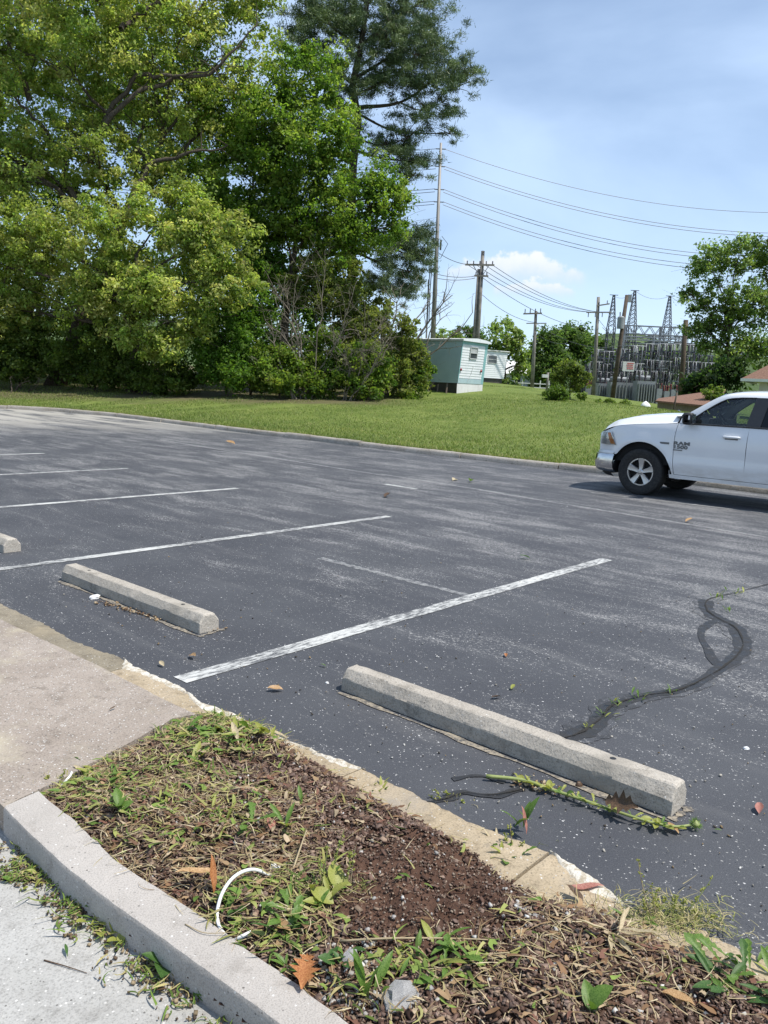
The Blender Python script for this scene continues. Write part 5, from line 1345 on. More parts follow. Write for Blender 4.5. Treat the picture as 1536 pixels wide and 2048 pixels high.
def trailer2():
    C = at(975, 770, 64); C.z = float(TH(C.x, C.y)[0]); root = empty('trailer_home', C)
    e = Vector((math.cos(R(35)), math.sin(R(35)), 0)); sd = Vector((-e.y, e.x, 0)); n = Vector((e.y, -e.x, 0)); zb = at(1000, 757, 64).z - C.z; H = at(1000, 703, 64).z - C.z
    w = 2.5; S = -e * .6; rows = []
    for j in range(14):
        a, b = zb + (H - zb) * j / 14, zb + (H - zb) * (j + 1) / 14; k = lambda z: e * (.25 * (z - zb) / (H - zb))
        rows += [[S + n * .015 + Vector((0, 0, a)), S + e * (w - .25) + k(a) + n * .015 + Vector((0, 0, a))], [S + Vector((0, 0, b)), S + e * (w - .25) + k(b) + Vector((0, 0, b))]]
    MB().grid(rows).build('end_wall', MATS['siding_white'], root)
    E1 = S + e * (w - .25)
    MB().grid([[E1 + Vector((0, 0, zb)), E1 + sd * 9 + Vector((0, 0, zb))], [E1 + e * .25 + Vector((0, 0, H)), E1 + e * .25 + sd * 9 + Vector((0, 0, H))]]).grid([[S + Vector((0, 0, zb)), S + sd * 9 + Vector((0, 0, zb))], [S + Vector((0, 0, H)), S + sd * 9 + Vector((0, 0, H))]]).build('side_wall', MATS['siding_white'], root)
    MB().grid([[S + n * .12 - e * .06 + Vector((0, 0, H + .02)), S + n * .12 + e * (w + .1) + Vector((0, 0, H + .02))], [S + n * .12 - e * .06 + Vector((0, 0, H + .09)), S + n * .12 + e * (w + .1) + Vector((0, 0, H + .09))], [S + sd * 9 - e * .06 + Vector((0, 0, H + .12)), S + sd * 9 + e * (w + .1) + Vector((0, 0, H + .12))]]).build('roof', MATS['fascia_white'], root)
    MB().box((E1.x * .5 + S.x * .5 + sd.x * 4.4, E1.y * .5 + S.y * .5 + sd.y * 4.4, zb / 2 - .2), (w - .4, 8.6, zb + .4), math.atan2(e.y, e.x)).build('skirt', MATS['board_dark'], root)
    wd = empty('window', (0, 0, 0), 0, root); a, b, z0, z1 = S + e * .45 + n * .025, S + e * 1.35 + n * .025, zb + 1.15, zb + 1.72
    MB().add([a + Vector((0, 0, z0)), b + Vector((0, 0, z0)), b + Vector((0, 0, z1)), a + Vector((0, 0, z1))], [(0, 1, 2, 3)]).build('pane', MATS['house_glass'], wd)
    mb = MB()
    for p, q in (((a, z0), (b, z0)), ((a, z1), (b, z1)), ((a, z0), (a, z1)), ((b, z0), (b, z1)), ((a, (z0 + z1) / 2), (b, (z0 + z1) / 2))): mb.beam(p[0] + Vector((0, 0, p[1])), q[0] + Vector((0, 0, q[1])), .05, .05, n)
    mb.build('window_frame', MATS['blind_grey'], wd)
    tag(root, 'plain white trailer home partly hidden behind the teal one', 'trailer home')
trailer2()
def far_house():
    C = at(1045, 769, 92); C.z = float(TH(C.x, C.y)[0]); root = empty('far_house', C); z1 = at(1045, 748, 92).z - C.z
    MB().box((0, 4, z1 / 2 - .3), (5.0, 7, z1 + .6)).build('wall', MATS['siding_white'], root)
    MB().add([(-2.9, .2, z1 - .05), (2.9, .2, z1 - .05), (2.9, 7.8, z1 - .05), (-2.9, 7.8, z1 - .05), (-2.9, 4, z1 + 1.5), (2.9, 4, z1 + 1.5)], [(0, 1, 5, 4), (3, 4, 5, 2), (0, 4, 3), (1, 2, 5)]).build('roof', MATS['fascia_white'], root)
    w = MB().box((-.6, .47, z1 * .55), (.7, .06, 1.0)).build('window', MATS['house_glass'], root)
    MB().box((-.6, .44, z1 * .55), (.06, .05, 1.0)).build('window_frame', MATS['fascia_white'], w)
    tag(root, 'white house with a dark window glimpsed between the far trees', 'house')
    f = empty('rail_fence', at(1045, 771, 84)); f.location.z = float(TH(f.location.x, 84)[0])
    for k in range(7): MB().box((-2.7 + .9 * k, 0, .45), (.10, .10, 1.3)).build('post', MATS['fascia_white'], f)
    for z in (.35, .75): MB().box((0, -.07, z), (5.6, .04, .10)).build('rail', MATS['fascia_white'], f)
    tag(f, 'white rail fence in front of the far white house', 'fence')
far_house()
def brick_house():
    Y = 52; cl = at(1484, 757, Y); root = empty('bungalow', (cl.x, Y, float(TH(cl.x, Y)[0])), R(-30)); g = root.location
    ez = cl.z - g.z; L = 11; D = 8
    MB().box((L / 2 + 1.0, D / 2 + .4, ez / 2 - .4), (L, D, ez + .8)).build('wall', MATS['house_tan'], root)
    rz = ez + 2.6
    mb = MB(); a = [(0, -.3, ez), (L + 2, -.3, ez), (L + 2, D + 1, ez), (0, D + 1, ez), (3.6, D / 2, rz), (L - 1.4, D / 2, rz)]
    mb.add(a, [(0, 1, 5, 4), (3, 4, 5, 2), (0, 4, 3), (1, 2, 5)]).build('roof', MATS['roof_shingle'], root)
    mb = MB(); mb.beam((-.02, -.32, ez - .08), (L + 2, -.32, ez - .08), .05, .18).beam((-.02, -.32, ez - .08), (-.02, D + 1, ez - .08), .05, .18).build('fascia', MATS['fascia_white'], root)
    mb = MB(); mb.grid([[(0, -.3, ez - .06), (L + 2, -.3, ez - .06)], [(0, D + 1, ez - .06), (L + 2, D + 1, ez - .06)]]).build('soffit', MATS['fascia_white'], root)
    tag(root, 'tan bungalow with brown hip roof at the right edge', 'house')
brick_house()
def shed():
    Y = 44; a = at(1311, 801, Y); b = at(1400, 786, Y + 3); c = at(1450, 791, Y - 1)
    root = empty('shed', (a.x, Y, float(TH(a.x, Y)[0]) - .3)); g = Vector(root.location)
    a, b = a - g, b - g; L = 4.6; d = Vector((.96, -.10, 0)).normalized(); bk = Vector((.1, 1, 0)).normalized()
    p0 = a; p1 = at(1425, 812, 41) - g; p2 = at(1452, 778, 46) - g; p3 = at(1317, 796.5, 46) - g; d = (p1 - p0); L = d.length; d.z = 0; d.normalize()
    t = Vector((0, 0, .10))
    MB().add([p0, p1, p2, p3, p0 - t, p1 - t, p2 - t, p3 - t], [(0, 1, 2, 3), (7, 6, 5, 4), (0, 4, 5, 1), (1, 5, 6, 2), (2, 6, 7, 3), (3, 7, 4, 0)]).build('roof', MATS['roof_shingle'], root)
    q0 = p0 + d * .25 + bk * .3; n = 20
    for k in range(n):
        x0 = q0 + d * (L - .5) * k / n; x1 = q0 + d * (L - .5) * (k + .93) / n
        MB().add([Vector((x0.x, x0.y, -.8)), Vector((x1.x, x1.y, -.8)), Vector((x1.x, x1.y, a.z - .06)), Vector((x0.x, x0.y, a.z - .06))] + [Vector((x0.x, x0.y + .03, -.8)), Vector((x1.x, x1.y + .03, -.8)), Vector((x1.x, x1.y + .03, a.z - .06)), Vector((x0.x, x0.y + .03, a.z - .06))], [(0, 1, 2, 3), (0, 4, 5, 1), (1, 5, 6, 2), (3, 2, 6, 7), (0, 3, 7, 4)]).build('plank', MATS['shed_wood'], root)
    q3 = p3 + d * .3 - bk * .3
    MB().add([Vector((q0.x, q0.y, -.8)), Vector((q0.x, q0.y, p0.z - .06)), Vector((q3.x, q3.y, p3.z - .1)), Vector((q3.x, q3.y, -.8))], [(0, 1, 2, 3)]).build('side_wall', MATS['shed_wood'], root)
    tag(root, 'low brown plank shed with a rusty brown roof beyond the truck hood', 'shed')
shed()
# ================================================================== poles, wires, substation
def pole(name, label, bx, tx, ty, Y, r0, r1, mat, base_py=None):
    """round pole standing under column bx at depth Y, its top at photograph point (tx, ty)"""
    t = at(tx, ty, Y); b0 = at(bx, base_py or 790, Y); b = ground(b0.x, Y); root = empty(name, b)
    MB().tube([Vector((0, 0, -.3)), (t - b) * .5, t - b], [r0, (r0 + r1) / 2, r1], 12).build('pole_shaft', MATS[mat], root, smooth=True)
    tag(root, label, 'utility pole'); return root, b, t
def insul(mb, p, q, r=.05, n=5):
    p, q = Vector(p), Vector(q); pts = []; rr = []
    for i in range(n * 2 + 1): pts.append(p.lerp(q, i / (n * 2))); rr.append(r if i % 2 else r * .45)
    mb.tube(pts, rr, 7)
# tall steel transmission pole
r1, B1, T1 = pole('transmission_pole', 'tallest slender grey pole rising behind the trailer roof', 866.5, 882, 286, 60, .21, .085, 'pole_steel', 690)
def on1(py): # point on the pole at photograph height
    k = (py - 286) / (690 - 286); return at(882 + (866.5 - 882) * k, py, 60)
for py in (298, 333, 379, 404):
    c = on1(py) - B1; MB().beam(c - Vector((.35, 0, 0)), c + Vector((.35, 0, 0)), .06, .06).build('bracket', MATS['galvanised'], r1)
mb = MB(); c = on1(490) - B1; mb.box(c + Vector((.25, -.1, 0)), (.12, .12, .7)); mb.box(c + Vector((-.3, 0, -1.2)), (.9, .08, .08)); mb.tube([c + Vector((.3, -.1, .6)), c + Vector((.75, -.1, .1)), c + Vector((.3, -.1, -.9))], .02, 5); mb.build('switch_gear', MATS['galvanised_dark'], r1)
mb = MB(); c = on1(560) - B1
for dx in (-.45, -.33): mb.tube([c + Vector((dx, -.2, 1.5)), c + Vector((dx - .05, -.2, -1)), c + Vector((dx, -.15, -3))], .035, 5)
mb.build('cable_riser', MATS['galvanised_dark'], r1)
MB().tube([Vector((-.5, -.1, -.2)), on1(560) - B1 + Vector((-.5, -.1, 0))], .06, 8).build('conduit', MATS['pole_steel'], r1)
# twin pole with crossarm
r2, B2, T2 = pole('distribution_pole', 'twin wooden pole with crossarm standing over the trailer', 955, 966, 502, 62, .17, .13, 'pole_wood', 680)
c2 = at(962, 540, 62) - B2
MB().tube([Vector((-.29, .05, -.3)), at(960, 538, 62) - B2 + Vector((-.08, .05, 0))], [.13, .11], 10).build('second_shaft', MATS['pole_wood'], r2, smooth=True)
def arm(root, B, pxl, pyl, pxr, pyr, Y, n_ins, th=.12, name='crossarm', up=True, mat='pole_wood', ih=.22):
    a, b = at(pxl, pyl, Y) - B, at(pxr, pyr, Y) - B; a.y -= .2; b.y -= .2
    MB().beam(a, b, th, th).build(name, MATS[mat], root)
    for k in range(n_ins):
        p = a.lerp(b, (k + .3) / (n_ins - .4) if n_ins > 1 else .5); p.z += th / 2 if up else -th / 2
        mb = MB(); insul(mb, p, p + Vector((0, 0, ih if up else -ih)), .055); mb.build('insulator', MATS['insulator'], root, smooth=True)
arm(r2, B2, 930, 530, 988, 531, 62, 5)
arm(r2, B2, 948, 552, 976, 553, 62, 3)
mb = MB(); mb.beam(at(945, 530, 62) - B2 - Vector((0, .22, 0)), at(960, 556, 62) - B2 - Vector((0, .22, 0)), .05, .05).beam(at(978, 530, 62) - B2 - Vector((0, .22, 0)), at(962, 556, 62) - B2 - Vector((0, .22, 0)), .05, .05).build('brace', MATS['galvanised'], r2)
# slim pole with a T top
r3, B3, T3 = pole('distribution_pole', 'slim grey pole with T top standing alone on the lawn', 1063, 1072, 622, 72, .17, .12, 'pole_wood')
arm(r3, B3, 1046, 628, 1083, 627, 72, 4, .12, ih=.35)
arm(r3, B3, 1052, 647, 1092, 647, 72, 0, .08)
# wooden pole with crossarms
r4, B4, T4 = pole('distribution_pole', 'brown wooden pole with slanting crossarms left of the substation', 1187, 1197, 594, 82, .20, .15, 'pole_wood')
arm(r4, B4, 1172, 625, 1222, 625, 82, 4, .12, up=False, ih=.4)
arm(r4, B4, 1192, 612, 1218, 608, 82, 2, .12, ih=.3)
# leaning dark pole with a can transformer
r5, B5, T5 = pole('leaning_pole', 'dark leaning pole carrying a grey transformer can', 1225, 1254, 590, 80, .22, .17, 'pole_dark_wood')
c = at(1240, 646, 80) - B5; mb = MB(); mb.tube([c + Vector((-.0, -.25, -.55)), c + Vector((0, -.25, .5)), c + Vector((0, -.25, .62))], [.34, .34, .2], 14)
mb.build('transformer_can', MATS['substation_grey'], r5, angle=40)
mb = MB(); insul(mb, c + Vector((.1, -.25, .6)), c + Vector((.12, -.25, 1.0)), .07); insul(mb, c + Vector((-.12, -.25, .6)), c + Vector((-.14, -.25, 1.0)), .07); mb.build('bushing', MATS['insulator'], r5, smooth=True)
MB().box(at(1259, 597, 80) - B5, (.35, .25, .7)).build('cutout_switch', MATS['substation_grey'], r5)
# thin far pole, dark pole in the substation, pole by the right tree
r6, B6, T6 = pole('distribution_pole', 'thin far pole with small crossarm between the two dark trees', 1147, 1150, 660, 95, .13, .10, 'pole_wood')
arm(r6, B6, 1141, 667, 1160, 667, 95, 2, .1)
r7, B7, T7 = pole('service_pole', 'thick dark post standing in front of the right substation bays', 1362, 1372, 640, 74, .24, .20, 'pole_dark_wood')
r8, B8, T8 = pole('light_post', 'short thin dark post beside the shed behind the truck hood', 1349, 1354, 785, 42, .05, .04, 'pole_dark_wood')
r9, B9, T9 = pole('marker_post', 'short post with white box on the lawn left of the small tree', 1093, 1096, 745, 58, .09, .08, 'pole_wood')
MB().box(at(1090, 752, 58) - B9, (.4, .3, .22)).build('white_box', MATS['fascia_white'], r9)
# wires
def wire(label, p, q, sag, r=.02, n=26, ext=0):
    p, q = Vector(p), Vector(q); L = (q - p).length; root = None
    pts = [p.lerp(q, i / n) - Vector((0, 0, sag * 4 * (i / n) * (1 - i / n))) for i in range(n + 1)]
    o = MB().tube([x - p for x in pts], r, 5).build('power_line', MATS['wire'], loc=p)
    return tag(o, label, 'wire', 'overhead power lines')
spans = [(298, 1536, 425, 1, .018, 'highest thin wire'), (332, 1536, 466, 2.2, .02, 'upper wire of the top pair'), (338, 1536, 473, 2.2, .02, 'lower wire of the top pair'), (378, 1385, 505, 1.9, .02, 'upper wire of the middle pair'), (384, 1378, 512, 1.9, .02, 'lower wire of the middle pair'), (403, 1385, 528, 1.9, .02, 'upper wire of the bottom pair'), (409, 1380, 536, 1.9, .02, 'lower wire of the bottom pair')]
for py, ex, ey, sag, r, lab in spans:
    p = on1(py) + Vector((.3, 0, 0))
    # aim through the photograph point, well beyond the frame
    d = at(ex, ey, 66) - p; L = d.length
    q = p + d * 1.35; sg = .055 * (q - p).length * (.9 if ex > 1500 else .75); 
    k = 1 / 1.35; q.z = (at(ex, ey, 66).z + sg * 4 * k * (1 - k) - p.z * (1 - k)) / k
    wire(lab + ' sweeping right from the tallest pole', p, q, sg, r)
    pl = on1(py) - Vector((.3, 0, 0)); ql = pl + Vector((-24, -7, -1.0)); ql.z = at(740, py + 10, 57).z + (py - 380) * -.0
    wire(lab.replace('wire', 'short wire') + ' running left from the tallest pole into the pine', pl, ql, .9, r)
for k, (a, b, lab) in enumerate((((933, 528), (1176, 624), 'first'), ((950, 528), (1184, 624), 'second'), ((970, 530), (1206, 624), 'third'), ((985, 530), (1219, 626), 'fourth'), ((962, 553), (1190, 660), 'lowest'))):
    wire(lab + ' slanting wire from the twin pole crossarm to the brown wooden pole', at(*a, 62), at(*b, 82), .75, .02)
wire('thin wire from the twin pole to the slim T topped pole', at(965, 590, 62), at(1072, 645, 72), .4, .018)
wire('thin wire from the slim T topped pole to the leaning pole', at(1074, 648, 72), at(1248, 690, 80), .9, .018)
wire('slack service wire from the slim T topped pole to the far pole', at(1074, 668, 72), at(1150, 680, 95), .6, .018)
for k, (a, b, lab) in enumerate((((876, 505), (935, 529), 'upper'), ((873, 548), (950, 552), 'middle'), ((872, 556), (950, 556), 'lower'))):
    wire(lab + ' short wire linking the tallest pole to the twin pole', at(*a, 60), at(*b, 62), .15, .022)
for k, (a, b, lab) in enumerate((((1150, 668), (1188, 700), 'upper'), ((1152, 690), (1240, 705), 'middle'), ((1155, 706), (1246, 722), 'lower'))):
    wire(lab + ' wire from the far thin pole into the substation', at(*a, 95), at(*b, 82), .4, .02)
for k, (a, b, lab) in enumerate((((1198, 640), (1300, 735), 'first'), ((1205, 655), (1330, 735), 'second'), ((1200, 672), (1360, 735), 'third'), ((1225, 628), (1266, 640), 'short'))):
    wire(lab + ' feeder wire dropping from the brown pole into the substation', at(*a, 82), at(*b, 92), .5, .02)
wire('wire joining the first and second lattice mast tips', at(1228, 592, 100), at(1271, 582, 100), .5, .018)
wire('wire joining the second and third lattice mast tips', at(1271, 582, 100), at(1340, 592, 100), .6, .018)
wire('wire leaving the third lattice mast tip to the right', at(1340, 592, 100), at(1420, 612, 100), .6, .018)
# ---- lattice masts
def mast(label, px, pt, pb, Y, w0, w1):
    t = at(px, pt, Y); b = ground(t.x, Y); root = empty('lattice_mast', b); H = t.z - b.z; zb = at(px, pb, Y).z - b.z
    def cor(z, k):
        f = min(1, max(0, (z - zb) / (H - zb))); w = w0 + (w1 - w0) * f; sx, sy = ((-1, -1), (1, -1), (1, 1), (-1, 1))[k % 4]; return Vector((sx * w / 2, sy * w / 2, z))
    for k in range(4): MB().beam(cor(-.2, k), cor(zb, k), .10, .10).beam(cor(zb, k), cor(H, k), .055, .055).build('leg', MATS['galvanised_dark'], root)
    mb = MB(); n = 11
    zs = [0 + zb * i / 5 for i in range(6)] + [zb + (H - zb) * (1 - (1 - i / 9) ** 1.15) for i in range(1, 10)]
    for z0, z1 in zip(zs[:-1], zs[1:]):
        for k in range(4):
            mb.beam(cor(z0, k), cor(z1, k + 1), .04, .04); mb.beam(cor(z0, k + 1), cor(z1, k), .04, .04)
    mb.build('lattice', MATS['galvanised_dark'], root)
    MB().beam(Vector((-.5, 0, H)), Vector((.5, 0, H)), .07, .07).build('cap_arm', MATS['galvanised_dark'], root)
    tag(root, label, 'lattice mast')
mast('leftmost of three lattice masts, partly behind the brown wooden pole', 1228, 590, 655, 100, .85, .2)
mast('middle and tallest lattice mast beside the leaning pole', 1270, 581, 650, 100, .9, .2)
mast('right lattice mast standing behind the steel truss', 1340, 592, 655, 104, .9, .2)
# ---- substation bays: columns, trusses, bus tubes with insulators
def truss(label, x0, x1, py, Y, h, mat='galvanised'):
    a, b = at(x0, py, Y), at(x1, py, Y); b.z = a.z; root = empty('steel_truss', a); mb = MB(); L = (b - a).length; d = (b - a).normalized(); n = int(L / .6)
    lo = []
    for yy in (0, .55):
        for zz in (0, -h): mb.beam(Vector((0, yy, zz)), d * L + Vector((0, yy, zz)), .10, .10)
    for k in range(n):
        p, q = d * L * k / n, d * L * (k + 1) / n; up_, dn = (0, -h) if k % 2 else (-h, 0)
        mb.beam(p + Vector((0, 0, up_)), q + Vector((0, 0, dn)), .06, .06); mb.beam(p + Vector((0, .55, up_)), q + Vector((0, .55, dn)), .06, .06); mb.beam(p + Vector((0, 0, 0)), q + Vector((0, .55, 0)), .05, .05)
    mb.build('lattice', MATS[mat], root)
    for t in (.02, .5, .98):
        p = a + d * L * t; g = float(TH(p.x, p.y)[0]) - a.z
        for yy in (0, .55): MB().beam(Vector((p.x - a.x, yy, g)), Vector((p.x - a.x, yy, 0)), .14, .14).build('column', MATS[mat], root)
    tag(root, label, 'steel truss')
truss('highest steel truss beam spanning the substation', 1248, 1400, 650, 98, .95)
truss('pale steel truss below the highest beam of the substation', 1246, 1372, 672, 95, .35, 'substation_grey')
def bay(label, px, Y, top, wpx, seed):
    """one switch bay: frame, bus tubes, insulator stacks and dropper pipes"""
    rs = random.Random(seed); b = at(px, 800, Y); g = ground(b.x, Y); root = empty('switch_bay', g); k = pxm(Y); w = wpx * k; Z = lambda py: at(px, py, Y).z - g.z
    zt = Z(top)
    for x, yy in ((-w / 2, 0), (w / 2, 0), (-w / 2, 1.2), (w / 2, 1.2)): MB().beam((x, yy, -.2), (x, yy, zt), .14, .14).build('column', MATS['galvanised_dark'], root)
    zj = rs.uniform(-.35, .35); lv = [zt, zt - (zt - .3) * .30 + zj, zt - (zt - .3) * .54 - zj * .6]
    for z in lv:
        for yy in (0, 1.2): MB().beam((-w / 2 - .2, yy, z), (w / 2 + .2, yy, z), .13, .13).build('cross_beam', MATS[rs.choice(('galvanised', 'galvanised_dark', 'galvanised_dark'))], root)
    n = 3
    for li, z in enumerate(lv):
        for i in range(n):
            x = -w / 2 + w * (i + .5) / n + rs.uniform(-.2, .2)
            for yy in (-.1, 1.1):
                mb = MB(); insul(mb, (x, yy, z + .07), (x + rs.uniform(-.12, .12), yy, z + .75), .10, 4); mb.build('insulator', MATS['insulator' if rs.random() < .8 else 'insulator_pale'], root, smooth=True)
            mb = MB(); insul(mb, (x, -.1, z - .07), (x + rs.uniform(-.2, .2), -.1, z - .7), .12, 4); mb.build('insulator', MATS['insulator'], root, smooth=True)
            mb = MB(); mb.tube([(x + .1, -.3, z + .8), (x + .1, -.35, z - .2), (x + rs.uniform(-.5, .5), -.3, z - rs.uniform(.5, 2.6))], rs.uniform(.02, .045), 6); mb.build('dropper_pipe', MATS['substation_grey' if rs.random() < .25 else 'galvanised'], root, smooth=True)
        MB().tube([(-w / 2 - .3, -.1, z + .78), (w / 2 + .3, -.1, z + .78)], .055, 7).build('bus_tube', MATS['substation_grey'], root, smooth=True)
        MB().tube([(-w / 2 - .3, 1.1, z + .80), (w / 2 + .3, 1.1, z + .80)], .055, 7).build('bus_tube', MATS['galvanised'], root, smooth=True)
    mb = MB()
    for i in range(11):
        x0, x1 = rs.uniform(-w / 2, w / 2), rs.uniform(-w / 2, w / 2); mb.beam((x0, rs.uniform(0, 1.2), rs.uniform(.2, zt * .5)), (x1, rs.uniform(0, 1.2), rs.uniform(zt * .5, zt)), .05, .05)
    mb.build('brace', MATS['galvanised_dark'], root)
    for i in range(2):
        x = (-w / 4 if i == 0 else w / 4) + rs.uniform(-.1, .1); h = rs.uniform(1.2, 1.9); c_ = MB().box((x, -.6 - .13 * i, h / 2 - .013 * i), (rs.uniform(.5, .62), .7, h)).build('switch_cabinet', MATS['substation_grey'], root)
        for s_ in (-.2, 0, .2):
            mb = MB(); insul(mb, (x + s_, -.6, h), (x + s_ * 1.4, -.6, h + .6), .09, 3); mb.build('bushing', MATS['copper_red' if rs.random() < .6 else 'insulator'], c_, smooth=True)
    tag(root, label, 'substation bay', 'switch bays of the substation')
for i, (px, Y, top, w, lab) in enumerate(((1180, 96, 712, 26, 'leftmost switch bay, seen between the small tree and brown pole'), (1206, 98, 716, 26, 'switch bay framed between the brown pole and leaning pole'), (1236, 94, 712, 22, 'switch bay directly behind the leaning pole'), (1262, 90, 706, 28, 'switch bay just right of the leaning pole behind the sign'),
        (1290, 92, 702, 28, 'switch bay third from the dark post on the right'), (1318, 92, 702, 28, 'switch bay second from the dark post on the right'), (1346, 92, 702, 28, 'switch bay immediately left of the thick dark post'), (1374, 92, 704, 26, 'switch bay immediately right of the thick dark post'), (1402, 94, 710, 26, 'rightmost switch bay half hidden by the large tree'))):
    bay(lab, px, Y, top, w, 40 + i)
for i, (px, Y, top, w, lab) in enumerate(((1194, 110, 690, 30, 'tall rear switch bay glimpsed left of the leaning pole'), (1250, 108, 684, 34, 'tall rear switch bay under the left end of the top truss'), (1304, 108, 684, 34, 'tall rear switch bay under the middle of the top truss'), (1356, 110, 686, 34, 'tall rear switch bay under the right end of the top truss'))):
    bay(lab, px, Y, top, w, 70 + i)
def transformer(label, px, Y, w, h, top):
    b = at(px, 800, Y); g = ground(b.x, Y); root = empty('transformer', g)
    MB().box((0, 0, h / 2), (w, 1.5, h)).build('tank', MATS['substation_grey'], root)
    for k in range(7): MB().box((-w / 2 + w * (k + .5) / 7, -.95, h * .5), (.07, .38, h * .75)).build('radiator_fin', MATS['substation_grey'], root)
    for x in (-.3, 0, .3):
        mb = MB(); insul(mb, (x * w, -.2, h), (x * w * 1.25, -.2, h + 1.0), .14, 5); mb.build('bushing', MATS['insulator'], root, smooth=True)
    MB().tube([(-w * .4, .4, h + .35), (w * .4, .4, h + .35)], .22, 10).build('oil_tank', MATS['substation_grey'], root, smooth=True)
    tag(root, label, 'transformer')
transformer('pale grey transformer with fins low behind the weeds', 1238, 84, 2.4, 2.0, 0)
transformer('pale grey transformer tank beside the shed roof', 1285, 82, 1.8, 2.3, 0)
transformer('grey transformer low between the leaning pole and brown pole', 1206, 86, 1.6, 1.8, 0)
s = at(1257, 733, 78); root = empty('warning_sign', s - Vector((0, 0, s.z - float(TH(s.x, 78)[0])))); z = s.z - root.location.z
MB().box((0, 0, z), (1.1, .05, .9)).build('panel', MATS['sign_white'], root)
for r_ in range(4): MB().box((.14 + random.uniform(-.05, .05), -.03, z + .30 - .17 * r_), (.62, .02, .07)).build('red_lettering', MATS['sign_red'], root)
MB().beam((0, .06, -.2), (0, .06, z), .1, .1).build('post', MATS['galvanised'], root)
tag(root, 'white sign panel with red lettering before the switch bays', 'sign')
# heap of white bags at the lawn's end
for px, py, sc, lab in ((1290, 819, 1.0, 'white plastic sack slumped at the end of the lawn'), (1358, 818, .7, 'small blue bag beside the thin dark post')):
    p = at(px, py, 41.0); p.z = float(TH(p.x, p.y)[0]); mb = MB(); rows = []
    for v in np.linspace(0, 1, 7):
        rr = .22 * sc * math.sin(math.pi * (.15 + .85 * v)) ** .7 * (1 - .35 * v); rows.append([(rr * 1.3 * math.cos(a) * (1 + .12 * math.sin(3 * a + v * 5)), rr * math.sin(a), v * .42 * sc) for a in np.linspace(0, 2 * math.pi, 13)])
    o = mb.grid(rows).build('plastic_sack', MATS['white_plastic'] if sc == 1 else plain('blue_plastic', (.03, .05, .16), .5), loc=p, smooth=True); tag(o, lab, 'sack')
# ================================================================== the bed's litter and the small things lying about
def sample_bed(n, weight=None, margin=.0):
    lo, hi = bed_np.min(0), bed_np.max(0); out = []
    got = 0
    while got < n:
        P_ = lo + (hi - lo) * rng.random((n * 3, 2)); d = poly_dist(P_, bed_np); P_ = P_[d > margin]
        z = bedz(P_); Q = np.column_stack([P_, z]); px, py = proj_np(Q)
        ok = (py > 1380) & (py < 2110) & (px > -40) & (px < 1600) & ((Q @ np.array(FW)) > .5); Q, px, py = Q[ok], px[ok], py[ok]
        if weight is not None:
            k = rng.random(len(Q)) < weight(px, py); Q = Q[k]
        out.append(Q); got += len(Q)
    return np.concatenate(out)[:n]
def ell(px, py, cx, cy, rx, ry, soft=.5):
    d = np.sqrt(((px - cx) / rx) ** 2 + ((py - cy) / ry) ** 2); return np.clip((1 + soft - d) / soft, 0, 1)
bare_z = lambda px, py: np.maximum(ell(px, py, 850, 1785, 165, 100), ell(px, py, 930, 1700, 90, 45) * .7)
w_chip = lambda px, py: np.clip(1.0 - .95 * bare_z(px, py), .03, 1)
def chips_mesh(name, Q, lmin, lmax, asp, th, cols, lift=.004):
    n = len(Q); L = lmin + (lmax - lmin) * rng.random(n) ** 2.2; Wd = L * rng.uniform(*asp, n); a = rng.uniform(0, 2 * np.pi, n)
    nz = rng.normal(0, .42, (n, 2)); N = np.column_stack([nz, np.ones(n)]); N /= np.linalg.norm(N, axis=1)[:, None]
    T = np.column_stack([np.cos(a), np.sin(a), np.zeros(n)]); T -= N * (T * N).sum(1)[:, None]; T /= np.linalg.norm(T, axis=1)[:, None]; B = np.cross(N, T)
    C = Q + np.array([0, 0, 1]) * (lift + rng.random(n) * .006)[:, None]
    V = []
    for s in (-1, 1):
        for (u, v) in ((-1, -1), (1, -1), (1, 1), (-1, 1)):
            ju = rng.uniform(.6, 1.1, n); jv = rng.uniform(.5, 1.1, n)
            V.append(C + T * (u * ju * L * .5)[:, None] + B * (v * jv * Wd * .5)[:, None] + N * (s * th * .5))
    V = np.stack(V, 1).reshape(-1, 3)
    f = np.array([(3, 2, 1, 0), (4, 5, 6, 7), (0, 1, 5, 4), (1, 2, 6, 5), (2, 3, 7, 6), (3, 0, 4, 7)])
    F = (np.arange(n)[:, None, None] * 8 + f[None]).reshape(-1, 4)
    c = np.array(cols)[rng.integers(0, len(cols), n)] * rng.uniform(.7, 1.3, (n, 1))
    return np_mesh(name, V, F, MATS['chips'], np.repeat(c, 6, 0))
MULCH = [(.085, .05, .036), (.12, .072, .053), (.16, .102, .078), (.21, .15, .12), (.065, .038, .028), (.27, .195, .14), (.13, .09, .073)]
Q = sample_bed(24000, w_chip, .012)
tag(link('bark_mulch', chips_mesh('bark_mulch', Q, .007, .032, (.28, .75), .004, MULCH)), 'dark reddish brown bark mulch chips covering the planting bed', 'mulch', kind='stuff')
Q = sample_bed(16000, None, -.005)
tag(link('soil_crumbs', chips_mesh('soil_crumbs', Q, .003, .011, (.5, 1), .005, [(.07, .04, .03), (.12, .075, .055), (.17, .12, .09), (.28, .22, .17)], .001)), 'small crumbs of brown soil over the planting bed', 'soil', kind='stuff')
Q = sample_bed(420, lambda px, py: np.maximum(ell(px, py, 700, 1960, 60, 60), np.maximum(ell(px, py, 1080, 1850, 60, 40) * .25, .03)), 0)
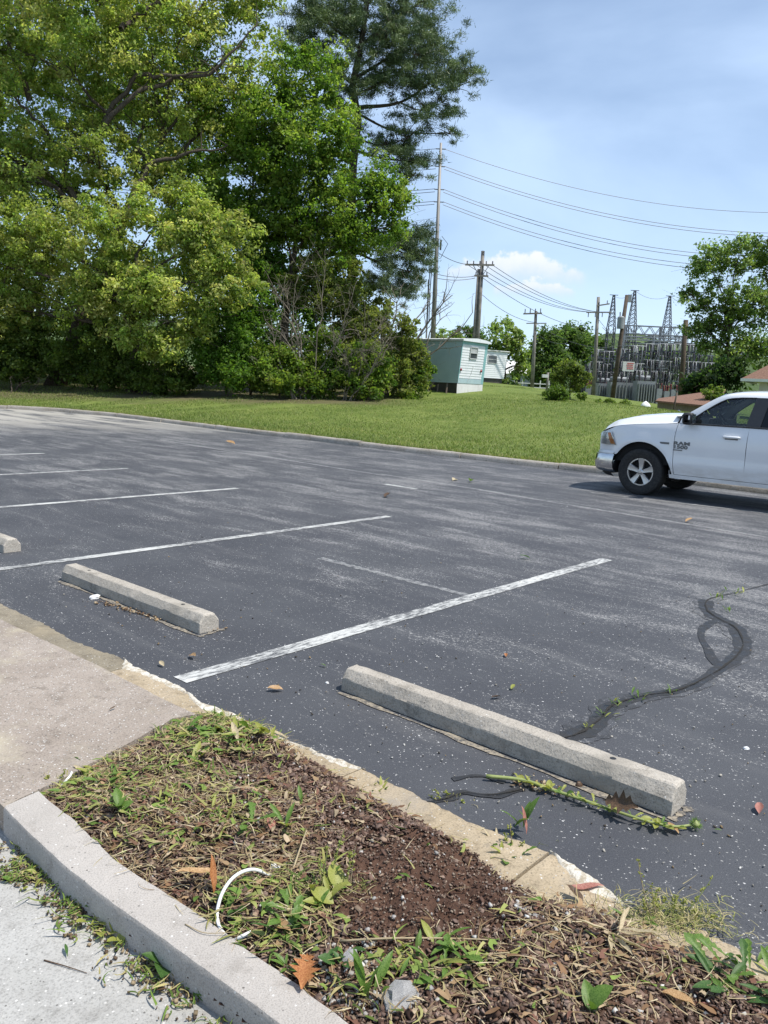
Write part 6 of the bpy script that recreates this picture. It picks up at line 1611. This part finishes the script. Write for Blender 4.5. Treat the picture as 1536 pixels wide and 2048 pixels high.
tag(link('gravel', chips_mesh('gravel', Q, .006, .018, (.6, 1), .009, [(.42, .41, .39), (.5, .48, .45), (.33, .31, .29)], .004)), 'scattered pale gravel bits in the bed', 'gravel', kind='stuff')
def strips_mesh(name, Q, lmin, lmax, wid, cols, mat='litter', curl=.35, rise=.4, lift=.008):
    """thin bent strips: straw, clippings"""
    n = len(Q); L = rng.uniform(lmin, lmax, n); a = rng.uniform(0, 2 * np.pi, n); da = rng.normal(0, curl, n); el = np.abs(rng.normal(0, rise, n)) * np.where(rng.random(n) < .8, .3, 1)
    w = wid * rng.uniform(.5, 1.4, n); k = 5; C = Q + np.array([0, 0, 1]) * (lift + rng.random(n) * .014)[:, None]
    V = []; p = C.copy()
    for i in range(k):
        ang = a + da * i; t = i / (k - 1); d = np.column_stack([np.cos(ang) * np.cos(el), np.sin(ang) * np.cos(el), np.sin(el * (1 - 1.6 * t))])
        s = np.column_stack([-np.sin(ang), np.cos(ang), rng.normal(0, .3, n)]) * (w * (1 - .75 * abs(2 * t - .8) ** 2).clip(.15, 1))[:, None] if False else np.column_stack([-np.sin(ang), np.cos(ang), rng.normal(0, .25, n)]) * (w * (1 - .8 * t * t))[:, None]
        V += [p - s, p + s]; p = p + d * (L / (k - 1))[:, None]
    V = np.stack(V, 1).reshape(-1, 3); F = []
    f = np.array([(2 * i, 2 * i + 1, 2 * i + 3, 2 * i + 2) for i in range(k - 1)])
    F = (np.arange(n)[:, None, None] * 2 * k + f[None]).reshape(-1, 4)
    c = np.array(cols)[rng.integers(0, len(cols), n)] * rng.uniform(.75, 1.25, (n, 1))
    return np_mesh(name, V, F, MATS[mat], np.repeat(c, k - 1, 0))
w_straw = lambda px, py: np.clip(np.maximum.reduce([ell(px, py, 380, 1680, 200, 110), ell(px, py, 250, 1570, 170, 60), ell(px, py, 560, 1800, 150, 90) * .8, ell(px, py, 1150, 1900, 300, 120) * .55, ell(px, py, 900, 1960, 300, 80) * .5, ell(px, py, 520, 1480, 160, 40) * .6, np.full_like(px, .10)]) * (1 - .85 * bare_z(px, py)), .02, 1)
tag(link('dry_straw', strips_mesh('dry_straw', sample_bed(3300, w_straw, -.01), .02, .11, .0015, [(.42, .34, .20), (.33, .25, .14), (.52, .44, .29), (.26, .18, .10), (.36, .30, .15)], 'litter', .2, .4)), 'dry straw and dead stems strewn over the mulch', 'straw', kind='stuff')
w_green = lambda px, py: np.clip(np.maximum.reduce([ell(px, py, 170, 1560, 100, 30), ell(px, py, 450, 1470, 110, 35), ell(px, py, 330, 1610, 170, 80) * .5, ell(px, py, 560, 1830, 140, 80) * .8, ell(px, py, 890, 1920, 130, 45) * .6, ell(px, py, 760, 1960, 120, 70) * .45, ell(px, py, 980, 1690, 60, 50) * .5, np.full_like(px, .035)]) * (1 - .9 * bare_z(px, py)), .01, 1)
tag(link('weed_clippings', strips_mesh('weed_clippings', sample_bed(1050, w_green, -.02), .025, .10, .0034, [(.13, .19, .04), (.24, .26, .07), (.10, .15, .035), (.34, .32, .13), (.30, .28, .10), (.36, .31, .15)], 'litter', .3, .6, .012)), 'wilted green weed clippings lying over the bed', 'clippings', kind='stuff')
tag(link('dead_leaf_bits', strips_mesh('dead_leaf_bits', sample_bed(900, lambda px, py: np.clip(.25 + w_straw(px, py) * .75 - bare_z(px, py), .02, 1), -.01), .015, .055, .007, [(.22, .13, .07), (.34, .23, .13), (.14, .08, .05), (.42, .33, .22), (.20, .10, .07)], 'litter', .25, .5, .008)), 'torn dead leaf pieces mixed into the mulch', 'leaf litter', kind='stuff')
tag(link('torn_green_bits', strips_mesh('torn_green_bits', sample_bed(420, w_green, -.01), .02, .06, .0075, [(.12, .20, .04), (.19, .26, .06), (.27, .29, .09)], 'litter', .25, .6, .012)), 'torn wilting weed leaves scattered over the bed', 'clippings', kind='stuff')
# litter strips along the foot of the front kerb and in the pavement joint
q = []
for i in range(0, 82):
    b_ = f_[i]; dens = (.25 + .75 * abs(math.sin(i * .31)) ** 2) * (1.0 if 4 < i < 62 else .35)
    for _ in range(int(34 * dens)):
        o_ = abs(random.gauss(0, .045)); dd_ = Vector((-1, -.55, 0)).normalized()
        q.append((b_.x + dd_.x * o_ + random.gauss(0, .02), b_.y + dd_.y * o_ + random.gauss(0, .02), ZP + .002))
for _ in range(300):
    t = random.random(); p_ = J1.lerp(J0, t * .9); q.append((p_.x + random.gauss(0, .012), p_.y + random.gauss(0, .018), ZP + .002))
q = np.array(q); n1 = len(q)
tag(link('gutter_soil', chips_mesh('gutter_soil', q, .004, .016, (.5, 1), .006, [(.20, .15, .09), (.13, .09, .06), (.28, .22, .14), (.09, .065, .045)], .002)), 'brown dirt gathered along the foot of the front kerb', 'dirt', kind='stuff')
tag(link('gutter_clippings', strips_mesh('gutter_clippings', q[rng.random(n1) < .42], .015, .07, .0026, [(.13, .20, .04), (.22, .26, .07), (.36, .31, .14), (.10, .16, .03)], 'litter', .4, .5, .006)), 'green and dry clippings lying along the foot of the front kerb', 'clippings', kind='stuff')
# fallen bits on the asphalt and concrete
q = []
while len(q) < 700:
    px, py = random.uniform(0, 1536), random.uniform(940, 1900); p_ = gp(px, py)
    if p_.dot(U2) > 2.62: q.append((p_.x, p_.y, .002))
tag(link('lot_grit', chips_mesh('lot_grit', np.array(q), .004, .016, (.4, 1), .004, [(.45, .44, .41), (.3, .28, .24), (.06, .05, .04), (.22, .16, .09)], .001)), 'loose grit and crumbs scattered over the parking lot', 'grit', kind='stuff')
q = []
for (x0, y0, x1, y1, n_, sp) in ((190, 1203, 330, 1243, 110, .035), (1030, 1563, 1130, 1590, 60, .04), (390, 1266, 450, 1258, 14, .015)):
    A_, B_ = gp(x0, y0), gp(x1, y1)
    for _ in range(n_):
        p_ = A_.lerp(B_, random.random()); q.append((p_.x + random.gauss(0, sp), p_.y + random.gauss(0, sp * .6), .003))
tag(link('leaf_crumbs', chips_mesh('leaf_crumbs', np.array(q), .008, .03, (.4, .9), .003, [(.32, .22, .12), (.45, .36, .24), (.13, .08, .05), (.24, .15, .08)], .004)), 'dry leaf crumbs heaped against the feet of the wheel stops', 'litter', kind='stuff')
# ------------------------------------------------------------------ leaves
def leaf_mesh(name, prof, mat, bend=.25, fold=.25, wave=0.0, n=None):
    """prof: (position along, half width) pairs for a leaf of length 1 lying along +x"""
    rows = []
    for i, (t, w) in enumerate(prof):
        z = bend * math.sin(t * 2.2) * .5 + wave * math.sin(t * 9)
        rows.append([(t, -w, z + fold * w), (t, -w * .5, z + fold * w * .4), (t, 0, z), (t, w * .5, z + fold * w * .4), (t, w, z + fold * w)])
    return MB().grid(rows).mesh(name, MATS[mat], smooth=True)
LANCE = [(0, .012), (.12, .03), (.3, .075), (.5, .10), (.7, .085), (.88, .045), (1, .003)]
OVAL = [(0, .01), (.1, .10), (.25, .19), (.45, .24), (.65, .21), (.85, .12), (1, .005)]
DAND = [(0, .015), (.15, .03), (.25, .07), (.30, .035), (.42, .10), (.47, .05), (.60, .13), (.66, .08), (.80, .14), (.92, .08), (1, .005)]
OAKL = [(0, .01), (.10, .02), (.2, .16), (.28, .08), (.38, .26), (.46, .11), (.58, .33), (.66, .13), (.78, .22), (.85, .09), (1, .02)]
LM = {}
for nm, pr in (('lance', LANCE), ('oval', OVAL), ('dandelion', DAND), ('oak', OAKL)):
    for mt in ('weed_green', 'weed_deep', 'weed_yellow', 'leaf_tan', 'leaf_brown', 'leaf_rust', 'leaf_pink', 'dry_straw'):
        LM[nm, mt] = leaf_mesh('leaf', pr, mt, .30 if 'weed' in mt else .18, .3 if 'weed' in mt else .5, 0 if 'weed' in mt else .03)
def bed_pt(px, py):
    p = gp(px, py, .07)
    for _ in range(3): p = gp(px, py, float(bedz(np.array([[p.x, p.y]]))[0]))
    return p
def spot(px, py, on):
    if on == 'bed': return bed_pt(px, py)
    return gp(px, py, {'lot': .002, 'walk': ZS, 'pave': ZP, 'ledge': ZL, 'kerb': ZK}[on])
def weed(label, px, py, on, n, size, shapes, el=(.15, .7), name='weed', spread=.02, stem=0.0, cat='weed', az=None):
    p = spot(px, py, on); root = empty(name, p)
    for i in range(n):
        sh, mt = random.choice(shapes); a = (2 * math.pi * i / n + random.uniform(-.4, .4)) if az is None else az + random.gauss(0, .5)
        e = random.uniform(*el); s = size * random.uniform(.6, 1.15)
        z = random.uniform(0, .012) + (stem * random.random())
        o = link('leaf', LM[sh, mt], root, (random.gauss(0, spread), random.gauss(0, spread), z), (random.uniform(-.4, .4), -e, a), (s, s * random.uniform(.8, 1.3), s))
    if stem:
        MB().tube([(0, 0, -.01), (.005, 0, stem * .5), (.012, .004, stem)], [.003, .0025, .0015], 5).build('stem', MATS['stem_green'], root)
    return tag(root, label, cat)
G, Dp, Yw = 'weed_green', 'weed_deep', 'weed_yellow'
L_, O_, N_ = 'lance', 'oval', 'dandelion'
WEEDS = [
 ('small leafy weed at the corner where bed and sidewalk meet', 345, 1443, 'bed', 9, .055, [(L_, Dp), (L_, G)], (.3, 1.1), .01),
 ('pulled dandelion heap with long leaves at the bed top corner', 425, 1470, 'bed', 18, .10, [(N_, G), (L_, Yw), (L_, G)], (.0, .4), .05),
 ('wilted weed pile beside the stone ledge at the bed top', 500, 1478, 'bed', 16, .11, [(L_, Yw), (L_, G), (L_, 'dry_straw')], (.05, .6), .05),
 ('drooping weed with pale blades left of the mulch patch', 395, 1530, 'bed', 10, .10, [(L_, Yw), (N_, G)], (.1, .6), .03),
 ('small dark weed on the sidewalk edge of the bed', 240, 1484, 'bed', 7, .05, [(O_, Dp)], (.1, .6), .015),
 ('heap of pulled grass blades on the sidewalk corner', 185, 1550, 'bed', 30, .085, [(L_, Yw), (L_, G), (L_, 'dry_straw')], (.0, .3), .06),
 ('green leaf bunch beside the short white cable tie', 205, 1562, 'bed', 9, .08, [(L_, G), (N_, G)], (.0, .35), .03),
 ('bright broad leaf weed near the kerb end of the bed', 247, 1622, 'bed', 5, .075, [(O_, G)], (.2, .7), .015),
 ('yellowing low weed among straw in the bed left half', 330, 1600, 'bed', 9, .06, [(L_, Yw)], (.1, .6), .03),
 ('single upright leaf in the red mulch patch', 601, 1612, 'bed', 3, .07, [(L_, G)], (.7, 1.2), .006),
 ('toothed dandelion leaf pair lying on the mulch', 500, 1652, 'bed', 3, .12, [(N_, G)], (.15, .4), .01),
 ('pale leaf tuft right of the toothed dandelion', 575, 1662, 'bed', 5, .09, [(L_, G), (L_, Yw)], (.2, .7), .015),
 ('thin yellow sprigs in the middle of the straw', 440, 1640, 'bed', 8, .06, [(L_, Yw)], (.2, .9), .03),
 ('low green weed inside the white plastic loop', 462, 1815, 'bed', 9, .06, [(O_, G), (O_, Dp)], (.1, .6), .02),
 ('large green weed with folded blades right of the plastic loop', 575, 1835, 'bed', 9, .10, [(L_, G), (N_, G)], (.15, .6), .02),
 ('broad leaved dandelion rosette in front of the plastic loop', 570, 1872, 'bed', 8, .105, [(L_, G), (L_, Dp)], (.15, .45), .01),
 ('yellow green weed spreading by the bare soil', 645, 1795, 'bed', 12, .085, [(O_, Yw), (L_, G), (L_, Yw)], (.1, .7), .04),
 ('tiny star shaped weed touching the front kerb', 573, 1938, 'bed', 7, .055, [(L_, G)], (.2, .5), .004),
 ('dark leafy weed beside the grey rubble', 680, 1918, 'bed', 8, .055, [(O_, Dp)], (.1, .6), .02),
 ('upright green shoot above the large rubble lump', 740, 2000, 'bed', 6, .11, [(L_, G)], (.5, 1.1), .01),
 ('yellow green clump behind the large rubble lump', 790, 1935, 'bed', 14, .06, [(L_, Yw), (L_, G)], (.2, .9), .04),
 ('pulled weed bundle with glossy blades below the bare soil', 880, 1915, 'bed', 16, .09, [(L_, G), (L_, Yw), (N_, G)], (.0, .4), .045),
 ('single broad leaf at the bottom edge of the bed', 1185, 2032, 'bed', 3, .08, [(O_, G)], (.3, .9), .01),
 ('green leaf at the foot of the ledge by the pink leaf', 1010, 1722, 'bed', 7, .09, [(N_, G), (L_, Yw)], (.1, .6), .02),
 ('small weed rooted in the ledge opposite the wheel stop middle', 755, 1583, 'bed', 11, .055, [(L_, G), (L_, Yw)], (.2, .9), .02),
 ('two toned leaf clump on the ledge before the bare soil', 975, 1692, 'bed', 9, .07, [(N_, G), (L_, 'dry_straw')], (.1, .7), .025),
 ('broad upright blades beside the ledge and thistle stalk', 1040, 1655, 'ledge', 5, .12, [(L_, G)], (.5, 1.0), .012),
 ('green sprig at the ledge edge left of the tall flower stalks', 1272, 1848, 'bed', 5, .07, [(L_, G)], (.1, .5), .01),
 ('big dark glossy weed clump at the right edge of the bed', 1460, 1962, 'bed', 20, .115, [(L_, Dp), (N_, G), (N_, Dp)], (.05, .5), .05),
 ('lighter drooping weed clump cut by the right edge', 1528, 1955, 'bed', 17, .115, [(L_, G), (L_, Yw), (N_, G)], (.05, .5), .05),
 ('sprout in the crack nearest the wheel stop', 1180, 1458, 'lot', 6, .035, [(L_, Yw)], (.2, .9), .012),
 ('sprout line in the crack where it starts to bend', 1205, 1432, 'lot', 8, .045, [(L_, Yw), (L_, G)], (.2, .9), .022),
 ('sprout in the middle stretch of the crack', 1232, 1411, 'lot', 8, .05, [(L_, Yw), (L_, G)], (.2, .9), .022),
 ('leafy sprout on the level stretch of the crack', 1272, 1396, 'lot', 8, .06, [(L_, Yw), (L_, G)], (.2, .9), .02),
 ('small sprout before the thick curve of the crack', 1342, 1386, 'lot', 6, .05, [(L_, G)], (.2, .9), .015),
 ('upright sprout at the far end of the sealed crack', 1437, 1198, 'lot', 7, .085, [(L_, Yw), (L_, G)], (.4, 1.1), .015),
 ('sprout right of the upright one along the far crack', 1478, 1188, 'lot', 8, .07, [(L_, Yw), (L_, G)], (.2, .9), .04),
 ('sprout inside the loop of the sealed crack', 1455, 1224, 'lot', 6, .06, [(L_, G)], (.3, .9), .01),
 ('weed at the foot of the front kerb near the left edge', 48, 1692, 'pave', 9, .05, [(O_, G), (L_, Yw)], (.1, .6), .03),
 ('weed patch along the kerb foot below the kerb end', 105, 1752, 'pave', 11, .05, [(O_, G), (L_, Yw)], (.1, .6), .035),
 ('weed patch at the kerb foot where the pavement joint ends', 200, 1836, 'pave', 14, .065, [(O_, G), (L_, Yw), (O_, Yw)], (.1, .6), .04),
 ('yellow weed patch right of the pavement joint end', 245, 1865, 'pave', 12, .055, [(O_, Yw), (L_, G)], (.1, .6), .03),
 ('large crumpled dark leaf weed at the kerb foot', 338, 1938, 'pave', 6, .09, [(O_, Dp)], (.15, .6), .015),
 ('small bright weed at the kerb foot near the bottom edge', 405, 1995, 'pave', 7, .05, [(O_, G)], (.1, .6), .02),
 ('low yellow weed in the pavement joint at the left', 62, 1763, 'pave', 8, .035, [(O_, Yw)], (.1, .5), .03)]
for lab, px, py, on, n, size, shp, el, spd in WEEDS: weed(lab, px, py, on, n, size, shp, el, spread=spd)
# ------------------------------------------------------------------ single fallen leaves
DEAD = [('tan curled leaf on asphalt between line and wheel stop', 566, 1382, 'lot', 'oval', 'leaf_tan', .085), ('yellowish leaf on asphalt above the long wheel stop', 1022, 1381, 'lot', 'oval', 'weed_yellow', .05), ('orange tan leaf on asphalt near the thistle head', 1357, 1671, 'lot', 'oval', 'leaf_tan', .07), ('pinkish brown leaf on asphalt at the right edge', 1518, 1631, 'lot', 'oval', 'leaf_pink', .07),
 ('flat dry leaf on asphalt between short wheel stop and sidewalk', 380, 1313, 'lot', 'oval', 'leaf_tan', .08), ('pale flat leaf on asphalt beside the sidewalk edge', 328, 1335, 'lot', 'oval', 'dry_straw', .055), ('dark leaf on asphalt left of the yellowish one', 1001, 1396, 'lot', 'oval', 'leaf_brown', .06), ('green leaf on asphalt beyond the line end', 1060, 1118, 'lot', 'oval', 'weed_deep', .12),
 ('green scrap on asphalt before the near stall line', 652, 1335, 'lot', 'oval', 'weed_green', .04), ('tan scrap on open asphalt below the truck', 1371, 1045, 'lot', 'oval', 'leaf_tan', .15), ('brown scrap on asphalt left of the crack', 1012, 1316, 'lot', 'oval', 'leaf_rust', .05), ('green scrap at the right of the thistle head', 1427, 1663, 'lot', 'oval', 'weed_green', .03), ('dark leaf in the middle of the driving lane', 770, 996, 'lot', 'oval', 'leaf_brown', .2), ('tan leaf far out in the driving lane', 470, 889, 'lot', 'oval', 'leaf_tan', .3), ('straw coloured scrap by the faded dash', 905, 962, 'lot', 'oval', 'dry_straw', .22), ('green scrap right of the faded dash', 940, 963, 'lot', 'oval', 'weed_green', .2),
 ('long tan leaf lying by the kerb above the plastic loop', 445, 1752, 'bed', 'lance', 'leaf_tan', .16), ('upright rust leaf left of the plastic loop', 427, 1795, 'bed', 'lance', 'leaf_rust', .12), ('large crinkled rust leaf in front of the dandelion rosette', 615, 1912, 'bed', 'oak', 'leaf_rust', .14), ('pinkish flat leaf below the toothed dandelion', 541, 1665, 'bed', 'oval', 'leaf_pink', .07), ('pink curled leaf standing at the ledge corner', 1052, 1672, 'ledge', 'lance', 'leaf_pink', .10), ('long pink leaf lying on the ledge edge', 1120, 1788, 'bed', 'lance', 'leaf_pink', .15),
 ('rust leaf between the bed weeds by the loop', 545, 1850, 'bed', 'oval', 'leaf_tan', .08), ('orange leaf on the kerb top edge near the bed corner', 272, 1647, 'bed', 'oval', 'leaf_rust', .05), ('small tan leaf below the small dark weed', 245, 1565, 'bed', 'oval', 'leaf_tan', .06), ('pale leaf on bare soil upper part', 795, 1752, 'bed', 'lance', 'weed_green', .07), ('brown leaf beside the pulled weed bundle', 900, 1965, 'bed', 'oval', 'leaf_brown', .09), ('tan leaf scrap left of the pulled weed bundle', 735, 1905, 'bed', 'oval', 'leaf_tan', .06), ('brown curled leaf at the ledge end', 1165, 1812, 'bed', 'oval', 'leaf_brown', .08), ('pinkish long leaf right bottom of the bed', 1390, 2010, 'bed', 'lance', 'leaf_pink', .16), ('tan leaf near the bottom right weeds', 1320, 1990, 'bed', 'oval', 'leaf_tan', .09), ('dark leaf scrap on the sidewalk slab', 217, 1424, 'walk', 'lance', 'leaf_brown', .05), ('tan leaf on the pavement by the joint end', 128, 1773, 'pave', 'oval', 'leaf_tan', .035), ('dark leaf scrap on the pavement beside the kerb', 163, 1831, 'pave', 'oval', 'leaf_brown', .05), ('green leaf scrap on the lower pavement', 135, 1918, 'pave', 'lance', 'weed_deep', .05), ('dark curled leaf under the crumpled weed', 335, 1985, 'pave', 'oval', 'leaf_brown', .05)]
for lab, px, py, on, sh, mt, s in DEAD:
    o = link('fallen_leaf', LM[sh, mt].copy(), None, spot(px, py, on) + Vector((0, 0, .008)), (random.uniform(-.35, .35), random.uniform(-.25, .1), random.uniform(0, 6.28)), (s, s, s)); tag(o, lab, 'leaf', 'fallen leaves')
    if 'standing' in lab or 'upright' in lab: o.rotation_euler = (.3, -1.0, 2.0)
sd_ = (gp(680, 1381) - gp(1340, 1637)).normalized()
# brown oak leaf leaning on the long wheel stop
p = gp(1240, 1590, .04); o = link('oak_leaf', LM['oak', 'leaf_brown'].copy(), None, gp(1205, 1600, .045) + Vector((0, 0, 0)), (R(48), -.15, math.atan2(-sd_.y, -sd_.x)), (.155, .155, .155)); tag(o, 'dark brown lobed oak leaf leaning on the long wheel stop', 'leaf')
# ------------------------------------------------------------------ thistle stalk
def thistle():
    pts = smooth_line([gp(x, y, .022) for x, y in ((972, 1552), (1045, 1560), (1100, 1578), (1160, 1598), (1230, 1622), (1300, 1644), (1350, 1653), (1388, 1649))], 40); b = gp(972, 1552); root = empty('thistle_stalk', b)
    MB().tube([p - b for p in pts], [.0085 - .004 * i / 39 for i in range(40)], 8).build('stem', MATS['stem_green'], root, smooth=True)
    for i in range(70):
        k = random.randint(5, 34) if i > 14 else random.randint(6, 18); a = random.uniform(0, 6.28); s = random.uniform(.025, .06)
        link('leaf', LM[('dandelion', 'oval')[i % 2], random.choice((G, Yw, Yw))], root, pts[k] - b + Vector((0, 0, -.006)), (random.uniform(-.6, .6), -random.uniform(-.05, .6), a), (s, s, s))
    c = gp(1391, 1648, .026) - b; mb = MB(); rows = []
    for v in np.linspace(0, 1, 7): rows.append([(c.x + .017 * math.sin(math.pi * v) * math.cos(a), c.y + .017 * math.sin(math.pi * v) * math.sin(a), c.z - .018 + .036 * v) for a in np.linspace(0, 2 * math.pi, 11)])
    h = mb.grid(rows).build('flower_head', MATS['stem_green'], root, smooth=True)
    mb = MB()
    for i in range(90):
        d = Vector((random.gauss(0, 1), random.gauss(0, 1), random.gauss(.2, 1))).normalized(); s = d.orthogonal().normalized() * .0022; mb.add([c + d * .013 - s, c + d * .013 + s, c + d * random.uniform(.026, .034)], [(0, 1, 2)])
    tag(mb.build('spines', MATS['weed_green'], h), kind='stuff')
    tag(root, 'long cut thistle stalk with spiky green head lying by the wheel stop', 'thistle')
thistle()
# tall seed stalks growing through the broken ledge
def stalks(label, px, py, tops, on='ledge', nfine=40, rad=.09, h=.05):
    p = spot(px, py, on); root = empty('flowering_weed', p)
    for tx, ty in tops:
        d = ray(tx, ty); t = (p.y + random.uniform(-.03, .06)) / d.y; q = Vector((0, 0, CH)) + d * t - p; s0 = Vector((q.x * .55 + random.gauss(0, .02), q.y * .5, 0))
        pts = branch_pts(s0, q, 0, .03, 5); st = MB().tube(pts, [.0022, .002, .0018, .0016, .0014, .001], 5).build('stem', MATS['dry_stem' if random.random() < .4 else 'stem_green'], root)
        mb = MB()
        for i in range(16):
            k = random.uniform(.35, 1); c = s0.lerp(q, k) + Vector((random.gauss(0, .004), random.gauss(0, .004), 0)); r_ = random.uniform(.002, .0045); mb.tube([c, c + Vector((random.gauss(0, .004), random.gauss(0, .004), .005))], [r_, r_ * .4], 5)
        tag(mb.build('seed_heads', MATS['weed_yellow'], st), kind='stuff')
    Q_ = np.column_stack([rng.normal(0, rad, nfine * 14), rng.normal(0, rad * .6, nfine * 14), np.zeros(nfine * 14)])
    o = link('fine_foliage', strips_mesh('fine_foliage', Q_, .03, .09, .0013, [(.26, .27, .09), (.36, .32, .14), (.18, .21, .06), (.42, .36, .20)], 'litter', .4, 1.0, 0), root); tag(o, kind='stuff')
    tag(root, label, 'weed')
stalks('bushy weed with tall yellow seed stalks in the broken ledge', 1345, 1838, [(1276, 1718), (1302, 1768), (1316, 1778), (1425, 1755), (1352, 1792), (1368, 1797), (1395, 1818), (1432, 1832), (1288, 1800), (1330, 1795)])
stalks('dry brown grass tuft on the ledge below the long wheel stop', 900, 1615, [(870, 1578), (890, 1582), (925, 1600), (858, 1590), (908, 1590)], 'bed', 14, .05)
stalks('dry tuft with seedy tips where the ledge stone breaks', 1035, 1715, [(1020, 1650), (1050, 1680), (1010, 1665)], 'bed', 22, .06)
stalks('thin upright stems rising above the yellow weed by bare soil', 660, 1775, [(640, 1700), (655, 1690), (700, 1700), (688, 1660), (712, 1690)], 'bed', 10, .06)
stalks('tangled wiry weed at the sidewalk corner of the bed', 110, 1575, [(95, 1550), (130, 1540), (150, 1545)], 'bed', 22, .05)
# ------------------------------------------------------------------ plastic ties, paper, rocks, sticks
def tie(label, pts, r, on='bed', lift=.012, extra=None):
    P_ = smooth_line([spot(x, y, on) + Vector((0, 0, lift + h)) for x, y, h in pts], 40); b = P_[0]; root = empty('plastic_tie', b)
    MB().tube([p - b for p in P_], r, 8).build('strap', MATS['white_plastic'], root, smooth=True)
    if extra:
        E_ = [spot(x, y, on) + Vector((0, 0, lift + h)) - b for x, y, h in extra]; MB().tube(E_, r * 1.15, 8).build('tail', MATS['white_plastic'], root, smooth=True); MB().box(E_[0], (.016, .016, .014)).build('lock_head', MATS['white_plastic'], root)
    tag(root, label, 'plastic tie')
tie('white plastic loop half buried among bed weeds by the kerb', [(543, 1758, .0), (505, 1763, .03), (470, 1782, .04), (445, 1812, .035), (434, 1845, .02), (440, 1868, .008), (463, 1892, .0)], .0055, extra=[(463, 1892, .0), (480, 1886, .006), (502, 1878, .01)])
tie('short curled white cable tie at the sidewalk corner of the bed', [(148, 1538, .01), (140, 1550, .02), (143, 1562, .02), (130, 1574, .01), (122, 1580, 0)], .005)
def lump(name, label, px, py, on, s, mat, flat=.6, cat='stone', seed=1):
    rs = random.Random(seed); import bmesh
    bm = bmesh.new(); bmesh.ops.create_icosphere(bm, subdivisions=2, radius=1)
    ph = [rs.uniform(0, 6) for _ in range(6)]
    for v in bm.verts:
        c = v.co; k = 1 + .22 * math.sin(c.x * 3 + ph[0]) * math.sin(c.y * 3 + ph[1]) + .18 * math.sin(c.z * 4 + ph[2]) + rs.uniform(-.10, .10); v.co = Vector((c.x * k * (1 + .3 * math.sin(ph[3])), c.y * k, c.z * k * flat))
    me = bpy.data.meshes.new(name); bm.to_mesh(me); bm.free(); me.materials.append(MATS[mat])
    o = link(name, me, None, spot(px, py, on) + Vector((0, 0, s * flat * .4)), (0, 0, rs.uniform(0, 6)), (s, s, s)); return tag(o, label, cat)
lump('crumpled_paper', 'crumpled white paper scrap above the plastic loop', 547, 1736, 'bed', .022, 'white_plastic', .5, 'paper', 3)
lump('crumpled_paper', 'tiny white scrap near the short cable tie', 155, 1597, 'bed', .009, 'white_plastic', .5, 'paper', 4)
lump('crumpled_paper', 'torn white paper lying at the foot of the short wheel stop', 190, 1195, 'lot', .05, 'white_plastic', .25, 'paper', 5)
lump('rubble', 'large pale concrete rubble lump at the bottom of the bed', 805, 2000, 'bed', .05, 'rock', .6, 'rubble', 6)
lump('rubble', 'grey rubble lump beside the dark leafy weed', 700, 1922, 'bed', .03, 'rock', .6, 'rubble', 7)
lump('stone', 'white stone near the rust leaf by the kerb', 668, 1948, 'bed', .016, 'white_plastic', .7, 'stone', 8)
lump('stone', 'grey stone left of the white one by the kerb', 618, 1957, 'bed', .014, 'rock', .7, 'stone', 9)
lump('stone', 'pale stone on the soil below the ledge', 1072, 1838, 'bed', .014, 'rock', .7, 'stone', 10)
lump('stone', 'small pale stone above the bottom weeds', 1110, 1935, 'bed', .012, 'rock', .7, 'stone', 11)
lump('stone', 'white chip of stone lying far right on asphalt', 1492, 1497, 'lot', .012, 'white_plastic', .5, 'stone', 12)
lump('stone', 'white chip of stone left of the long wheel stop', 654, 1366, 'lot', .010, 'white_plastic', .5, 'stone', 13)
lump('pine_cone_scrap', 'reddish brown scrap wedged under the long wheel stop', 1158, 1572, 'lot', .016, 'leaf_brown', .8, 'scrap', 14)
def stick(label, pts, r, on, mat='dry_stem', lift=.006, name='dry_stalk'):
    P_ = smooth_line([spot(x, y, on) + Vector((0, 0, lift + h)) for x, y, h in pts], 16); b = P_[0]
    o = MB().tube([p - b for p in P_], [r * (1 - .5 * i / 15) for i in range(16)], 6).build(name, MATS[mat], loc=b, smooth=True); return tag(o, label, 'stem')
stick('straight pale stem lying below the bare soil', [(680, 1892, .01), (780, 1890, .015), (900, 1888, .012), (985, 1890, .01)], .0035, 'bed')
stick('forked dry stem standing by the white paper scrap', [(585, 1745, 0), (600, 1715, .03), (612, 1690, .05)], .004, 'bed')
stick('thin wiry stem crossing the kerb top beside the loop', [(370, 1850, 0), (410, 1870, .004), (470, 1872, .01)], .0018, 'kerb', 'dry_stem', .003)
stick('dark thin stick on the lower pavement', [(88, 1922, 0), (130, 1935, .002), (174, 1948, 0)], .002, 'pave', 'leaf_brown', .003)
stick('dry stem lying at the bottom centre of the bed', [(1050, 2000, 0), (1100, 1985, .005), (1140, 1992, 0)], .003, 'bed')
stick('green stem across the top corner of the bed', [(405, 1478, .01), (480, 1482, .02), (560, 1488, .01)], .0035, 'bed', 'stem_green', .012)
def husk():
    b = bed_pt(1235, 1882); root = empty('dead_leaf_bundle', b)
    for i in range(9):
        a = random.uniform(0, 6.28); s = random.uniform(.07, .13); link('leaf', LM['lance', 'dry_straw'], root, (random.gauss(0, .02), random.gauss(0, .015), .012 + .006 * i * .4), (random.uniform(-.8, .8), -random.uniform(0, .35), a), (s, s * .8, s))
    tag(root, 'bundle of pale curled dead leaves right of the soil patch', 'dead leaves')
husk()
